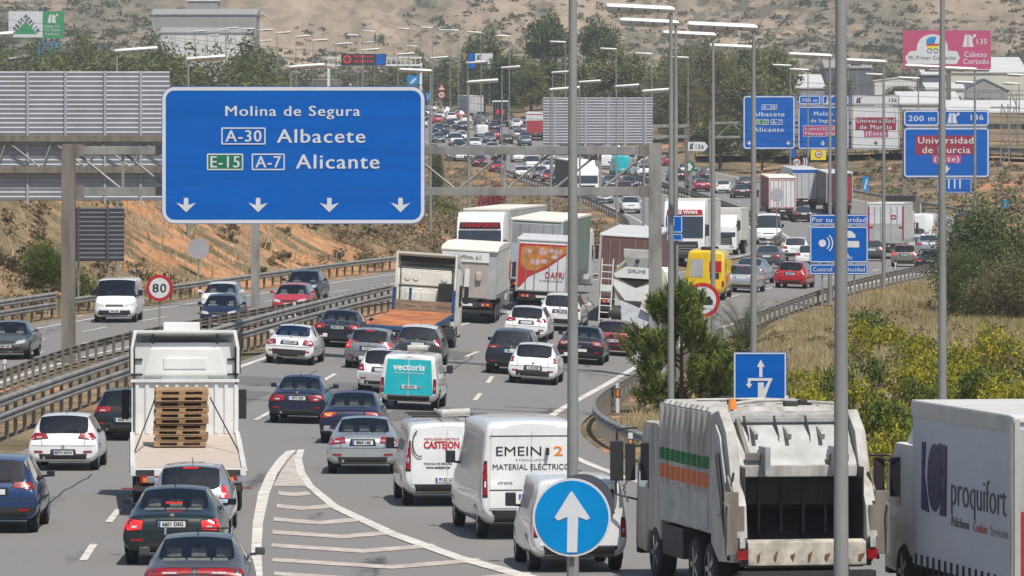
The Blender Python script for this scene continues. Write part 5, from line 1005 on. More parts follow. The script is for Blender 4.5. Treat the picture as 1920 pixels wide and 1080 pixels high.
# rusty flatbed
t = lorry('flatbed_lorry', 'empty flatbed lorry with a rusty orange deck and a cream cab', 741, 664, 9.4, yaw=8.2); chassis(t, 7.4, 2.5, (2.0, 3.3, 8.3), lampz=.8, barz=.5)
SL = lambda y: 1.06+.05*y
b = slab(-W2, W2, 0, 7.2, -.16, 0).build('load_bed', pm('bed_blue', (.02, .075, .2), .6, 0, 0, .4, 2), t, bevel=.02); slab(-W2+.05, W2-.05, .12, 7.1, .003, .02).build('deck', M['rust'], b)
for s in (-1, 1):
    MB().box(s*(W2-.12)-.06, s*(W2-.12)+.06, .02, .12, 1.07, 1.22).build('marker_lamp', M['orange'], t, bevel=.02); MB().box(s*1.2-.07, s*1.2+.07, 7.1, 7.25, 1.1, 2.35).build('headboard_post', MATS['bed_blue'], t); MB().box(s*1.15-.2, s*1.15+.2, 3.9, 6.6, .45, .95).build('tool_locker', M['chassis'], t)
MB().box(-1.15, 1.15, 7.08, 7.2, 1.42, 1.62).build('headboard_plank', M['plank'], t); MB().box(-1.15, 1.15, 7.08, 7.2, 1.64, 1.86).build('headboard_plank', M['plank'], t); MB().box(-.6, -.5, 7.1, 7.2, 1.7, 2.35).build('headboard_post', MATS['bed_blue'], t); MB().box(.55, 1.1, 7.3, 7.55, 1.6, 2.6).build('air_filter', M['plastic'], t, bevel=.04)
c = cab(t, 7.6, 2.46, 3.2, M['cream'], False)
for s in (-1, 1): MB().box(s*1.2-.04, s*1.2+.04, 7.4, 7.8, 1.6, 3.72).build('side_deflector', M['cream'], c, bevel=.02)
MB().side([(7.42, 3.70), (7.42, 3.78), (8.6, 3.66), (9.0, 3.1), (8.9, 3.05)], -1.24, 1.24).build('roof_deflector', M['cream'], c, bevel=.02); MB().box(-1.0, 1.0, 7.53, 7.61, 2.45, 3.05).build('back_panel', M['cream'], c, bevel=.08); MB().box(-1.0, 1.0, 7.53, 7.61, 1.5, 2.35).build('back_panel', M['cream'], c, bevel=.08)
MB().box(-1.1, 1.1, 7.62, 7.7, 3.38, 3.62).build('deflector_shade', M['chassis'], c); [MB().box(-1.12, 1.12, 7.575, 7.61, z, z+.03).build('panel_seam', M['chassis'], c) for z in (2.40, 3.1)]; [MB().box(x-.015, x+.015, 7.575, 7.6, 1.5, 3.3).build('panel_seam', M['chassis'], c) for x in (-1.05, 1.05)]; [MB().box(x-.25, x+.25, 7.50, 7.54, 1.65, 2.2).build('back_recess', M['cream'], c, bevel=.02) for x in (-.55, .1)]; [MB().cyl((x, 7.5, 2.78), (x, 7.54, 2.78), .13, n=14).build('round_emboss', M['cream'], c) for x in (-.75, -.4, .75)]  # deflector_shade: dark strip painted in for the shade under the roof deflector
# tipper
t = lorry('tipper_lorry', 'grey tipper lorry lettered Moñino s.l. across its tailgate', 873, 606, 9.0, yaw=4); chassis(t, 8, 2.5, (1.6, 2.95, 4.3), lampz=.85, barz=.55)
b = MB().box(-1.25, 1.25, .1, 8.5, 1.1, 3.2).build('tipper_body', M['greyalu'], t, bevel=.03); tg = MB().box(-1.16, .86, .03, .1, 1.15, 2.72).build('tailgate', mat2('dusty_tailgate', (.40, .345, .32)), b)
MB().box(-1.22, .9, -.02, .06, 2.72, 3.16).build('name_board', M['truckwhite'], b); lettering('o Moñino, s.l.', M['galv_d'], b, -.16, -.03, 2.94, .27, bold=.004); MB().box(-.16, .06, -.06, .06, 1.15, 2.4).build('upright', M['truckwhite'], b)
MB().box(.35, .6, -.1, .04, 1.9, 2.3).build('shovel_blade', M['wooddeck'], b, bevel=.05); MB().side([(0, 3.2), (.0, 3.28), (.8, 3.42), (4, 3.5), (8.5, 3.42), (8.5, 3.2)], -1.27, 1.27).build('tarpaulin', M['tarp'], b, bevel=.02)
MB().box(1.25, 1.28, .3, 8.3, 1.12, 1.3).build('side_rail', M['galv'], b); m = MB(); [m.box(1.25, 1.30, .5+k*.9, .58+k*.9, 1.3, 3.18) for k in range(9)]; m.build('side_ribs', M['greyalu'], b); cab(t, 8.7, 2.45, 3.0, M['truckwhite'], False)
lettering('TRANSPORTES', M['signred'], b, -.62, .0, 1.95, .14)
# picture van
t = lorry('refrigerated_lorry', 'box lorry with a picture of pink pigs on orange and red rear doors, lettered DAFRI', 1012, 586, 8.0, yaw=2.5); chassis(t, 6, 2.3, (1.5, 6.4), lampz=.75)
b = boxbody(t, 0, 6.2, 2.4, .95, 3.4, M['truckwhite'], mat2('door_white', (.70, .71, .73)), M['truckwhite']); PR = mat2('picture_red', (.50, .03, .03)); PO = mat2('picture_orange', (.55, .21, .04), var=.4, scale=3); PP = mat2('picture_pink', (.62, .42, .38), var=.3, scale=4)
m = MB(); m.prism([(-1.12, 1.1), (-1.12, 3.2), (1.12, 3.2), (1.12, 2.75), (.2, 2.05), (-.6, 1.65), (-1.0, 1.15)], -.034, -.03); m.build('picture_red_field', PR, b)
m = MB(); m.prism([(-1.02, 2.2), (-1.02, 3.0), (-.8, 3.1), (1.1, 3.1), (1.1, 2.85), (.3, 2.25), (-.25, 1.95), (-.75, 1.95)], -.040, -.036); m.build('picture_orange_field', PO, b); rr = random.Random(5)
for x, z, r_ in ((-.7, 2.85, .16), (.0, 2.8, .18), (.35, 2.9, .14), (.72, 2.85, .17), (-.35, 2.35, .2), (.05, 2.4, .15), (.55, 2.62, .14), (-.05, 2.98, .1)):
    pts = [(x+r_*(1.25 if math.cos(a) > .4 else 1.0)*math.cos(a)*rr.uniform(.9, 1.15), z+r_*.75*math.sin(a)*rr.uniform(.85, 1.1)) for a in [2*math.pi*k/14 for k in range(14)]]; MB().prism(pts, -.046, -.042).build('picture_pig', PP, b)
lettering('DAFRI', M['signred'], b, .62, -.045, 1.75, .42, bold=.004, sx=.8); lettering('TU CARNE DE CONFIANZA', M['galv_d'], b, .45, -.045, 1.5, .09); cab(t, 6.3, 2.25, 2.6, M['truckwhite'])
def trailer(label, px, py, yaw, side, rear, roof, H=4.0, L=13.0, group='articulated lorries in the queue', rear2=None, axl=True):
    t = lorry('articulated_lorry', label, px, py, L, yaw=yaw, group=group); chassis(t, L-1, 2.5, (2.2, 3.5, 4.8), lampz=.95); b = boxbody(t, 0, L, 2.55, 1.1, H, side, rear, roof, 'trailer_body')
    if rear2: MB().box(-1.2, 1.2, -.035, -.026, H-1.1, H-.2).build('upper_door_panel', rear2, b)
    m = MB(); [m.box(s*1.277-.012, s*1.277+.012, .3+k*.65, .34+k*.65, 1.12, 1.4) for k in range(19) for s in (-1, 1)]; m.build('curtain_buckles', M['chassis'], b); cab(t, L+.5, 2.48, 3.3, M['truckwhite']); return t, b
trailer('articulated lorry with a green curtain side and a grey rear', 1000, 570, 6.5, mat2('green_curtain', (.17, .235, .19)), mat2('rear_blue_grey', (.40, .43, .50)), M['tarp'], 4.05, rear2=mat2('rear_grey', (.27, .28, .29)))
trailer('brown articulated lorry with a pale roof behind the concrete mixer', 1169, 606, 3.8, mat2('brown_curtain', (.20, .10, .085)), mat2('brown_rear', (.155, .075, .065)), M['truckwhite'], 4.0)
t, b = trailer('articulated lorry with red outlines on white rear doors and a red slatted side', 1467, 414, -3.6, mat2('red_slats', (.32, .03, .035), var=.4, scale=3), M['truckwhite'], M['tarp'], 4.0)
for s in (-1, 1): o = MB(); ring2(o, rrect(1.1, 2.55, .02, 1, s*.6, 2.5), rrect(1.02, 2.47, .02, 1, s*.6, 2.5), -.04, -.03); o.build('red_outline', M['signred'], b)
t, b = trailer('articulated lorry with a white rear under a blue top edge', 1510, 394, -5, M['truckwhite'], mat2('rear_pale', (.50, .52, .54)), M['truckwhite'], 4.0); MB().box(-1.27, 1.27, -.05, 0, 3.7, 3.98).build('blue_header', MATS['sign_blue'], b)
t, b = trailer('articulated lorry with a dark wine-red rear and a streaked side', 1574, 402, -4.5, mat2('streaked_side', (.15, .09, .1), var=.7, scale=2), mat2('wine_rear', (.10, .035, .04)), M['truckwhite'], 4.0); MB().box(.35, 1.2, -.045, -.03, 1.3, 3.6).build('red_door_panel', mat2('red_panel', (.3, .02, .035)), b)
t, b = trailer('white box lorry with red corner edges and a small red emblem', 1661, 486, 4.6, M['truckwhite'], mat2('door_pale', (.60, .60, .63)), M['truckwhite'], 3.9, 8.0, 'lorries in the queue')
for s in (-1, 1): MB().box(s*1.2-.05, s*1.2+.05, -.06, -.04, 1.3, 3.7).build('red_edge', M['maroon'], b); MB().box(s*.75-.12, s*.75+.12, -.07, -.03, 1.1, 2.2).build('tail_lift_guide', M['greyalu'], b); MB().box(s*1.05-.14, s*1.05+.14, -.09, -.05, 2.2, 2.3).build('warning_flag', M['signred'], b)
MB().box(-1.15, 1.15, -.05, -.03, 1.15, 2.5).build('tail_lift', M['greyalu'], b); m = MB(); ring2(m, rrect(.34, .3, .05, 2, .55, 2.95), rrect(.22, .16, .03, 2, .55, 2.95), -.05, -.03); m.build('emblem', M['signred'], b)
t = lorry('tipper_lorry', 'dark open-topped tipper ahead of the white box lorry', 1688, 453, 8, yaw=4); chassis(t, 7, 2.5, (1.6, 2.9, 6.8)); b = MB().hexa([(-1.2, .1, 1.1), (1.2, .1, 1.1), (1.2, 6, 1.1), (-1.2, 6, 1.1), (-1.25, 0, 3.7), (1.25, 0, 3.7), (1.25, 6, 3.7), (-1.25, 6, 3.7)]).build('tipper_body', M['galv_d'], t, bevel=.02); MB().box(-1.27, 1.27, -.05, .1, 3.4, 3.78).build('top_rail', M['chassis'], b); cab(t, 6.4, 2.4, 3.0, M['truckwhite'])
# concrete mixer
t = lorry('concrete_mixer', 'concrete mixer lorry with lime-striped drum, white hopper and steel ladder at the back', 1186, 641, 8.5, yaw=3); chassis(t, 7, 2.5, (1.9, 3.25, 7.0), lampz=.9, barz=.5)
LIME = mat2('lime_stripe', (.52, .56, .10)); DR_ = mat2('drum_white', (.62, .62, .58)); m = MB(); prof = [(.75, .62, 3.05), (1.2, .82, 2.9), (2.4, 1.12, 2.55), (4.0, 1.18, 2.35), (5.6, .95, 2.2), (6.3, .5, 2.15)]
for k in range(len(prof)-1):
    (ya, ra, za), (yb, rb, zb) = prof[k], prof[k+1]
    for j in range(4):
        u0, u1 = j/4, (j+1)/4; m.mi = (j+k) % 2; f = lambda u: (ya+(yb-ya)*u, ra+(rb-ra)*u, za+(zb-za)*u); y_, r_, z_ = f(u0); Y_, R_, Z_ = f(u1); m.cyl((0, y_, z_), (0, Y_, Z_), r_, R_, 20, cap=(k == 0 and j == 0))
m.build('drum', [DR_, LIME], t, True)
m = MB(); m.loft([[(-.62, .15, 3.95), (.62, .15, 3.95), (.62, .8, 3.95), (-.62, .8, 3.95)], [(-.58, .12, 3.6), (.58, .12, 3.6), (.58, .75, 3.6), (-.58, .75, 3.6)], [(-.34, .2, 2.95), (.34, .2, 2.95), (.34, .6, 2.95), (-.34, .6, 2.95)]]); hp = m.build('hopper', M['greyalu'], t, bevel=.02); MB().cyl((0, .08, 3.45), (0, .14, 3.45), .1, n=14).build('hopper_emblem', M['chassis'], hp)
m = MB(); m.prism([(-.5, 3.2), (.5, 3.2), (.98, 2.88), (.9, 2.72), (-.9, 2.72), (-.98, 2.88)], .0, .06); m.build('splash_plate', M['truckwhite'], t); lettering('GIRUHE', mat2('plate_blue_ink', (.05, .09, .2)), t, 0, -.01, 3.02, .22)
m = MB(); m.prism([(-.98, 2.66), (0, 2.3), (.98, 2.66), (.98, 2.4), (.42, 1.75), (-.42, 1.75), (-.98, 2.4)], -.04, .04); m.build('discharge_plate', M['truckwhite'], t); MB().prism([(-.85, 2.72), (.85, 2.72), (0, 2.34)], .05, .1).build('discharge_opening', M['under'], t)
m = MB(); m.hexa([(-.5, -.25, .7), (.45, -.25, .6), (.5, -.1, .6), (-.5, -.1, .7), (-.62, -.05, 1.75), (.9, -.05, 1.2), (.95, .1, 1.2), (-.6, .1, 1.75)]); m.build('chute', mat2('chute_grey', (.42, .44, .46), var=.3, scale=2), t); MB().hexa([(.25, -.3, 1.45), (.95, -.3, 1.1), (1.0, -.1, 1.1), (.3, -.1, 1.45), (.35, -.3, 1.85), (1.1, -.3, 1.6), (1.1, -.1, 1.6), (.4, -.1, 1.85)]).build('chute_extension', M['truckwhite'], t)
m = MB()
for x in (-1.5, -1.02): m.cyl((x, -.1, .75), (x, -.1, 3.5), .03, n=6)
for k in range(9): m.cyl((-1.5, -.1, .9+k*.29), (-1.02, -.1, .9+k*.29), .022, n=5)
m.box(-1.52, -1.0, -.15, .1, 2.1, 2.35); m.build('ladder', M['truckwhite'], t); MB().cyl((-1.1, .2, 1.15), (-.55, .2, 1.15), .36, n=16).build('water_tank', M['chassis'], t, True); MB().box(-1.2, -.4, -.02, .5, .75, .95).build('pump_tray', M['chassis'], t); cab(t, 6.6, 2.45, 3.0, M['truckwhite'], False)
# rubbish lorry
GW = pm('dirty_white', (.47, .46, .43), .6, 0, 0, .2, 1.6, stretch=(2.2, 2.2, .35), dark=(.2, .18, .15), cov=.44); GS = mat2('grubby_panel', (.38, .38, .37), var=.3, scale=1.5)
t = lorry('rubbish_lorry', 'dirty white rubbish lorry with a dark open hopper and green and orange side stripes', 1514, 1141, 8.6, yaw=-13.2); chassis(t, 7.4, 2.5, (2.4, 3.7, 7.2), rear=False, mud=False); h = 1.25
b = MB().box(-h, h, 2.15, 6.6, 1.15, 3.3).build('compactor_body', GW, t, bevel=.03); m = MB(); [m.loft([[(-h-.07, 2.45+k*.46, z), (-h+.01, 2.38+k*.46, z), (-h+.01, 2.66+k*.46, z), (-h-.07, 2.59+k*.46, z)] for z in (1.85, 3.27)]) for k in range(9)]; m.build('side_ribs', GW, b)
MB().box(-h-.02, -h+.01, 2.3, 6.5, 1.2, 1.86).build('lower_side_panel', GS, b)
for z0, z1, mm in ((2.28, 2.5, mat2('stripe_green', (.02, .16, .05))), (1.95, 2.2, mat2('stripe_orange', (.62, .17, .06)))):
    m = MB()
    for k in range(9): y = 2.45+k*.46; m.loft([[(-h-.074, y, z), (-h-.003, y-.07, z), (-h-.003, y-.18, z), (-h-.003, y-.18, z)] for z in (z0, z1)], False, False); m.loft([[(-h-.074, y+.14, z), (-h-.074, y, z)] for z in (z0, z1)], False, False); m.loft([[(-h-.003, y+.28, z), (-h-.003, y+.21, z), (-h-.074, y+.14, z)] for z in (z0, z1)], False, False)
    m.build('side_stripe', mm, b)
m = MB(); [m.loft([[(-h, 2.4+k*.46, 3.3), (-h, 2.62+k*.46, 3.3), (h, 2.62+k*.46, 3.3), (h, 2.4+k*.46, 3.3)], [(-h+.05, 2.43+k*.46, 3.37), (-h+.05, 2.59+k*.46, 3.37), (h-.05, 2.59+k*.46, 3.37), (h-.05, 2.43+k*.46, 3.37)]]) for k in range(9)]; m.build('roof_ribs', GW, b)
m = MB(); m.tube([(-.9, 2.2, 3.42), (-.2, 3.2, 3.45), (.5, 3.9, 3.43), (.9, 5.5, 3.42)], .035); m.tube([(-1.0, 4.5, 3.42), (0.2, 4.2, 3.44), (1.1, 2.4, 3.42)], .03); m.build('roof_hoses', M['hose'], b, True); [MB().box(x-.12, x+.12, y-.1, y+.1, 3.36, 3.46).build('roof_valve', M['chassis'], b, bevel=.02) for x, y in ((.3, 2.6), (-.5, 3.6), (.7, 3.2), (-.3, 5.2))]
tg = bpy.data.objects.new('tailgate', None); COL.objects.link(tg); tg.parent = t
for s in (-1, 1):   # tailgate cheeks with the dark hopper between them
    MB().side([(2.12, 1.0), (2.12, 3.25), (1.5, 3.35), (.9, 3.0), (.55, 2.3), (.1, 1.75), (0, 1.2), (.35, .75), (1.5, .7)], s*1.06 if s > 0 else -h, h if s > 0 else -1.06).build('tailgate_cheek', GW, tg, bevel=.02)
    MB().side([(1.4, 1.5), (1.5, 3.1), (1.15, 2.9), (.75, 2.2), (.5, 1.7)], s*(h+.03)-.03, s*(h+.03)+.03).build('lifting_arm', GS, tg, bevel=.015)
    m = MB(); m.cyl((s*1.33, .5, 1.2), (s*1.33, 1.2, 2.6), .05, n=8); m.cyl((s*1.33, .3, .8), (s*1.33, .5, 1.2), .03, n=8); m.build('hydraulic_ram', M['chassis'], tg, True)
    m = MB(); m.tube([(s*1.42, .0, .9), (s*1.42, -.1, 1.75), (s*1.42, .25, 1.8)], .022); m.build('grab_rail', M['galv'], tg); MB().box(s*1.34-.13, s*1.34+.13, .02, .06, .9, 2.0).build('side_guard', M['galv_d'], tg, bevel=.02)
    MB().box(s*1.15-.09, s*1.15+.09, -.03, .05, .82, 1.0).build('tail_light', M['red'], tg); MB().cyl((s*1.0, 1.5, 3.37), (s*1.0, 1.5, 3.55), .085, .06, 12).build('beacon', M['orange'], tg, True); MB().box(s*.62-.05, s*.62+.05, .35, .9, 2.25, 2.75).build('lift_hook', GS, tg, bevel=.02)
MB().box(-1.06, 1.06, 1.42, 2.12, 2.35, 3.28).build('upper_tailgate', GW, tg, bevel=.03); MB().side([(1.42, 2.95), (1.42, 3.12), (.8, 2.55), (.7, 2.42), (.85, 2.4)], -1.06, 1.06).build('tailgate_hood', GS, tg, bevel=.02); MB().box(-1.04, 1.04, .62, .74, 2.22, 2.42).build('hopper_lip', GW, tg, bevel=.02)
HD = mat2('hopper_dark', (.045, .043, .042), var=.6, scale=2.5); MB().side([(2.1, .9), (2.1, 2.4), (1.95, 2.4), (1.8, 1.6), (1.2, 1.05), (.3, 1.0), (.3, .9)], -1.05, 1.05).build('hopper_floor', HD, tg)
MB().box(-1.05, 1.05, 1.3, 1.4, 1.7, 2.35).build('packer_blade', HD, tg); m = MB(); [m.box(-1.0+k*.4, -.95+k*.4, 1.26, 1.3, 1.2, 2.35) for k in range(6)]; m.build('hopper_ribs', HD, tg)
for s in (-1, 1): MB().box(s*1.055-.01, s*1.055+.01, .25, 2.0, 1.0, 2.4).build('hopper_side', HD, tg)
SILL = mat2('worn_sill', (.46, .42, .35), var=.6, scale=2.2); MB().side([(.32, .66), (.32, 1.12), (.2, 1.16), (.02, 1.12), (-.02, .72)], -1.05, 1.05).build('loading_sill', SILL, tg, bevel=.02); MB().box(-1.2, 1.2, -.1, .2, .5, .62).build('rear_step', M['chassis'], tg)
add_plate(tg, -.45, 1.38, 2.75, '8656 BWP', w=.5); MB().box(.1, .55, 1.36, 1.42, 2.83, 2.93).build('maker_badge', M['signcyan'], tg); lettering('Geesink', M['white'], tg, .32, 1.35, 2.88, .09)
m = MB(); [m.side([(.9, 2.95), (1.42, 3.1), (1.42, 3.0), (.95, 2.85)], x-.03, x+.03) for x in (-.7, -.1, .5, .9)]; m.build('hood_brackets', GW, tg); 
for z, hh in ((3.18, .08), (2.98, .06), (2.62, .07)): MB().box(-1.04, 1.04, 1.36, 1.43, z-hh/2, z+hh/2).build('cross_rail', GS, tg, bevel=.01)
for x in (-.82, -.28, .28, .82): m = MB(); m.tube([(x, 1.38, 3.25), (x+.04, 1.2, 2.9), (x-.02, .85, 2.55)], .022); m.build('hydraulic_hose', M['chassis'], tg, True)
for x in (-.95, .95): MB().cyl((x, 1.33, 3.2), (x*.9, .8, 2.5), .045, n=8).build('tailgate_ram', M['galv_d'], tg, True)
for x, z in ((-.75, 2.55), (.7, 2.53)): MB().box(x-.2, x+.2, .66, .72, z-.05, z+.09).build('comb_bracket', M['galv_d'], tg, bevel=.02)
for k in range(7): MB().prism([(-.9+k*.3, .8+.05*(k % 3)), (-.86+k*.3, .79), (-.84+k*.31, .93+.04*(k % 2)), (-.89+k*.3, .9)], -.03, .03).build('rust_scar', pm('dull_rust', (.16, .075, .035), .8, 0, 0, .4, 6), tg)
for s in (-1, 1):
    MB().box(s*1.17-.06, s*1.17+.06, .02, .12, 1.25, 1.75).build('control_box', M['galv_d'], tg, bevel=.015); MB().box(s*1.16-.05, s*1.16+.05, -.06, .0, 1.02, 1.2).build('work_lamp', M['clearlamp'], tg, bevel=.02); m = MB(); m.tube([(s*1.2, .5, 2.3), (s*1.3, .35, 1.9), (s*1.26, .2, 1.4), (s*1.33, .1, 1.0)], .025); m.build('hydraulic_hose', M['chassis'], tg, True); MB().side([(.3, 2.0), (.62, 2.25), (.75, 2.1), (.35, 1.8)], s*1.27-.02, s*1.27+.02).build('hinge_plate', M['galv_d'], tg)
c = cab(t, 6.75, 2.4, 2.9, GW, False); m = MB(); m.tube([(-1.25, 8.6, 2.75), (-1.62, 8.75, 2.72), (-1.64, 8.75, 1.5), (-1.25, 8.6, 1.4)], .022); m.build('mirror_frame', M['plastic'], c); MB().box(-1.75, -1.5, 8.68, 8.78, 1.75, 2.5).build('wing_mirror', M['plastic'], c, bevel=.03)
MB().box(-h-.02, -.7, 4.4, 6.2, .55, 1.1).build('side_locker', M['chassis'], t)
# curtain-sided lorry on the right
SG = mat2('curtain_silver', (.47, .50, .54), rough=.5, var=.1, scale=.5); t = lorry('curtain_sided_lorry', 'grey-white curtain-sided lorry lettered proquifort, cut by the right edge', 2042, 1190, 9.3, yaw=-15.4); chassis(t, 7, 2.5, (1.7, 7.9)); b = boxbody(t, 0, 7.0, 2.5, .70, 3.50, SG, M['greyalu'], M['truckwhite'], 'curtain_body'); MB().box(-1.14, 1.14, -.05, -.03, .8, 2.0).build('red_tail_panel', M['signred'], b)
MB().box(-1.28, -1.2, .02, 6.98, 3.28, 3.54).build('roof_rail', M['greyalu'], b, bevel=.02); MB().cyl((-1.29, -.02, .7), (-1.29, -.02, 3.4), .03, n=8).build('door_rod', M['chrome'], b); [MB().box(-1.285, -1.25, .35+k*.42, .395+k*.42, .62, .90).build('curtain_buckle', M['chassis'], b) for k in range(16)]
M['galv_ink'] = pm('banner_ink', (.05, .055, .075), .6, 0, 0, .1, 2)
def sidelet(s, mat, y, z, size, **k): lettering(s, M[mat], b, -1.265, y, z, size, face=-90, **k)
sidelet('proquifort', 'galv_ink', 2.35, 2.12, .80, sx=1.12, bold=-.014); sidelet('Polichemi', 'ink', 3.55, 1.60, .24, sx=1.3, bold=-.004); sidelet('Coelsin', 'signred', 2.2, 1.60, .24, sx=1.3, bold=-.004); sidelet('Servicom', 'galv', .95, 1.60, .24, sx=1.3, bold=-.004)
m = MB()
def sidepoly(m, pts): m.side(pts, -1.268, -1.256)
NAVY = mat2('logo_navy', (.018, .02, .075)); el = [(5.35+.5*math.cos(a), 2.28+.58*math.sin(a)) for a in [2*math.pi*k/26 for k in range(26)]]; m.side(el, -1.268, -1.256); m.side([(6.25, 2.86), (6.0, 2.86), (6.1, 2.3), (5.75, 1.66), (6.3, 1.7)], -1.268, -1.256); m.side([(5.1, 2.88), (4.5, 2.86), (4.55, 1.66), (5.0, 1.66), (4.72, 2.25)], -1.268, -1.256); m.build('logo_mark', NAVY, b)
c = cab(t, 7.15, 2.35, 2.75, M['truckwhite']); m = MB(); m.tube([(-1.2, 9.0, 2.5), (-1.55, 9.15, 2.5), (-1.55, 9.15, 1.5), (-1.2, 9.0, 1.35)], .022); m.build('mirror_frame', M['plastic'], c)
# oncoming lorries
def oncab(label, px, py, L, yaw, matc, matb, H, cabz, band=None, txt=None, W=2.5, deflect=True, group='oncoming lorries'):
    t = lorry('articulated_lorry' if L > 9 else 'box_lorry', label, px, py, L, True, yaw, group); chassis(t, L-1, W, (2.2, 3.5, L-1.4) if L > 9 else (1.6, L-1.2)); boxbody(t, 0, L-2.6, W+.05, 1.05, H, matb, matb, M['tarp'], 'trailer_body'); c = cab(t, L-2.3, W, cabz, matc, deflect, band, txt, 'plastic' if txt else 'truckwhite'); return t
oncab('white lorry facing us with a black visor and pink lettering, behind the tipper', 898, 538, 15, 9.5, M['truckwhite'], M['greyalu'], 4.05, 3.95, mat2('visor_black', (.02, .02, .022)), ('TRANSPORTES', 'signred'), deflect=False)
oncab('white lorry facing us with a red name board above its windscreen', 1283, 496, 15, 4, M['truckwhite'], M['truckwhite'], 4.0, 3.9, M['signred'], ('JOSE VIVAN', 'white'), deflect=False)
oncab('white box van facing us beside the red-board lorry', 1353, 478, 7.2, 7, M['truckwhite'], mat2('box_cream', (.62, .60, .55)), 3.3, 2.25, W=2.15)
oncab('white-roofed lorry facing us with a dark tarpaulin side, behind the thick lamp post', 1101, 373, 14, -9, M['truckwhite'], mat2('tarp_dark', (.045, .05, .075)), 3.9, 3.4)
# ------------------------------------------------------------ the far queue: small copies of a few cars
FG = 'small far cars of the queue'; FO = 'small far oncoming cars'
def far(label, kind, px, py, col, on=False, g=None, **k): car(label, kind, px, py, col, on=on, front=on, lod=2, group=g or (FO if on else FG), valance=True, **k)
for a in (('tiny white hatchback at the head of the far queue under the sign corner', 'hatch', 812, 209, 'white'), ('tiny white saloon left of the far red hatchback', 'sedan', 801, 219, 'white'), ('far red hatchback beside the edge of the big sign', 'hatch', 822, 232, 'red'), ('far white crossover right of the far red hatchback, upper of three', 'suv', 838, 217, 'white'), ('far white hatchback in the middle of three white cars', 'hatch', 847, 227, 'white'),
          ('far white saloon, lowest of three white cars', 'sedan', 853, 239, 'white'), ('far purple-blue car left of the white trailer', 'hatch', 867, 246, 'navy'), ('far dark crossover in front of the white trailer', 'suv', 901, 236, 'darkgrey'), ('far white boxy van in front of the dark crossover', 'smallvan', 905, 257, 'white'),
          ('far red hatchback right of the white boxy van', 'hatch', 927, 263, 'red'), ('far black car right of the red hatchback', 'hatch', 951, 271, 'black'), ('far grey hatchback left of the red lorry', 'hatch', 986, 274, 'teal'), ('far silver car between the black one and the red lorry', 'sedan', 973, 262, 'silver'), ('far white crossover right of the black lorry', 'suv', 970, 243, 'white'), ('far grey car right of the white crossover', 'hatch', 984, 252, 'midgrey'),
          ('far white hatchback right of the turquoise van', 'hatch', 1208, 331, 'white'), ('far white estate above the white hatchback by the gantry post', 'hatch', 1203, 312, 'pearl'), ('far white van left of the turquoise van', 'smallvan', 1137, 318, 'white'), ('far dark car in the gap left of the turquoise van', 'hatch', 1120, 304, 'black'), ('far grey car between the grey sign posts', 'hatch', 1060, 291, 'grey'), ('far silver crossover behind the thick pole', 'suv', 1092, 298, 'silver')): far(*a)
for a in (('far white van facing us left of the three lamp posts', 'smallvan', 857, 274, 'white'), ('far dark car facing us at the edge of the big sign', 'hatch', 824, 268, 'teal'), ('far black car facing us left of the white van', 'hatch', 836, 262, 'black'), ('far teal car facing us just under the gantry beam', 'hatch', 850, 301, 'teal'), ('far white car facing us behind the double lamp posts', 'hatch', 867, 303, 'white'), ('far white saloon facing us right of the double lamp posts', 'sedan', 888, 300, 'pearl'),
          ('far dark grey car facing us left of the white people carrier', 'hatch', 938, 301, 'darkgrey'), ('far white hatchback facing us above the people carrier', 'hatch', 975, 305, 'white'), ('far silver car facing us under the grey sign', 'hatch', 1032, 302, 'silver'), ('far white hatchback facing us under the grey sign', 'hatch', 1036, 318, 'white'), ('far white car facing us left of the lamp posts under the beam', 'sedan', 892, 278, 'white')): far(*a, on=True)
def crowd():   # the rest of the packed far queue
    rr = random.Random(12); taken = [(o.location.x, o.location.y) for o in COL.objects if o.parent is None and o.get('category') in ('car', 'van', 'lorry')]; cols = ['white', 'white', 'white', 'silver', 'midgrey', 'darkgrey', 'black', 'red', 'navy', 'pearl']; n = {0: 0, 1: 0}; tries = 0
    proto = {}
    while min(n.values()) < 30 and tries < 3000:
        tries += 1; on = tries % 2; d = rr.uniform(600, 1010); f = rr.choice((.5, 1.5, 2.5, 3.5)) if not on else rr.choice((.5, 1.5, 2.5)); x = float(lanex(f, d)) if not on else float(oL(d)+1.3+(oR(d)-.5-oL(d)-1.3)*f/3)
        if any(abs(x-a) < 2.3 and abs(d-b) < 11 for a, b in taken) or n[on] >= 30: continue
        c = rr.choice(cols); k = rr.choice(('hatch', 'hatch', 'suv', 'sedan')); taken.append((x, d)); n[on] += 1
        cn = {'pearl': 'off-white', 'midgrey': 'grey', 'darkgrey': 'dark grey', 'navy': 'navy blue'}.get(c, c)
        py = HY+(CAMH-zroad(x, d, bool(on)))*F/d; key = (k, c, on)
        if key not in proto: proto[key] = car(f'tiny {cn} {dict(hatch="hatchback", suv="crossover", sedan="saloon")[k]} in the packed far queue, {"facing us" if on else "driving away"}', k, CX+x*F/d, py, c, on=bool(on), front=bool(on), lod=2, group='packed far queue facing us' if on else 'packed far queue driving away').t
        else: o = copy_tree(proto[key]); place(o, CX+x*F/d, py, bool(on), None, 4.4)
crowd()
def fartruck(label, px, py, L, yaw, rear, side, H, cabm=None):
    t = lorry('articulated_lorry', label, px, py, L, yaw=yaw, group='far lorries of the queue'); chassis(t, L-1, 2.5, (2, 3.3), rear=False, mud=False); b = boxbody(t, 0, L, 2.55, 1.1, H, side, rear, M['truckwhite'], 'trailer_body'); return t, b
fartruck('far grey-white trailer towering over the cars by the three lamp posts', 893, 224, 13, -9, mat2('far_white', (.55, .56, .57)), mat2('far_grey', (.36, .37, .42)), 4.0)
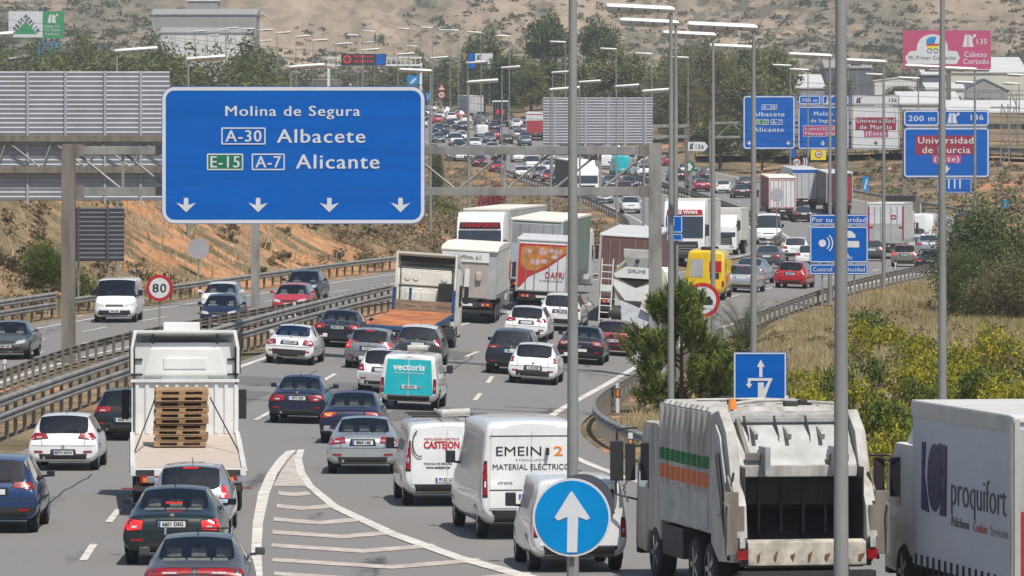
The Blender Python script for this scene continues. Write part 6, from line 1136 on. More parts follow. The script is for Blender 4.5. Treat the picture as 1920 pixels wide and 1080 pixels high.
t, b = fartruck('far black lorry with two tall red panels', 938, 238, 9, 1, mat2('far_black', (.02, .02, .022)), MATS['far_black'], 4.0)
for s in (-1, 1): MB().box(s*.42-.2, s*.42+.2, -.05, -.03, 1.9, 2.8).build('red_panel', mat2('bright_red', (.65, .03, .03)), b)
t, b = fartruck('far lorry with a red rear and a white top, left of the grey sign back', 1003, 264, 9, 1, mat2('far_red', (.42, .03, .05)), MATS['far_red'], 3.9); MB().box(-1.25, 1.25, -.05, -.02, 2.9, 3.7).build('white_header', M['truckwhite'], b)
for k, (l, px, d, H, mm) in enumerate((('white lorry whose roof shows above the left part of the blue sign', 512, 1190, 4.4, 'truckwhite'), ('white trailer roof showing above the blue sign, second from the left', 575, 1180, 4.0, 'truckwhite'), ('dark lorry top showing above the blue sign near the gantry leg', 632, 1165, 4.4, 'galv_d'))):
    x = px2x(px, d); t = thing('articulated_lorry', l, 'lorry', (x, d, CAMH-(156-HY)/F*d-3.6), R(62), 'lorries above the blue sign'); chassis(t, 9, 2.5, (2, 7.5), mud=False); boxbody(t, 0, 10, 2.55, 1.1, H, M[mm], M[mm], M['truckwhite'], 'trailer_body'); cab(t, 10.2, 2.4, 3.2, M['truckwhite'])
# ------------------------------------------------------------ signs, gantries, lamps
def cap_h(): 
    me = text_mesh('H', 1.0); zs = [v.co.z for v in me.vertices]; return max(zs)-min(zs)
CAPH = cap_h()
def fit(s, mat, parent, x, y, z, w, h, face=0, bold=.02):
    """lettering of given overall width and capital height, centred on x, capitals centred on z"""
    m0 = text_mesh(s, 1.0, 0.0, 1.12, 'CENTER', .004); bmx = bmesh.new()
    for k in (-1, 0, 1): n0 = len(bmx.verts); bmx.from_mesh(m0); bmx.verts.ensure_lookup_table(); bmesh.ops.translate(bmx, verts=bmx.verts[n0:], vec=(k*bold*.75, -.0012*(k+1), k*bold*.25))
    me = bpy.data.meshes.new('lettering'); bmx.to_mesh(me); bmx.free(); xs = [v.co.x for v in me.vertices]; x0, x1 = min(xs), max(xs); me.transform(Matrix.Translation((-(x0+x1)/2, 0, 0)))
    me.transform(Matrix.Diagonal((w/(x1-x0), 1, h/CAPH, 1))); zc = (min(v.co.z for v in text_mesh('H', 1.0).vertices)+CAPH/2)*h/CAPH; me.transform(Matrix.Translation((0, 0, -zc)))
    me.materials.clear(); me.materials.append(M[mat] if isinstance(mat, str) else mat); o = link('lettering', me, parent); o.location = (x, y, z); o.rotation_euler = (0, 0, R(face)); return o
class Sgn:
    """a sign in the plane at distance d; pixel coordinates of the photograph give sizes in that plane"""
    def __init__(s, name, label, d, pxc, cat='road sign', base=None, group=None):
        s.d = d; s.k = d/F; x = px2x(pxc, d); s.g = float(ground(x, d)) if base is None else base; s.pxc = pxc; s.t = thing(name, label, cat, (x, d, s.g), 0, group)
    def X(s, px): return (px-s.pxc)*s.k
    def Z(s, py): return CAMH-(py-HY)*s.k-s.g
    def board(s, x0, x1, y0, y1, mat, border='signwhite', r=8, bw=4, y=0.0, back='galv', edge=True, parent=None, name='panel'):
        w, h = (x1-x0)*s.k, (y1-y0)*s.k; cx, cz = s.X((x0+x1)/2), s.Z((y0+y1)/2); r = r*s.k; m = MB(); m.prism(rrect(w, h, r, 5, cx, cz), y-.0, y+.03); p = m.build(name, M[mat], parent or s.t)
        if back: m = MB(); m.prism(rrect(w*.995, h*.995, r, 5, cx, cz), y+.031, y+.07); m.build('back_plate', M[back], p)
        if border: e = 1.2*s.k if edge else 0; m = MB(); ring2(m, rrect(w-2*e, h-2*e, max(.01, r-e), 5, cx, cz), rrect(w-2*e-2*bw*s.k, h-2*e-2*bw*s.k, max(.008, r-e-bw*s.k), 5, cx, cz), y-.008, y+.0); m.build('border', M[border], p)
        return p
    def text(s, p, txt, xc, yc, w, h, mat='signwhite', y=-.012, **kw): return fit(txt, mat, p, s.X(xc), y, s.Z(yc), w*s.k, h*s.k, **kw)
    def shape(s, p, pts, mat, name='symbol', y0=-.014, y1=-.006): return MB().prism([(s.X(a), s.Z(b)) for a, b in pts], y0, y1).build(name, M[mat] if isinstance(mat, str) else mat, p)
    def post(s, px, ytop, wpx, mat='galv', y=.12, ybot=None, name='post'):
        w = wpx*s.k; zb = -.3 if ybot is None else s.Z(ybot); return MB().box(s.X(px)-w/2, s.X(px)+w/2, y, y+w, zb, s.Z(ytop)).build(name, M[mat], s.t)
def darrow(s, p, x, y0, y1, hw, mat='signwhite'):
    h = y1-y0; s.shape(p, [(x-hw*.22, y0), (x+hw*.22, y0), (x+hw*.22, y0+h*.36), (x, y1)] if False else [(x-hw*.22, y0), (x+hw*.22, y0), (x+hw*.24, y0+h*.5), (x+hw, y0+h*.33), (x, y1), (x-hw, y0+h*.33), (x-hw*.24, y0+h*.5)], mat, 'lane_arrow')
def exiticon(s, p, x0, x1, y0, y1, mat='signwhite'):
    w = x1-x0; h = y1-y0; s.shape(p, [(x0, y1), (x0+.18*w, y0), (x0+.36*w, y0), (x0+.36*w, y1)], mat); s.shape(p, [(x0+.43*w, y1), (x0+.43*w, y0), (x0+.6*w, y0), (x0+.66*w, y0+.2*h), (x0+.84*w, y0+.05*h), (x0+.78*w, y0-.02*h), (x0+w, y0-.05*h), (x0+.98*w, y0+.25*h), (x0+.92*w, y0+.15*h), (x0+.7*w, y0+.4*h), (x0+.82*w, y1)], mat)
# big gantry over the queue
d0 = 213.0; gk = d0/F
g = Sgn('sign_gantry', 'grey steel gantry with truss carrying the big blue direction sign', d0, 550, 'gantry', base=.3)
g.post(127, 270, 25, 'galv_d', .1); g.post(1229, 268, 24, 'galv', .1); MB().box(g.X(1229)-.4, g.X(1229)+.4, -.1, .8, -.6, .15).build('footing', M['concrete'], g.t)
for y0, y1 in ((274, 290), (351, 367)): MB().box(g.X(140), g.X(1217), .12, .45, g.Z(y1), g.Z(y0)).build('chord', M['galv'], g.t, bevel=.02)
xs = [140+i*89.6 for i in range(13)]
for i in range(12):
    a, b = (xs[i]+6, 290), (xs[i+1]-6, 352)
    if i >= 8: a, b = (xs[i]+6, 352), (xs[i+1]-6, 290)
    MB().cyl((g.X(a[0]), .28, g.Z(a[1])), (g.X(b[0]), .28, g.Z(b[1])), .055, n=6).build('brace', M['galv'], g.t)
    if i in (1, 2, 3, 9, 11): MB().box(g.X(xs[i])-.05, g.X(xs[i])+.05, .24, .33, g.Z(352), g.Z(290)).build('strut', M['galv'], g.t)
for x in (148, 1208): 
    for y in (282, 359): MB().box(g.X(x)-.16, g.X(x)+.16, .08, .5, g.Z(y+11), g.Z(y-11)).build('joint_plate', M['galv_d'], g.t)
s = Sgn('direction_sign', 'big blue overhead sign to Albacete and Alicante with four lane arrows', 212.6, 550, base=.3)
p = s.board(303, 797, 162, 420, 'signblue', r=24, bw=6.5)
s.text(p, 'Molina de Segura', 549, 208, 253, 18.5); 
for x0, x1, y0, y1, mt, tx, w in ((415, 498, 239, 271, 'signblue', 'A-30', 68), (388, 456, 288, 319, 'signgreen', 'E-15', 55), (472, 534, 288, 319, 'signblue', 'A-7', 48)):
    q = s.board(x0, x1, y0, y1, mt, r=2, bw=2.4, y=-.014, back=None, edge=False, parent=p, name='route_shield'); s.text(q, tx, (x0+x1)/2, (y0+y1)/2, w, 21, y=-.026)
s.text(p, 'Albacete', 602, 255, 166, 25); s.text(p, 'Alicante', 633, 303, 157, 26)
for x in (349, 484, 617.5, 751): darrow(s, p, x, 371, 398, 18.5)
# backs of signs
def louvre(s, x0, x1, y0, y1, pitch, bars, mat='galv', r=0, depth=.05, parent=None):
    n = int((y1-y0)/pitch); pts = []
    for i in range(n): za, zb = s.Z(y0+i*pitch), s.Z(y0+(i+1)*pitch); pts += [(0, za), (-depth, za-.25*(za-zb)), (-depth*.1, zb+.1*(za-zb))]
    pts += [(.05, s.Z(y0+n*pitch)), (.05, s.Z(y0))]; p = MB().side(pts, s.X(x0), s.X(x1)).build('slatted_panel', M[mat], parent or s.t)
    for b in bars: MB().box(s.X(b)-2.2*s.k, s.X(b)+2.2*s.k, -.12, -.01, s.Z(y1+2), s.Z(y0-1)).build('stiffener', M['galv_d' if mat == 'galv' else mat], p)
    return p
M['backgrey'] = pm('sign_back', (.36, .37, .40), .6, .1, 0, .12, .8); M['backdark'] = pm('sign_back_dark', (.075, .08, .095), .6, .1, 0, .15, .8)
s = Sgn('slatted_board', 'huge grey slatted back of an overhead sign at the left edge', 272, 130, 'road sign'); louvre(s, -70, 318, 134, 380, 8.65, (-20, 52, 123, 197, 264), 'backgrey')
for y0, y1 in ((254, 266), (312, 325)): MB().box(s.X(-90), s.X(495), -.38, -.13, s.Z(y1), s.Z(y0)).build('beam', M['galv_d'], s.t, bevel=.02)
for k in range(5): a = -70+k*85; MB().cyl((s.X(a), -.25, s.Z(266)), (s.X(a+60), -.25, s.Z(313)), .05, n=6).build('brace', M['galv'], s.t); MB().cyl((s.X(a+82), -.25, s.Z(266)), (s.X(a+66), -.25, s.Z(313)), .045, n=6).build('brace', M['galv'], s.t)
s.post(479, 250, 15.5, 'galv', -.4)
s = Sgn('slatted_board', 'dark slatted back of a board on two posts below the left overhead sign', 266.5, 187); louvre(s, 140, 233, 389, 498, 8.4, (147, 202), 'backdark', depth=.04); s.post(147, 389, 3, 'galv', .06); s.post(203, 389, 4, 'galv', .06)  # shade on this back face is put into the darker colour
s = Sgn('slatted_board', 'slatted grey back of a cantilevered sign over the far oncoming lanes', 640, 1150); louvre(s, 1018, 1224, 183, 272, 5.2, (1040, 1098, 1140, 1172, 1210), 'backgrey', depth=.09)
for y in (236, 256): MB().box(s.X(1030), s.X(1290), .06, .4, s.Z(y+3), s.Z(y-3)).build('arm', M['galv'], s.t)
s.post(1288, 231, 9, 'galv_d', .1)
# three panels on the far cantilever
s = Sgn('sign_gantry', 'far cantilever frame carrying the blue and white lane panels', 655, 1450, 'gantry'); s.post(1334, 226, 9, 'galv_d')
for y in (230, 257): MB().box(s.X(1334), s.X(1690), .15, .4, s.Z(y+2.5), s.Z(y-2.5)).build('arm', M['galv'], s.t)
for k in range(6): MB().cyl((s.X(1345+k*56), .25, s.Z(256)), (s.X(1373+k*56), .25, s.Z(231)), .06, n=5).build('brace', M['galv'], s.t); MB().cyl((s.X(1373+k*56), .25, s.Z(231)), (s.X(1401+k*56), .25, s.Z(256)), .06, n=5).build('brace', M['galv'], s.t)
GB = float(ground(px2x(1450, 655), 655))
s = Sgn('direction_sign', 'blue far panel reading A-30 Albacete and A-7 Alicante', 654.5, 1442, base=GB); p = s.board(1393, 1491, 179, 280, 'signblue', r=6, bw=2.2); q = s.board(1428, 1457, 196, 206, 'signblue', r=.6, bw=1, y=-.014, back=None, edge=False, parent=p, name='route_shield'); s.text(q, 'A-30', 1442, 201, 24, 6.5, y=-.03); s.text(p, 'Albacete', 1441, 214, 60, 8)
for x0, x1, mt, tx in ((1418, 1441, 'signgreen', 'E-15'), (1445, 1467, 'signblue', 'A-7')): q = s.board(x0, x1, 224, 234, mt, r=.6, bw=1, y=-.014, back=None, edge=False, parent=p, name='route_shield'); s.text(q, tx, (x0+x1)/2, 229, 17, 6.5, y=-.03)
s.text(p, 'Alicante', 1441, 243, 58, 8); [darrow(s, p, x, 264, 272, 5.5) for x in (1405, 1478)]
s = Sgn('direction_sign', 'blue far panel reading 700 m, Molina de Segura and the university', 654.5, 1544, base=GB)
for x0, x1, y0, y1 in ((1497, 1539, 178, 197), (1541, 1592, 178, 197), (1496, 1592, 199, 280)): p = s.board(x0, x1, y0, y1, 'signblue', r=5, bw=1.8); (s.text(p, '700 m', 1518, 188, 29, 6.5) if x1 == 1539 else exiticon(s, p, 1549, 1561, 181, 194) if y1 == 197 else None)
s.text(p, 'Molina', 1544, 213, 36, 7.5); s.text(p, 'de Segura', 1543, 226, 46, 6.5); q = s.board(1506, 1584, 235, 256, 'mauve', r=.6, bw=.6, y=-.014, back=None, edge=False, parent=p, name='place_plate'); s.text(q, 'Universidad de', 1545, 240.5, 70, 6.5, y=-.03); s.text(q, 'Murcia (Este)', 1543, 250.5, 66, 6.5, y=-.03); darrow(s, p, 1543, 264, 273, 6)
s = Sgn('direction_sign', 'white far panel with maroon plate reading Universidad de Murcia (Este)', 654.5, 1642, base=GB); p = s.board(1598, 1687, 178, 197, 'signwhite', 'ink', r=5, bw=1, edge=True); exiticon(s, p, 1605, 1616, 183, 193, 'ink'); s.text(p, '136', 1674, 188, 15, 7, 'ink')
p = s.board(1597, 1687, 199, 280, 'signwhite', 'ink', r=6, bw=1); q = s.board(1604, 1680, 220, 244, 'maroon', None, r=.5, y=-.014, back=None, parent=p, name='place_plate'); s.text(q, 'Universidad', 1642, 226, 72, 8, y=-.03); s.text(q, 'de Murcia', 1642, 238, 60, 8, y=-.03); q = s.board(1620, 1665, 244.5, 257, 'mauve', None, r=.5, y=-.014, back=None, parent=p, name='place_plate'); s.text(q, '(Este)', 1642, 250, 38, 8, y=-.03); darrow(s, p, 1642, 264, 272, 5, 'ink')
# 200 m exit sign
s = Sgn('direction_sign', 'blue roadside sign 200 m to exit 136 with a maroon plate', 565, 1775)
for x0, x1, y0, y1 in ((1694, 1762, 206, 237), (1764, 1855, 206, 237), (1694, 1855, 239, 333)): p = s.board(x0, x1, y0, y1, 'signblue', r=7, bw=2.4); (s.text(p, '200 m', 1728, 222, 50, 10) if x1 == 1762 else (exiticon(s, p, 1776, 1799, 212, 231), s.text(p, '136', 1832, 220, 24, 10)) if y1 == 237 else None)
q = s.board(1716, 1829, 254, 290, 'maroon', None, r=.6, y=-.016, back=None, parent=p, name='place_plate'); s.text(q, 'Universidad', 1773, 263, 104, 12, y=-.03); s.text(q, 'de Murcia', 1774, 281, 90, 12, y=-.03); q = s.board(1748, 1802, 290.5, 306, 'mauve', None, r=.6, y=-.016, back=None, parent=p, name='place_plate'); s.text(q, '(Este)', 1775, 298, 47, 10, y=-.03); s.shape(p, [(1771, 310), (1777, 310), (1777, 316), (1783, 313), (1774, 325), (1771, 320)], 'signwhite')
p = s.board(1757, 1822, 334, 362, 'signblue', 'signwhite', r=1, bw=.8); [s.shape(p, [(x-1.6, 337), (x+1.6, 337), (x+1.2, 354), (x-1.2, 354)], 'signwhite') for x in (1779, 1790, 1800)]; s.post(1697, 206, 9, 'galv_d', .1); s.post(1722, 333, 4, 'galv'); s.post(1812, 334, 3, 'galv_d')
# camera sign
s = Sgn('camera_sign', 'blue speed camera sign reading Por su seguridad, Control de velocidad', 285, 1572)
p = s.board(1518, 1628, 402, 422, 'signblue', r=4, bw=1.6); s.text(p, 'Por su seguridad', 1573, 412, 101, 9); p = s.board(1518, 1628, 424, 493, 'signblue', r=4, bw=1.8); s.shape(p, [(1542+7*math.cos(a), 456+7*math.sin(a)) for a in [k*.4 for k in range(16)]], 'signwhite')
for r_ in (13, 19):
    a0 = [R(q) for q in range(-48, 49, 12)]; s.shape(p, [(1541+r_*math.cos(a), 456+r_*math.sin(a)) for a in a0]+[(1541+(r_+2.2)*math.cos(a), 456+(r_+2.2)*math.sin(a)) for a in a0[::-1]], 'signwhite')
s.shape(p, [(1574, 446), (1576, 438), (1582, 433), (1596, 433), (1604, 440), (1604, 446)], 'signwhite'); s.shape(p, [(1576, 452), (1611, 452), (1611, 464), (1576, 464)], 'signwhite'); s.shape(p, [(1578, 484), (1584, 470), (1588, 472), (1592, 480), (1590, 486), (1580, 487)], 'signwhite')
for x in (1586, 1595): o = MB(); ring2(o, rrect(6*s.k, 6*s.k, 2.9*s.k, 4, s.X(x), s.Z(484)), rrect(4*s.k, 4*s.k, 1.9*s.k, 4, s.X(x), s.Z(484)), -.014, -.006); o.build('symbol', M['signwhite'], p)
p = s.board(1518, 1628, 495, 515, 'signblue', r=4, bw=1.6); s.text(p, 'Control de velocidad', 1573, 505, 97, 8); s.post(1542, 402, 2.6, 'galv'); s.post(1602, 402, 2.6, 'galv')
# lane sign in front of the broom
s = Sgn('lane_sign', 'square blue sign with a U-turn arrow above the rubbish lorry roof', 150, 1425); p = s.board(1375, 1475, 660, 760, 'signblue', r=3, bw=2.6); W_ = 'signwhite'
s.shape(p, [(1426.5, 674), (1434, 688), (1429.5, 688), (1429.5, 707), (1423.5, 707), (1423.5, 688), (1419, 688)], W_); s.shape(p, [(1402, 709), (1448, 709), (1448, 714), (1407, 714), (1407, 720), (1411, 720), (1404.5, 728), (1398, 720), (1402, 720)], W_); s.shape(p, [(1421, 717), (1432, 717), (1432, 730), (1441, 714), (1446, 714), (1434, 747), (1421, 747)], W_); q = s.board(1375, 1475, 762, 786, 'signblue', r=3, bw=2.2); s.text(q, '300 m', 1425, 774, 60, 11); s.post(1425, 662, 6, 'galv')
# round signs
def rsign(label, px, py, dpx, d, kind, txt=None, pole=True, group=None, name='round_sign', base=None):
    s = Sgn(name, label, d, px, base=base, group=group); r = dpx/2*s.k; cz = s.Z(py); t = s.t
    def disc(rr, y0, y1, mat, nm, n=36): return MB().cyl((0, y0, cz), (0, y1, cz), rr, n=n).build(nm, M[mat], t)
    disc(r*.99, .0, .05, 'backgrey' if kind != 'dark' else 'backdark', 'back_plate')
    if kind == 'limit': disc(r, -.02, 0, 'signred', 'red_ring'); disc(r*.76, -.026, -.019, 'signwhite', 'white_face'); fit(txt, 'ink', t, 0, -.032, cz, r*1.05, r*.62)
    elif kind == 'overtake':
        disc(r, -.02, 0, 'signred', 'red_ring'); disc(r*.78, -.026, -.019, 'signwhite', 'white_face')
        for sx in (-1, 1): x = sx*r*.34; m = MB(); m.prism([(x-r*.24, cz-.26*r), (x+r*.24, cz-.26*r), (x+r*.26, cz), (x+r*.16, cz+.06*r), (x+r*.12, cz+.22*r), (x-r*.12, cz+.22*r), (x-r*.16, cz+.06*r), (x-r*.26, cz)], -.034, -.027); m.build('car_symbol', M['ink'], t)
    elif kind == 'arrow':
        disc(r, -.02, 0, 'signwhite', 'white_rim'); disc(r*.94, -.026, -.019, 'signcyan', 'blue_face'); q = r/73
        MB().prism([(x*q, cz+z*q) for x, z in ((1, 48), (34, -1), (28, -5), (12, 1), (10, -65), (-9, -65), (-8, 1), (-26, -6), (-32, 0), (-2, 48))], -.034, -.027).build('arrow', M['signwhite'], t)
    if pole: MB().box(-.035, .035, .05, .12, -.3, cz+r*.5).build('post', M['galv'], t)
    return s
rsign('large blue round sign with a white upward arrow in the foreground', 1072, 970, 147, 75, 'arrow')
MB().box(-.07, .07, .0, .1, .3, 1.2)
rsign('80 speed limit sign with a red ring beside the white panel van', 299, 540, 50, 232, 'limit', '80'); rsign('no-overtaking sign with a red ring half hidden by the pine', 1317, 563, 66, 204, 'overtake')
rsign('grey back of a round sign on the left bank', 372, 466, 40, 300, 'back'); rsign('pale grey back of a round sign in front of the red-outlined lorry', 1457, 366, 26, 445, 'back'); rsign('dark grey back of a round sign behind the blue arrow sign', 1092, 949, 122, 91, 'dark', pole=False)
s = Sgn('slatted_board', 'small grey back of a square sign behind the white panel van', 290, 253); s.board(241, 265, 506, 530, 'backgrey', None, r=1); s.post(253, 506, 3, 'galv')
s = Sgn('lane_plate', 'small blue plate high on a lamp post in front of the red-board lorry', 208.6, 1265); p = s.board(1250, 1280, 404, 437, 'signblue', r=2, bw=1.4); s.shape(p, [(1258, 424), (1258, 415), (1264, 409), (1264, 424)], 'signwhite'); s.board(1250, 1280, 438, 452, 'signblue', r=2, bw=1.2); MB().box(s.X(1270)-.04, s.X(1270)+.04, .07, .2, -.2, s.Z(404)).build('post', M['galv'], s.t)
# small far signs
s = Sgn('exit_arrow_sign', 'white pointed exit sign with number 136 between the lamp posts', 600, 1308); p = s.shape(s.t, [(1290, 266), (1321, 266), (1328, 274.5), (1321, 283), (1290, 283)], 'signwhite', 'panel', 0, .05); exiticon(s, p, 1293, 1301, 269, 280, 'ink'); s.text(p, '136', 1312, 275, 15, 8, 'ink', y=-.02); s.post(1296, 266, 3, 'galv')
s = Sgn('divergence_marker', 'green round-ended marker with a white arrow beside the dark estate car', 580, 1294); p = s.shape(s.t, [(1288, 305), (1293, 301), (1300, 304), (1304, 311), (1302, 318), (1296, 323), (1288, 322)], 'signgreen', 'panel', 0, .05); s.shape(p, [(1289, 308), (1293, 305), (1299, 313), (1293, 321), (1289, 318), (1291, 313)], 'signwhite'); s.post(1293, 322, 2, 'galv')
s = Sgn('speed_sign', 'yellow square board with a 40 limit below the blue panels', 600, 1534); p = s.board(1520, 1549, 281, 300, 'signyellow', None, r=.5); m = MB(); m.cyl((s.X(1535), -.02, s.Z(289)), (s.X(1535), 0, s.Z(289)), 7*s.k, n=20); m.build('red_ring', M['signred'], p); MB().cyl((s.X(1535), -.03, s.Z(289)), (s.X(1535), -.01, s.Z(289)), 5.3*s.k, n=20).build('white_face', M['signwhite'], p); s.text(p, '40', 1535, 289, 7, 5, 'ink', y=-.04); s.post(1534, 300, 2, 'galv')
s = Sgn('speed_sign', 'white 60 limit sign with a red ring above the white trailer roof', 590, 1494); MB().cyl((s.X(1494), -.02, s.Z(304)), (s.X(1494), .03, s.Z(304)), 8*s.k, n=8).build('red_ring', M['signred'], s.t); MB().cyl((s.X(1494), -.03, s.Z(304)), (s.X(1494), -.01, s.Z(304)), 6.3*s.k, n=8).build('white_face', M['signwhite'], s.t); s.text(s.t, '60', 1494, 304, 8.5, 6, 'ink', y=-.04); p = s.board(1484, 1492, 281, 296, 'signblue', None, r=.5); s.post(1482, 281, 2.5, 'galv')
s = Sgn('chevron_board', 'grey and white chevron board right of the 60 sign', 592, 1512); p = s.board(1505, 1517, 295, 312, 'backdark', None, r=.4); [s.shape(p, [(x, 296), (x+2.2, 296), (x+4.4, 303), (x+2.2, 311), (x, 311), (x+2.2, 303)], 'signwhite') for x in (1505.5, 1510)]; s.post(1511, 312, 2, 'galv')
def triangle(label, px, py, w, d, below=None):
    s = Sgn('warning_sign', label, d, px); h = w*.87; s.shape(s.t, [(px-w/2, py+h*.4), (px+w/2, py+h*.4), (px, py-h*.6)], 'signred', 'red_border', 0, .04); s.shape(s.t, [(px-w*.31, py+h*.28), (px+w*.31, py+h*.28), (px, py-h*.32)], 'signwhite', 'white_face', -.02, -.002); s.shape(s.t, [(px-1, py+2), (px+1, py+2), (px+1.6, py-2), (px, py-1.5)], 'ink'); s.post(px, py, 1.4, 'galv', .06)
    if below: MB().cyl((0, -.02, s.Z(below)), (0, .03, s.Z(below)), 7*s.k, n=20).build('red_ring', M['signred'], s.t); MB().cyl((0, -.03, s.Z(below)), (0, -.01, s.Z(below)), 5*s.k, n=20).build('white_face', M['signwhite'], s.t); s.text(s.t, '80', px, below, 6, 5, 'ink', y=-.04)
triangle('red triangular bend sign above a round limit sign by the far queue', 828, 164, 17, 880, 178); triangle('red triangular warning sign left of the 200 m exit sign', 1668, 315, 13, 600); triangle('red triangle tip just above the right part of the blue sign', 657, 158, 9, 1000)
for l, px, y0, y1, d, w in (('small blue plate just right of the big blue sign', 803, 173, 188, 900, 7), ('blue distance plate with a white stripe below the service road', 1623, 331, 358, 520, 11), ('small blue plate behind the big dark shrub', 1884, 375, 390, 470, 13), ('blue lane plate with white bars under the far gantry leg', 774, 142, 160, 960, 21)):
    s = Sgn('blue_plate', l, d, px); p = s.board(px-w/2, px+w/2, y0, y1, 'signcyan', None, r=.3); s.shape(p, [(px-w*.3, y1-3), (px+w*.1, y0+5), (px+w*.35, y0+5), (px-w*.05, y1-3)], 'signwhite'); s.post(px, y0, 1.5, 'galv')
s = Sgn('direction_sign', 'far white and blue panel seen from its side above the white trailer', 1000, 902); p = s.board(890, 924, 100, 116, 'signwhite', None, r=.5); s.board(879, 891, 100, 128, 'signblue', None, r=.5); s.board(914, 924, 116, 132, 'signwhite', None, r=.5); exiticon(s, p, 894, 901, 103, 112, 'ink'); s.post(918, 100, 2, 'galv')
s = Sgn('message_gantry', 'far white lattice gantry with a dark electronic message board', 985, 703, 'gantry'); k_ = s.k
for x in (616, 789): s.post(x, 118, 5, 'truckwhite', .5)
for y in (108, 122): MB().box(s.X(613), s.X(791), .3, .8, s.Z(y+1.8), s.Z(y-1.8)).build('chord', M['truckwhite'], s.t)
for k in range(20): x = 615+k*9.1; MB().box(s.X(x)-.05, s.X(x)+.05, .35, .5, s.Z(122), s.Z(108)).build('lattice_bar', M['truckwhite'], s.t)
p = s.board(640, 724, 101, 122, 'ink', None, r=.5, name='message_board'); rg = MB(); ring2(rg, rrect(15*k_, 15*k_, 7*k_, 5, s.X(651), s.Z(111)), rrect(10*k_, 10*k_, 4.7*k_, 5, s.X(651), s.Z(111)), -.03, -.005); rg.build('led_ring', pm('led_red', (.6, .02, .03), .5, emit=.3), p); s.text(p, '80', 651, 111, 7, 6, 'signgreen', y=-.04); s.board(705, 722, 102, 121, 'signblue', None, r=.3, y=-.02, back=None, parent=p, name='blue_pictogram'); [s.text(p, 'RETENCION', 682, y, 36, 4.5, MATS['led_red'], y=-.03) for y in (106, 115)]
# ------------------------------------------------------------ street lamps
LG = 'motorway street lamps'
def lamp(label, px, ytop, d, side, wpole=.22, hl=2.07, group=LG, base=None, tilt=None):
    """side -1: head reaches to the left of its pole"""
    x = px2x(px, d); g0 = float(ground(x, d)); zt = CAMH-(ytop-HY)/F*d; h = zt-g0; t = thing('street_lamp', label, 'street lamp', (x, d, g0-.1), 0, group); n = 14 if d < 300 else 6
    MB().cyl((0, 0, -.2), (0, 0, h*.86), wpole/2, wpole*.31, n, True).cyl((0, 0, h*.86), (0, 0, h), wpole*.27, wpole*.25, n).build('pole', M['polegrey'], t, True)
    a = side*hl; rise = .1 if side < 0 else .16
    m = MB(); R_ = .12; rings = []
    for u, f in ((-.06, .55), (0, 1), (.5, 1.0), (.97, .95), (1.0, .6)): rings.append([(a*u, R_*1.3*f*math.cos(q), h+.1+rise*u+R_*f*math.sin(q)) for q in [2*math.pi*k/10 for k in range(10)]])
    hd = m.loft(rings).build('lamp_head', M['lampwhite'], t, True)
    m = MB(); m.loft([[(a*u, .11*f*math.cos(q), h+.1+rise*u-.07-.13*f*abs(math.sin(q))) for q in [math.pi+math.pi*k/6 for k in range(7)]] for u, f in ((.28, .5), (.33, 1), (.96, 1), (.99, .5))], closed=False, cap=False); m.build('bowl', M['lampglass'], hd, True)
    if d < 320: m = MB(); [m.box(a*u-.015, a*u+.015, -.17, -.14, h-.02+rise*u, h+.08+rise*u) for u in (.2, .4, .6, .8)]; m.build('head_clips', M['chassis'], hd)
    return t
def tall(label, px, d, w): zz = 12.4; g0 = float(ground(px2x(px, d), d)); lamp(label, px, HY+(CAMH-zz-g0)*F/d, d, -1, w)
tall('thickest grey lamp post right of centre, in front of the rubbish lorry', 1577, 62, .185); tall('grey lamp post in front of the small white van, left of the pine', 1074, 92, .21); tall('grey lamp post right of the thickest one, rising behind the curtain-sided lorry', 1767, 133, .225); tall('grey lamp post rising behind the square blue U-turn sign', 1413, 178, .225)
for a in (('right-hand lamp with the highest white head, rising beside the pine', 1258, 18, 181, -1), ('right-hand lamp with the second highest head, close beside the highest', 1267, 43, 209, -1), ('right-hand lamp whose head touches the tan hill patch', 1337, 66, 233, -1), ('right-hand lamp with its head just left of a tall bare post', 1411, 89, 274, -1), ('right-hand lamp with its head cut by the thickest post', 1556, 105, 288, -1), ('right-hand lamp right of the thickest post, over the white university panel', 1657, 116, 305, -1), ('right-hand lamp with its head under the pink billboard, left of two', 1762, 126, 339, -1), ('right-hand lamp with its head under the pink billboard, right of two', 1828, 130, 346, -1),
          ('left-hand lamp with its head at the left edge of the photo', -59, 69, 262, 1), ('left-hand lamp rising above the left sign back, left of two', 219, 96, 288, 1), ('left-hand lamp rising just above the corner of the blue sign', 353, 111, 314, 1), ('left-hand lamp above the middle of the blue sign, largest head there', 545, 126, 344, 1), ('lamp at the right end of the blue sign with a tilted white head', 807, 133, 375, -1), ('lamp rising right of the blue sign behind the white trailer', 879, 154, 400, 1), ('lamp with its head cut by the pole left of the grey sign back', 1033, 168, 410, 1), ('lamp above the right part of the grey sign back', 1207, 171, 425, 1), ('lamp above the middle of the grey sign back', 1156, 162, 520, 1), ('lamp just right of the pole over the grey sign back', 1087, 154, 560, 1),
          ('small lamp on the right over the dark warehouse', 1515, 131, 640, -1), ('small lamp left of the dark warehouse', 1482, 123, 660, -1), ('small lamp behind the 136 white panel', 1657, 140, 650, -1), ('small lamp in front of the white warehouse gable', 1722, 147, 570, -1), ('small lamp in front of the blue gable', 1828, 155, 580, -1), ('small lamp at the right edge before the pylon', 1911, 157, 720, -1), ('small lamp at the right edge, upper', 1925, 141, 600, -1), ('lamp in front of the big olive clump', 1290, 108, 740, -1), ('lamp over the dark trees left of the olive clump', 1222, 101, 700, -1), ('lamp under the right umbrella pine', 1155, 92, 750, -1), ('lamp under the left umbrella pine', 1060, 79, 760, -1)): lamp(*a)
